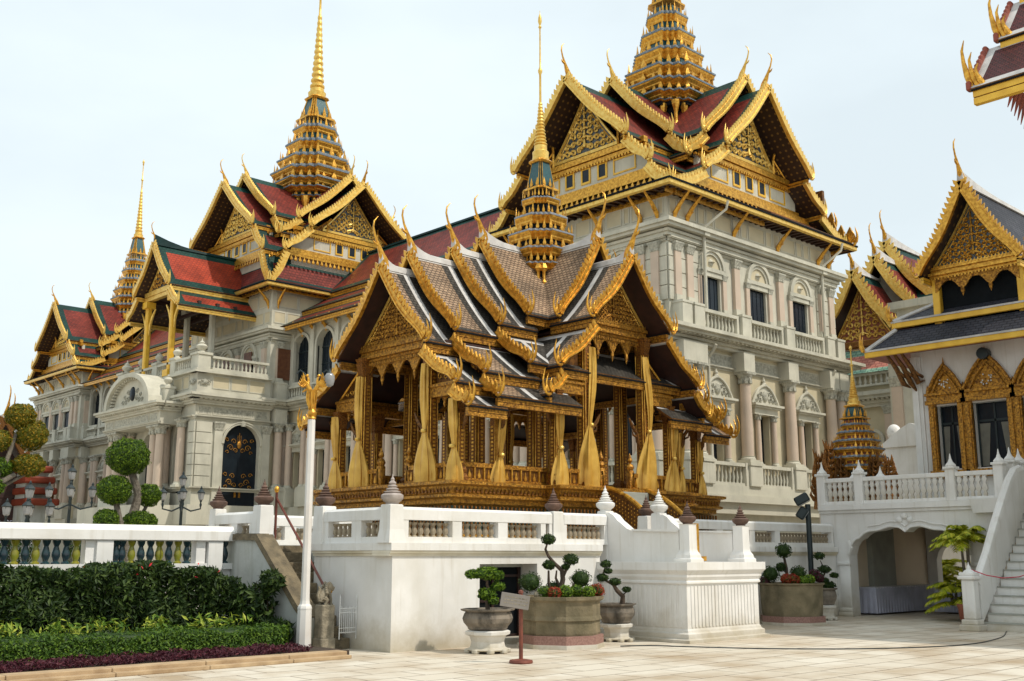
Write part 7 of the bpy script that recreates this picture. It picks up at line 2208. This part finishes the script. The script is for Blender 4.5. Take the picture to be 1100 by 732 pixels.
naga_crest(31.3, 17.9, 3.9, 1.1, 1, 'orange gilt crest hard against the left foot of the small tiered spire')
naga_crest(31.6, 16.95, 3.9, 1.0, 1, 'dark gilt crest just right of the small tiered spire')
naga_crest(31.6, 16.45, 3.85, .95, -1, 'rightmost dark gilt crest close to the white hall corner')

# ---------------------------------------------------------------- things in and beside the passage
def skirt_table(lbl, x0, x1, y0, y1, z, grp):
    T = thing('skirted_table', lbl, 'table', ((x0 + x1) / 2, (y0 + y1) / 2, 0), grp)
    b = MB(); b.bbox((x0, y0, z - .04), (x1, y1, z), .01); b.build('tabletop', 'cloth_white', T)
    b = MB()
    per = []
    def edge(a, c_, n):
        for k in range(n): 
            t_ = k / n; per.append((a[0] + (c_[0] - a[0]) * t_, a[1] + (c_[1] - a[1]) * t_))
    nx, ny = int((x1 - x0) / .035), int((y1 - y0) / .035)
    edge((x0, y0), (x1, y0), nx); edge((x1, y0), (x1, y1), ny); edge((x1, y1), (x0, y1), nx); edge((x0, y1), (x0, y0), ny)
    cx_, cy_ = (x0 + x1) / 2, (y0 + y1) / 2
    def rg(f, z_):
        return [(px_ + (.018 * math.sin(i * 1.3) * f + (.02 * f)) * (1 if px_ > cx_ else -1), py_ + (.02 * math.sin(i * 1.3) * f + .01 * f) * (1 if py_ > cy_ else -1), z_) for i, (px_, py_) in enumerate(per)]
    b.loft([rg(0, z - .005), rg(.5, z * .6), rg(1.2, .05)])
    b.build('table_skirt', 'skirt_cloth', T, recalc=False)
skirt_table('long table with a pleated pale lilac skirt along the wall inside the archway', 30.3, 34.8, 16.45, 17.1, .80, 'skirted tables')
skirt_table('short table with a pleated lilac skirt in front of the palms beyond the archway', 32.6, 33.6, 14.95, 15.75, .88, 'skirted tables')
def palm(lbl, x, y, z0, hc, r, n, seed, pot=True, stems=3, bush=False):
    T = thing('potted_palm', lbl, 'palm', (x, y, z0), 'palms around the archway')
    rn = random.Random(seed)
    if pot:
        b = MB(); b.lathe((x, y, z0), [(.2, 0), (.28, .1), (.30, .35), (.33, .42), (.33, .48), (.28, .48), (.27, .42), (.001, .42)], 16); b.build('pot', 'terracotta', T)
    for k in range(stems):
        a = k * 2.1; b = MB(); b.tube([(x + .06 * math.cos(a), y + .06 * math.sin(a), z0 + .4), (x + .08 * math.cos(a), y + .08 * math.sin(a), z0 + hc * .6), (x + .10 * math.cos(a), y + .10 * math.sin(a), z0 + hc)], [.045, .04, .03], 7); b.build('stem', 'bark_grey', T)
    v = []; f = []
    for k in range(n):
        a = rn.uniform(0, 2 * math.pi); el = rn.uniform(.15, 1.25)
        L = r * rn.uniform(.75, 1.1); zb = z0 + (hc if not bush else rn.uniform(hc * .35, hc))
        pts = []
        for i in range(13):
            t_ = i / 12
            hr = L * t_ * math.cos(el) * (1 + .2 * t_)
            zz = zb + L * t_ * math.sin(el) - L * .62 * t_ ** 2.3
            pts.append(Vector((x + hr * math.cos(a), y + hr * math.sin(a), zz)))
        side = Vector((-math.sin(a), math.cos(a), 0))
        for i in range(2, 13):
            t_ = i / 12; ll = .30 * r * math.sin(math.pi * min(1, t_ * .85 + .1)) + .05
            d = (pts[i] - pts[i - 1]).normalized()
            for s_ in (-1, 1):
                for sub in (0, .5):
                    p_ = pts[i - 1].lerp(pts[i], sub)
                    e = p_ + (side * s_ * .75 + d * .65).normalized() * ll + Vector((0, 0, -ll * .35 + rn.uniform(-.03, .03)))
                    w_ = d * .022
                    m_ = p_.lerp(e, .5) + Vector((0, 0, .02))
                    i0 = len(v); v += [tuple(p_ - w_), tuple(m_ - w_ * 1.3), tuple(e), tuple(m_ + w_ * 1.3), tuple(p_ + w_)]; f.append((i0, i0 + 1, i0 + 2, i0 + 3, i0 + 4))
    me = bpy.data.meshes.new('fronds'); me.from_pydata(v, [], f); me.materials.append(MATS['leaf_palm'])
    o_ = bpy.data.objects.new('fronds', me); col.objects.link(o_); o_.parent = T; o_.matrix_parent_inverse = Matrix.Translation(-parent_loc(T))
palm('yellow green palm in a terracotta pot standing before the arch next to the newel', 28.75, 12.95, 0, 2.15, .92, 34, 3)
palm('lower bushy palm at the foot of the tall palm by the court stair', 29.3, 13.6, 0, 1.0, .85, 26, 4, bush=True, pot=False, stems=2)
palm('palm seen through the far end of the archway', 36.9, 17.6, 0, 1.1, 1.1, 32, 5, bush=True)
palm('second palm further back beyond the archway', 38.2, 18.1, 0, 1.4, 1.3, 30, 6, bush=True)
b = thing('garden_wall', 'plain white wall closing the yard beyond the archway', 'wall', (42, 14, 0)); q = MB(); q.box((42, 6, 0), (42.3, 21, 3.0)); q.build('wall', 'plaster', b)
# cable on the paving
cb_ = MB()
pts = [(28.9, 10.5, .012), (27.0, 11.15, .012), (24.0, 10.2, .012), (21.5, 9.9, .012), (19.4, 10.7, .012), (18.0, 12.0, .012), (17.3, 13.2, .012), (16.9, 14.0, .012), (16.3, 14.35, .012)]
P_ = []
for i in range(len(pts) - 1):
    for k in range(6):
        t_ = k / 6; a = Vector(pts[max(i - 1, 0)]); b0 = Vector(pts[i]); c0 = Vector(pts[i + 1]); d0 = Vector(pts[min(i + 2, len(pts) - 1)])
        P_.append(tuple(.5 * ((2 * b0) + (c0 - a) * t_ + (2 * a - 5 * b0 + 4 * c0 - d0) * t_ ** 2 + (3 * b0 - a - 3 * c0 + d0) * t_ ** 3)))
cb_.tube(P_, .010, 6)
o = cb_.build('power_cable', 'iron'); tag(o, 'thin black cable lying across the paving in front of the planters and the court stair', 'cable')

# ---------------------------------------------------------------- buildings behind, between the palace and the white hall
BK = thing('rear_temple', 'orange and gold gabled temple with pink tiled lower roof standing behind the palace end', 'temple', (60, 32.6, 0))
def bk_roof(X, cyy, zr, w_, zA, back, ped=True, tile='tile_red', bd='tile_green', big=False):
    F_ = RW(cyy)
    t = [(0, zr, w_, zA, X, back, .2)]
    roof_part(BK, F_, t, tile, bd, None, .7, th=.12, fas_h=.25, fascia='gold_light', ridge=('roof_white', .6, .2), soffit='red_wood')
    barge(BK, F_, t, X, .42, .16, .34, fl=(.8, .5), prongs=2, mat_='gold_light')
    chofa(BK, F_, X + .02, zr + .1, 2.1)
bk_roof(59.2, 32.3, 18.85, 2.35, 15.0, 66)
pediment(BK, RW(32.3), 60.0, 2.0, 14.6, 18.0, ground='terracotta', k=1.3, dens=.9, gold='gold_light')
q = MB(RW(32.3)); q.box((59.9, -2.3, 14.15), (60.2, 2.3, 14.6)); q.box((59.8, -2.2, 14.25), (60.2, 2.2, 14.4)); q.build('front_beam', 'gold_column', BK)
bk_roof(61.5, 32.0, 20.15, 2.6, 16.2, 72, tile='tile_red')
bk_roof(64.0, 32.5, 21.7, 2.9, 17.4, 80, tile='tile_red')
q = MB(RW(32.5)); q.prism([(-2.2, 17), (2.2, 17), (0, 20.9)], 'x', 64.9, 65.1); q.build('plain_gable', 'stone_grey', BK)
q = MB(RW(32.0)); q.prism([(-2.0, 15.8), (2.0, 15.8), (0, 19.3)], 'x', 62.3, 62.5); q.build('plain_gable', 'stone_grey', BK)
F2 = frame((66.5, 0, 0), (0, 1), (1, 0))
roof_part(BK, F2, [(0, 18.6, 5.4, 15.2, 33.5, 46, .15)], 'tile_red', 'tile_green', None, .6, fas_h=.25, ridge=('roof_white', 0, .2))
roof_part(BK, frame((68, 0, 0), (0, 1), (1, 0)), [(0, 21.3, 4.5, 17.5, 10, 31, .15)], 'tile_red', 'tile_green', None, .6, fas_h=.25, ridge=('roof_white', 0, .2))
# sloping pink tiled roof below the gable
b = MB()
for (x0, z0, x1, z1, m_) in ((58.4, 12.35, 58.65, 12.6, 'tile_mint'), (58.65, 12.6, 59.6, 13.6, 'tile_pink'), (59.6, 13.6, 59.95, 14.05, 'tile_mint')):
    b.use(m_); i_ = [b.p(x0, 24, z0), b.p(x0, 46, z0), b.p(x1, 46, z1), b.p(x1, 24, z1)]; L = math.hypot(x1 - x0, z1 - z0); b.face(i_, [(0, z0), (22, z0), (22, z0 + L), (0, z0 + L)])
b.build('lower_roof', None, BK, recalc=False)
wb = MB(); wb.use('stone_cream').box((58.8, 24, 0), (70, 46, 12.5)); wb.build('wall', None, BK)
Fb2 = FW(58.8, 0)
balustrade(BK, Fb2, 24, 40, .1, 11.55, 12.35, r=.1, sp=.34)
cornice(BK, Fb2, 24, 46, 10.3, .9, .7); cornice(BK, Fb2, 24, 46, 5.2, .6, .5)
for k in range(8):
    u = 28.2 + k * 2.15
    column(BK, Fb2, u, .15, 5.8, 10.3, .24, flat=True, name='pilaster')
for k in range(7):
    u = 29.27 + k * 2.15
    fr = MB(Fb2)
    for j in range(12):
        a0, a1 = math.pi * j / 12, math.pi * (j + 1) / 12
        fr.prism([(u + .55 * math.cos(a0), 8.3 + .55 * math.sin(a0)), (u + .72 * math.cos(a0), 8.3 + .72 * math.sin(a0)), (u + .72 * math.cos(a1), 8.3 + .72 * math.sin(a1)), (u + .55 * math.cos(a1), 8.3 + .55 * math.sin(a1))], 'y', -.02, .14)
    for s_ in (-1, 1): fr.box((u + s_ * .55, -.02, 6.0), (u + s_ * .72, .14, 8.3))
    fr.build('blind_window', 'stone', BK)
GB = thing('grey_block', 'plain grey beige block with stepped cornices between the rear temple and white hall', 'building', (48, 22, 0))
b = MB(); b.box((46.5, 19.2, 0), (57, 23.9, 10.6)); b.box((46.3, 19.0, 10.6), (57, 24.05, 10.9)); b.box((46.1, 18.8, 10.9), (57, 24.2, 11.3)); b.box((46.9, 19.6, 11.3), (57, 23.5, 13.0)); b.box((46.6, 19.3, 13.0), (57, 23.8, 13.35)); b.build('wall', 'stone', GB)
for u in (19.7, 21.0, 22.3, 23.5): column(GB, FW(46.5, 0), u, .15, 5.2, 9.8, .24, flat=True, name='pilaster')
for k, (y, z) in enumerate(((22.6, 11.35), (20.2, 11.35))): q = MB(); flame(q, (46.3, y, z), (0, 1, 0), (0, 0, 1), .8, .5, .12, 2); q.build('gilt_finial', 'gold', GB)
# small white crested porch next to the shrine
WP = thing('white_gate_gable', 'small white stepped gable with ball ornaments behind the small tiered spire', 'gate', (40, 19.6, 0))
b = MB(FW(40, 0)); b.box((17.8, -.6, 3), (21.5, 0, 5.9)); b.build('wall', 'plaster', WP)
b = MB(FW(40, 0)); b.prism([(18.3, 5.9), (21.2, 5.9), (20.2, 6.6), (19.8, 6.8), (19.2, 6.6)], 'y', -.5, .1)
b.build('gable', 'plaster', WP)
for k, (u, z) in enumerate(((18.1, 6.9), (18.35, 7.5), (18.2, 8.2), (18.7, 6.6), (17.9, 8.0), (20.6, 6.5))):
    q = MB(FW(40, 0)); q.sphere((u, -.2, z), .28, 10, 8, sz=1.2); q.tube([(u, -.2, 5.8), (u, -.2, z)], .16, 8); q.build('ball_ornament', 'plaster', WP)

# ---------------------------------------------------------------- palace garden on the left: topiary, lamps, lower temple
def tube_trunk(T, paths, m_='bark_grey'):
    b = MB()
    for p_, r_ in paths: b.tube(p_, r_, 9)
    b.build('trunk', m_, T)
t = thing('topiary_tree', 'bright green topiary tree of one large and several smaller clipped balls', 'topiary tree', (13.7, 31, 0))
tube_trunk(t, [([(13.75, 31, 0), (13.75, 31, 2.2), (13.85, 31, 2.9), (13.98, 31, 3.5), (13.7, 31, 4.2)], [.16, .15, .14, .13, .10]), ([(13.5, 30.9, 0), (13.45, 30.9, 2.6), (13.25, 30.9, 3.3)], [.10, .10, .08]), ([(13.9, 31, 2.3), (14.1, 31.1, 2.8), (14.3, 31.1, 3.2)], [.07, .06, .05])])
topiary_ball(t, (13.59, 31, 4.60), .62, 'leaf_topiary', 5200, .045, .86)
topiary_ball(t, (13.20, 30.9, 3.60), .49, 'leaf_topiary', 3800, .042, .86)
topiary_ball(t, (14.32, 31.1, 3.50), .39, 'leaf_topiary', 3000, .04, .86)
topiary_ball(t, (13.02, 30.9, 2.74), .36, 'leaf_topiary', 2400, .04, .86); topiary_ball(t, (14.02, 31, 2.74), .42, 'leaf_topiary', 2600, .04, .7); topiary_ball(t, (14.35, 31.1, 2.72), .30, 'leaf_topiary', 1800, .04, .8)
t = thing('topiary_tree', 'orange and olive leaved topiary tree with rounded cushions at the left edge', 'topiary tree', (8.0, 25, 0))
tube_trunk(t, [([(7.6, 25, 0), (7.7, 25, 2.6), (7.95, 25, 3.2), (8.4, 25, 3.5)], [.14, .12, .07, .05]), ([(7.75, 25, 2.9), (8.2, 25, 3.8), (8.35, 25, 4.4)], [.07, .05, .04]), ([(7.8, 25, 3.0), (8.3, 25.1, 3.3), (8.6, 25, 3.5)], [.05, .04, .03])])
topiary_ball(t, (8.42, 25, 4.80), .33, 'leaf_autumn', 2300, .038, .85, core='leaf_autumn'); topiary_ball(t, (8.68, 25, 4.40), .36, 'leaf_autumn', 2500, .038, .95, core='leaf_autumn')
topiary_ball(t, (8.68, 25, 3.72), .36, 'leaf_autumn', 2500, .038, .68, core='leaf_autumn'); topiary_ball(t, (7.96, 25, 4.22), .30, 'leaf_autumn', 1800, .038, .8, core='leaf_autumn'); topiary_ball(t, (8.1, 25.2, 3.66), .32, 'leaf_topiary', 1800, .038, .7); topiary_ball(t, (7.9, 25, 3.2), .3, 'leaf_topiary', 1500, .038, .7)
def lantern(T, x, y, z, s=1.0):
    b = MB(); b.lathe((x, y, z), [(.05 * s, 0), (.12 * s, .06 * s), (.17 * s, .34 * s)], 6, smooth=False, cap=False); g_ = b.build('lantern_glass', 'lamp_glass', T)
    b = MB(); b.lathe((x, y, z), [(.19 * s, .34 * s), (.20 * s, .37 * s), (.10 * s, .48 * s), (.05 * s, .52 * s), (.06 * s, .56 * s), (.01, .66 * s)], 6, smooth=False)
    for k in range(6):
        a = k * math.pi / 3; b.tube([(x + .05 * s * math.cos(a), y + .05 * s * math.sin(a), z), (x + .17 * s * math.cos(a), y + .17 * s * math.sin(a), z + .34 * s)], .012 * s, 4)
    b.lathe((x, y, z - .3 * s), [(.03 * s, 0), (.06 * s, .1), (.03 * s, .2), (.07 * s, .3 * s)], 8)
    b.build('lantern_frame', 'iron', T)
def lamp(lbl, x, y, zt, arms, arm_z):
    T = thing('street_lamp', lbl, 'street lamp', (x, y, 0), 'black lamp posts in the palace garden')
    b = MB(); b.lathe((x, y, 0), [(.2, 0), (.2, .3), (.12, .4), (.10, 1.2), (.13, 1.25), (.07, 1.4), (.06, zt - .9), (.09, zt - .85), (.05, zt - .6)], 10); b.build('post', 'iron', T)
    lantern(T, x, y, zt - .55, 1.0)
    for (dx, dy) in arms:
        b = MB(); b.tube([(x, y, arm_z - .25), (x + dx * .5, y + dy * .5, arm_z - .45), (x + dx, y + dy, arm_z - .35), (x + dx, y + dy, arm_z - .1)], .035, 6); b.build('arm', 'iron', T)
        lantern(T, x + dx, y + dy, arm_z, .95)
ar = [(.75, -.70), (-.75, .70), (.35, .85), (-.35, -.85)]
lamp('middle garden lamp with five black lanterns, tallest left of the green topiary tree', 17.0, 44, 5.25, [(a * .85, b_ * .85) for a, b_ in ar], 4.0)
lamp('smaller garden lamp with black lanterns nearest the left edge of the picture', 14.0, 40, 4.25, [(a * .75, b_ * .75) for a, b_ in ar], 3.1)
lamp('garden lamp with black lanterns just right of the green topiary tree', 21.8, 44, 5.2, [(a * .8, b_ * .8) for a, b_ in ar], 4.05)
for k, (x, y) in enumerate(((15.6, 46.5), (19.5, 47.5), (24.8, 47))):
    t = thing('flowering_bush', ['pale flowering bush left of the middle garden lamp', 'pale flowering bush between the garden lamps', 'pale flowering bush by the palace door'][k], 'bush', (x, y, 0), 'bushes along the palace front')
    leaves('foliage', ball_fn((x, y, 2.0), 1.15, .9, .5), 1500, .12, 'leaf_dark', t, 120 + k); leaves('flowers', ball_fn((x, y, 2.3), 1.1, .8, .7), 260, .07, 'skirt_cloth', t, 130 + k)
LT = thing('low_temple', 'dark roofed temple with orange tiers and slim horns behind the orange topiary tree', 'temple', (25, 78, 0))
roof_part(LT, RS(25.0), [(0, 10.9, 3.4, 5.6, 77.2, 95, .2)], 'tile_slate', 'dark_gold', None, .5, th=.1, soffit='red_wood', ridge=('roof_white', .3, .2))
barge(LT, RS(25.0), [(0, 10.9, 3.4, 5.6, 77.2, 95, .2)], 77.2, .34, .15, .45, mat_='dark_gold')
chofa(LT, RS(25.0), 77.2, 10.9, 2.3); chofa(LT, RS(26.1), 79.5, 10.9, 2.1)
b = MB(RS(25.0)); b.prism([(-2.8, 5.6), (2.8, 5.6), (0, 10.3)], 'x', 78.2, 78.4); b.box((78.25, -2.6, 0), (80, 2.6, 5.6)); b.build('gable_wall', 'red_wood', LT)
for k in range(4):
    b = MB(); b.use('tile_orange').bbox((26.2, 76 - .2 * k, 7.3 - .75 * k), (28.1 + .12 * k, 82, 7.75 - .75 * k), .1); b.build('orange_tier', None, LT)
b = MB(); b.box((26.4, 76.4, 0), (27.9, 81, 7.4)); b.build('wall', 'plaster_old', LT)
SH = thing('small_shelter', 'small brown roofed shelter among the garden lamps below the orange topiary tree', 'shelter', (13.2, 52, 0))
b = MB(); b.loft([[(13.2 + a * r_, 52 + b_ * r_, z) for a, b_ in ((-1, -1), (1, -1), (1, 1), (-1, 1))] for r_, z in ((1.25, 3.75), (1.2, 3.85), (.6, 4.3), (.1, 4.75))], True, True); b.build('roof', 'wood_brown', SH)
for (a, b_) in ((-1, -1), (1, -1), (1, 1), (-1, 1)):
    q = MB(); q.box((13.2 + a * .8 - .09, 52 + b_ * .8 - .09, 0), (13.2 + a * .8 + .09, 52 + b_ * .8 + .09, 3.8)); q.build('post', 'plaster_old', SH)
b = MB(); b.box((6, 58, 0), (15.5, 58.3, 2.6)); o = b.build('boundary_wall', 'plaster_old'); tag(o, 'low whitish boundary wall far behind the long white balustrade at the left edge', 'wall')
# distant trees glimpsed at the left edge
for k, (x, y, r_) in enumerate(((3.0, 60, 2.6), (7.5, 66, 2.4))):
    t = thing('garden_tree', ['dark leafy tree far behind the left end of the long balustrade', 'second dark tree behind the small brown shelter'][k], 'tree', (x, y, 0), 'dark trees at the left edge')
    b = MB(); b.tube([(x, y, 0), (x + .1, y, 1.6), (x, y, 3.4)], [.28, .22, .12], 8); b.tube([(x, y, 1.8), (x + .9, y, 3.2)], [.14, .06], 6); b.tube([(x, y, 1.6), (x - .9, y + .3, 3.0)], [.14, .06], 6); b.build('trunk', 'bark', t)
    leaves('crown', multi([ball_fn((x + rnd.uniform(-1.5, 1.5), y + rnd.uniform(-1, 1), 3.0 + rnd.uniform(-.7, 1.0)), r_ * .42, .8, .4) for _ in range(8)], [1] * 8), 5200, .14, 'leaf_hedge', t, 140 + k)
# plinth, pilasters and gilt windows of the tall temple, seen only from a step to the side
b = MB(); b.box((25.9, -4.2, 0), (33.1, 9.6, .7)); b.box((26.0, -4.1, .703), (33.0, 9.5, 1.1)); b.build('plinth', 'plaster', TR_)
Ft = FW(26.2, 0)
for u in (8.9, 5.6, 2.3, -1.0):
    b = MB(Ft); b.bbox((u - .25, -.05, 1.1), (u + .25, .12, 12.2), .02); b.bbox((u - .35, -.05, 11.6), (u + .35, .2, 12.2), .02); b.build('pilaster', 'plaster', TR_)
for u in (7.25, 3.95, .65):
    b = MB(Ft)
    for s_ in (-1, 1): b.box((u + s_ * .55, -.02, 4.6), (u + s_ * .85, .15, 7.6))
    b.box((u - 1.0, -.02, 4.3), (u + 1.0, .22, 4.6)); b.box((u - 1.0, -.02, 7.6), (u + 1.0, .22, 7.85))
    b.prism([(u - .95, 7.853), (u + .95, 7.853), (u + .55, 8.5), (u + .2, 9.2), (u, 10.0), (u - .2, 9.2), (u - .55, 8.5)], 'y', -.02, .14)
    wo = b.build('window', 'gold_carved', TR_)
    b = MB(Ft); b.box((u - .55, .005, 4.6), (u + .55, .03, 7.6)); b.build('shutter', 'red_lacquer', wo)
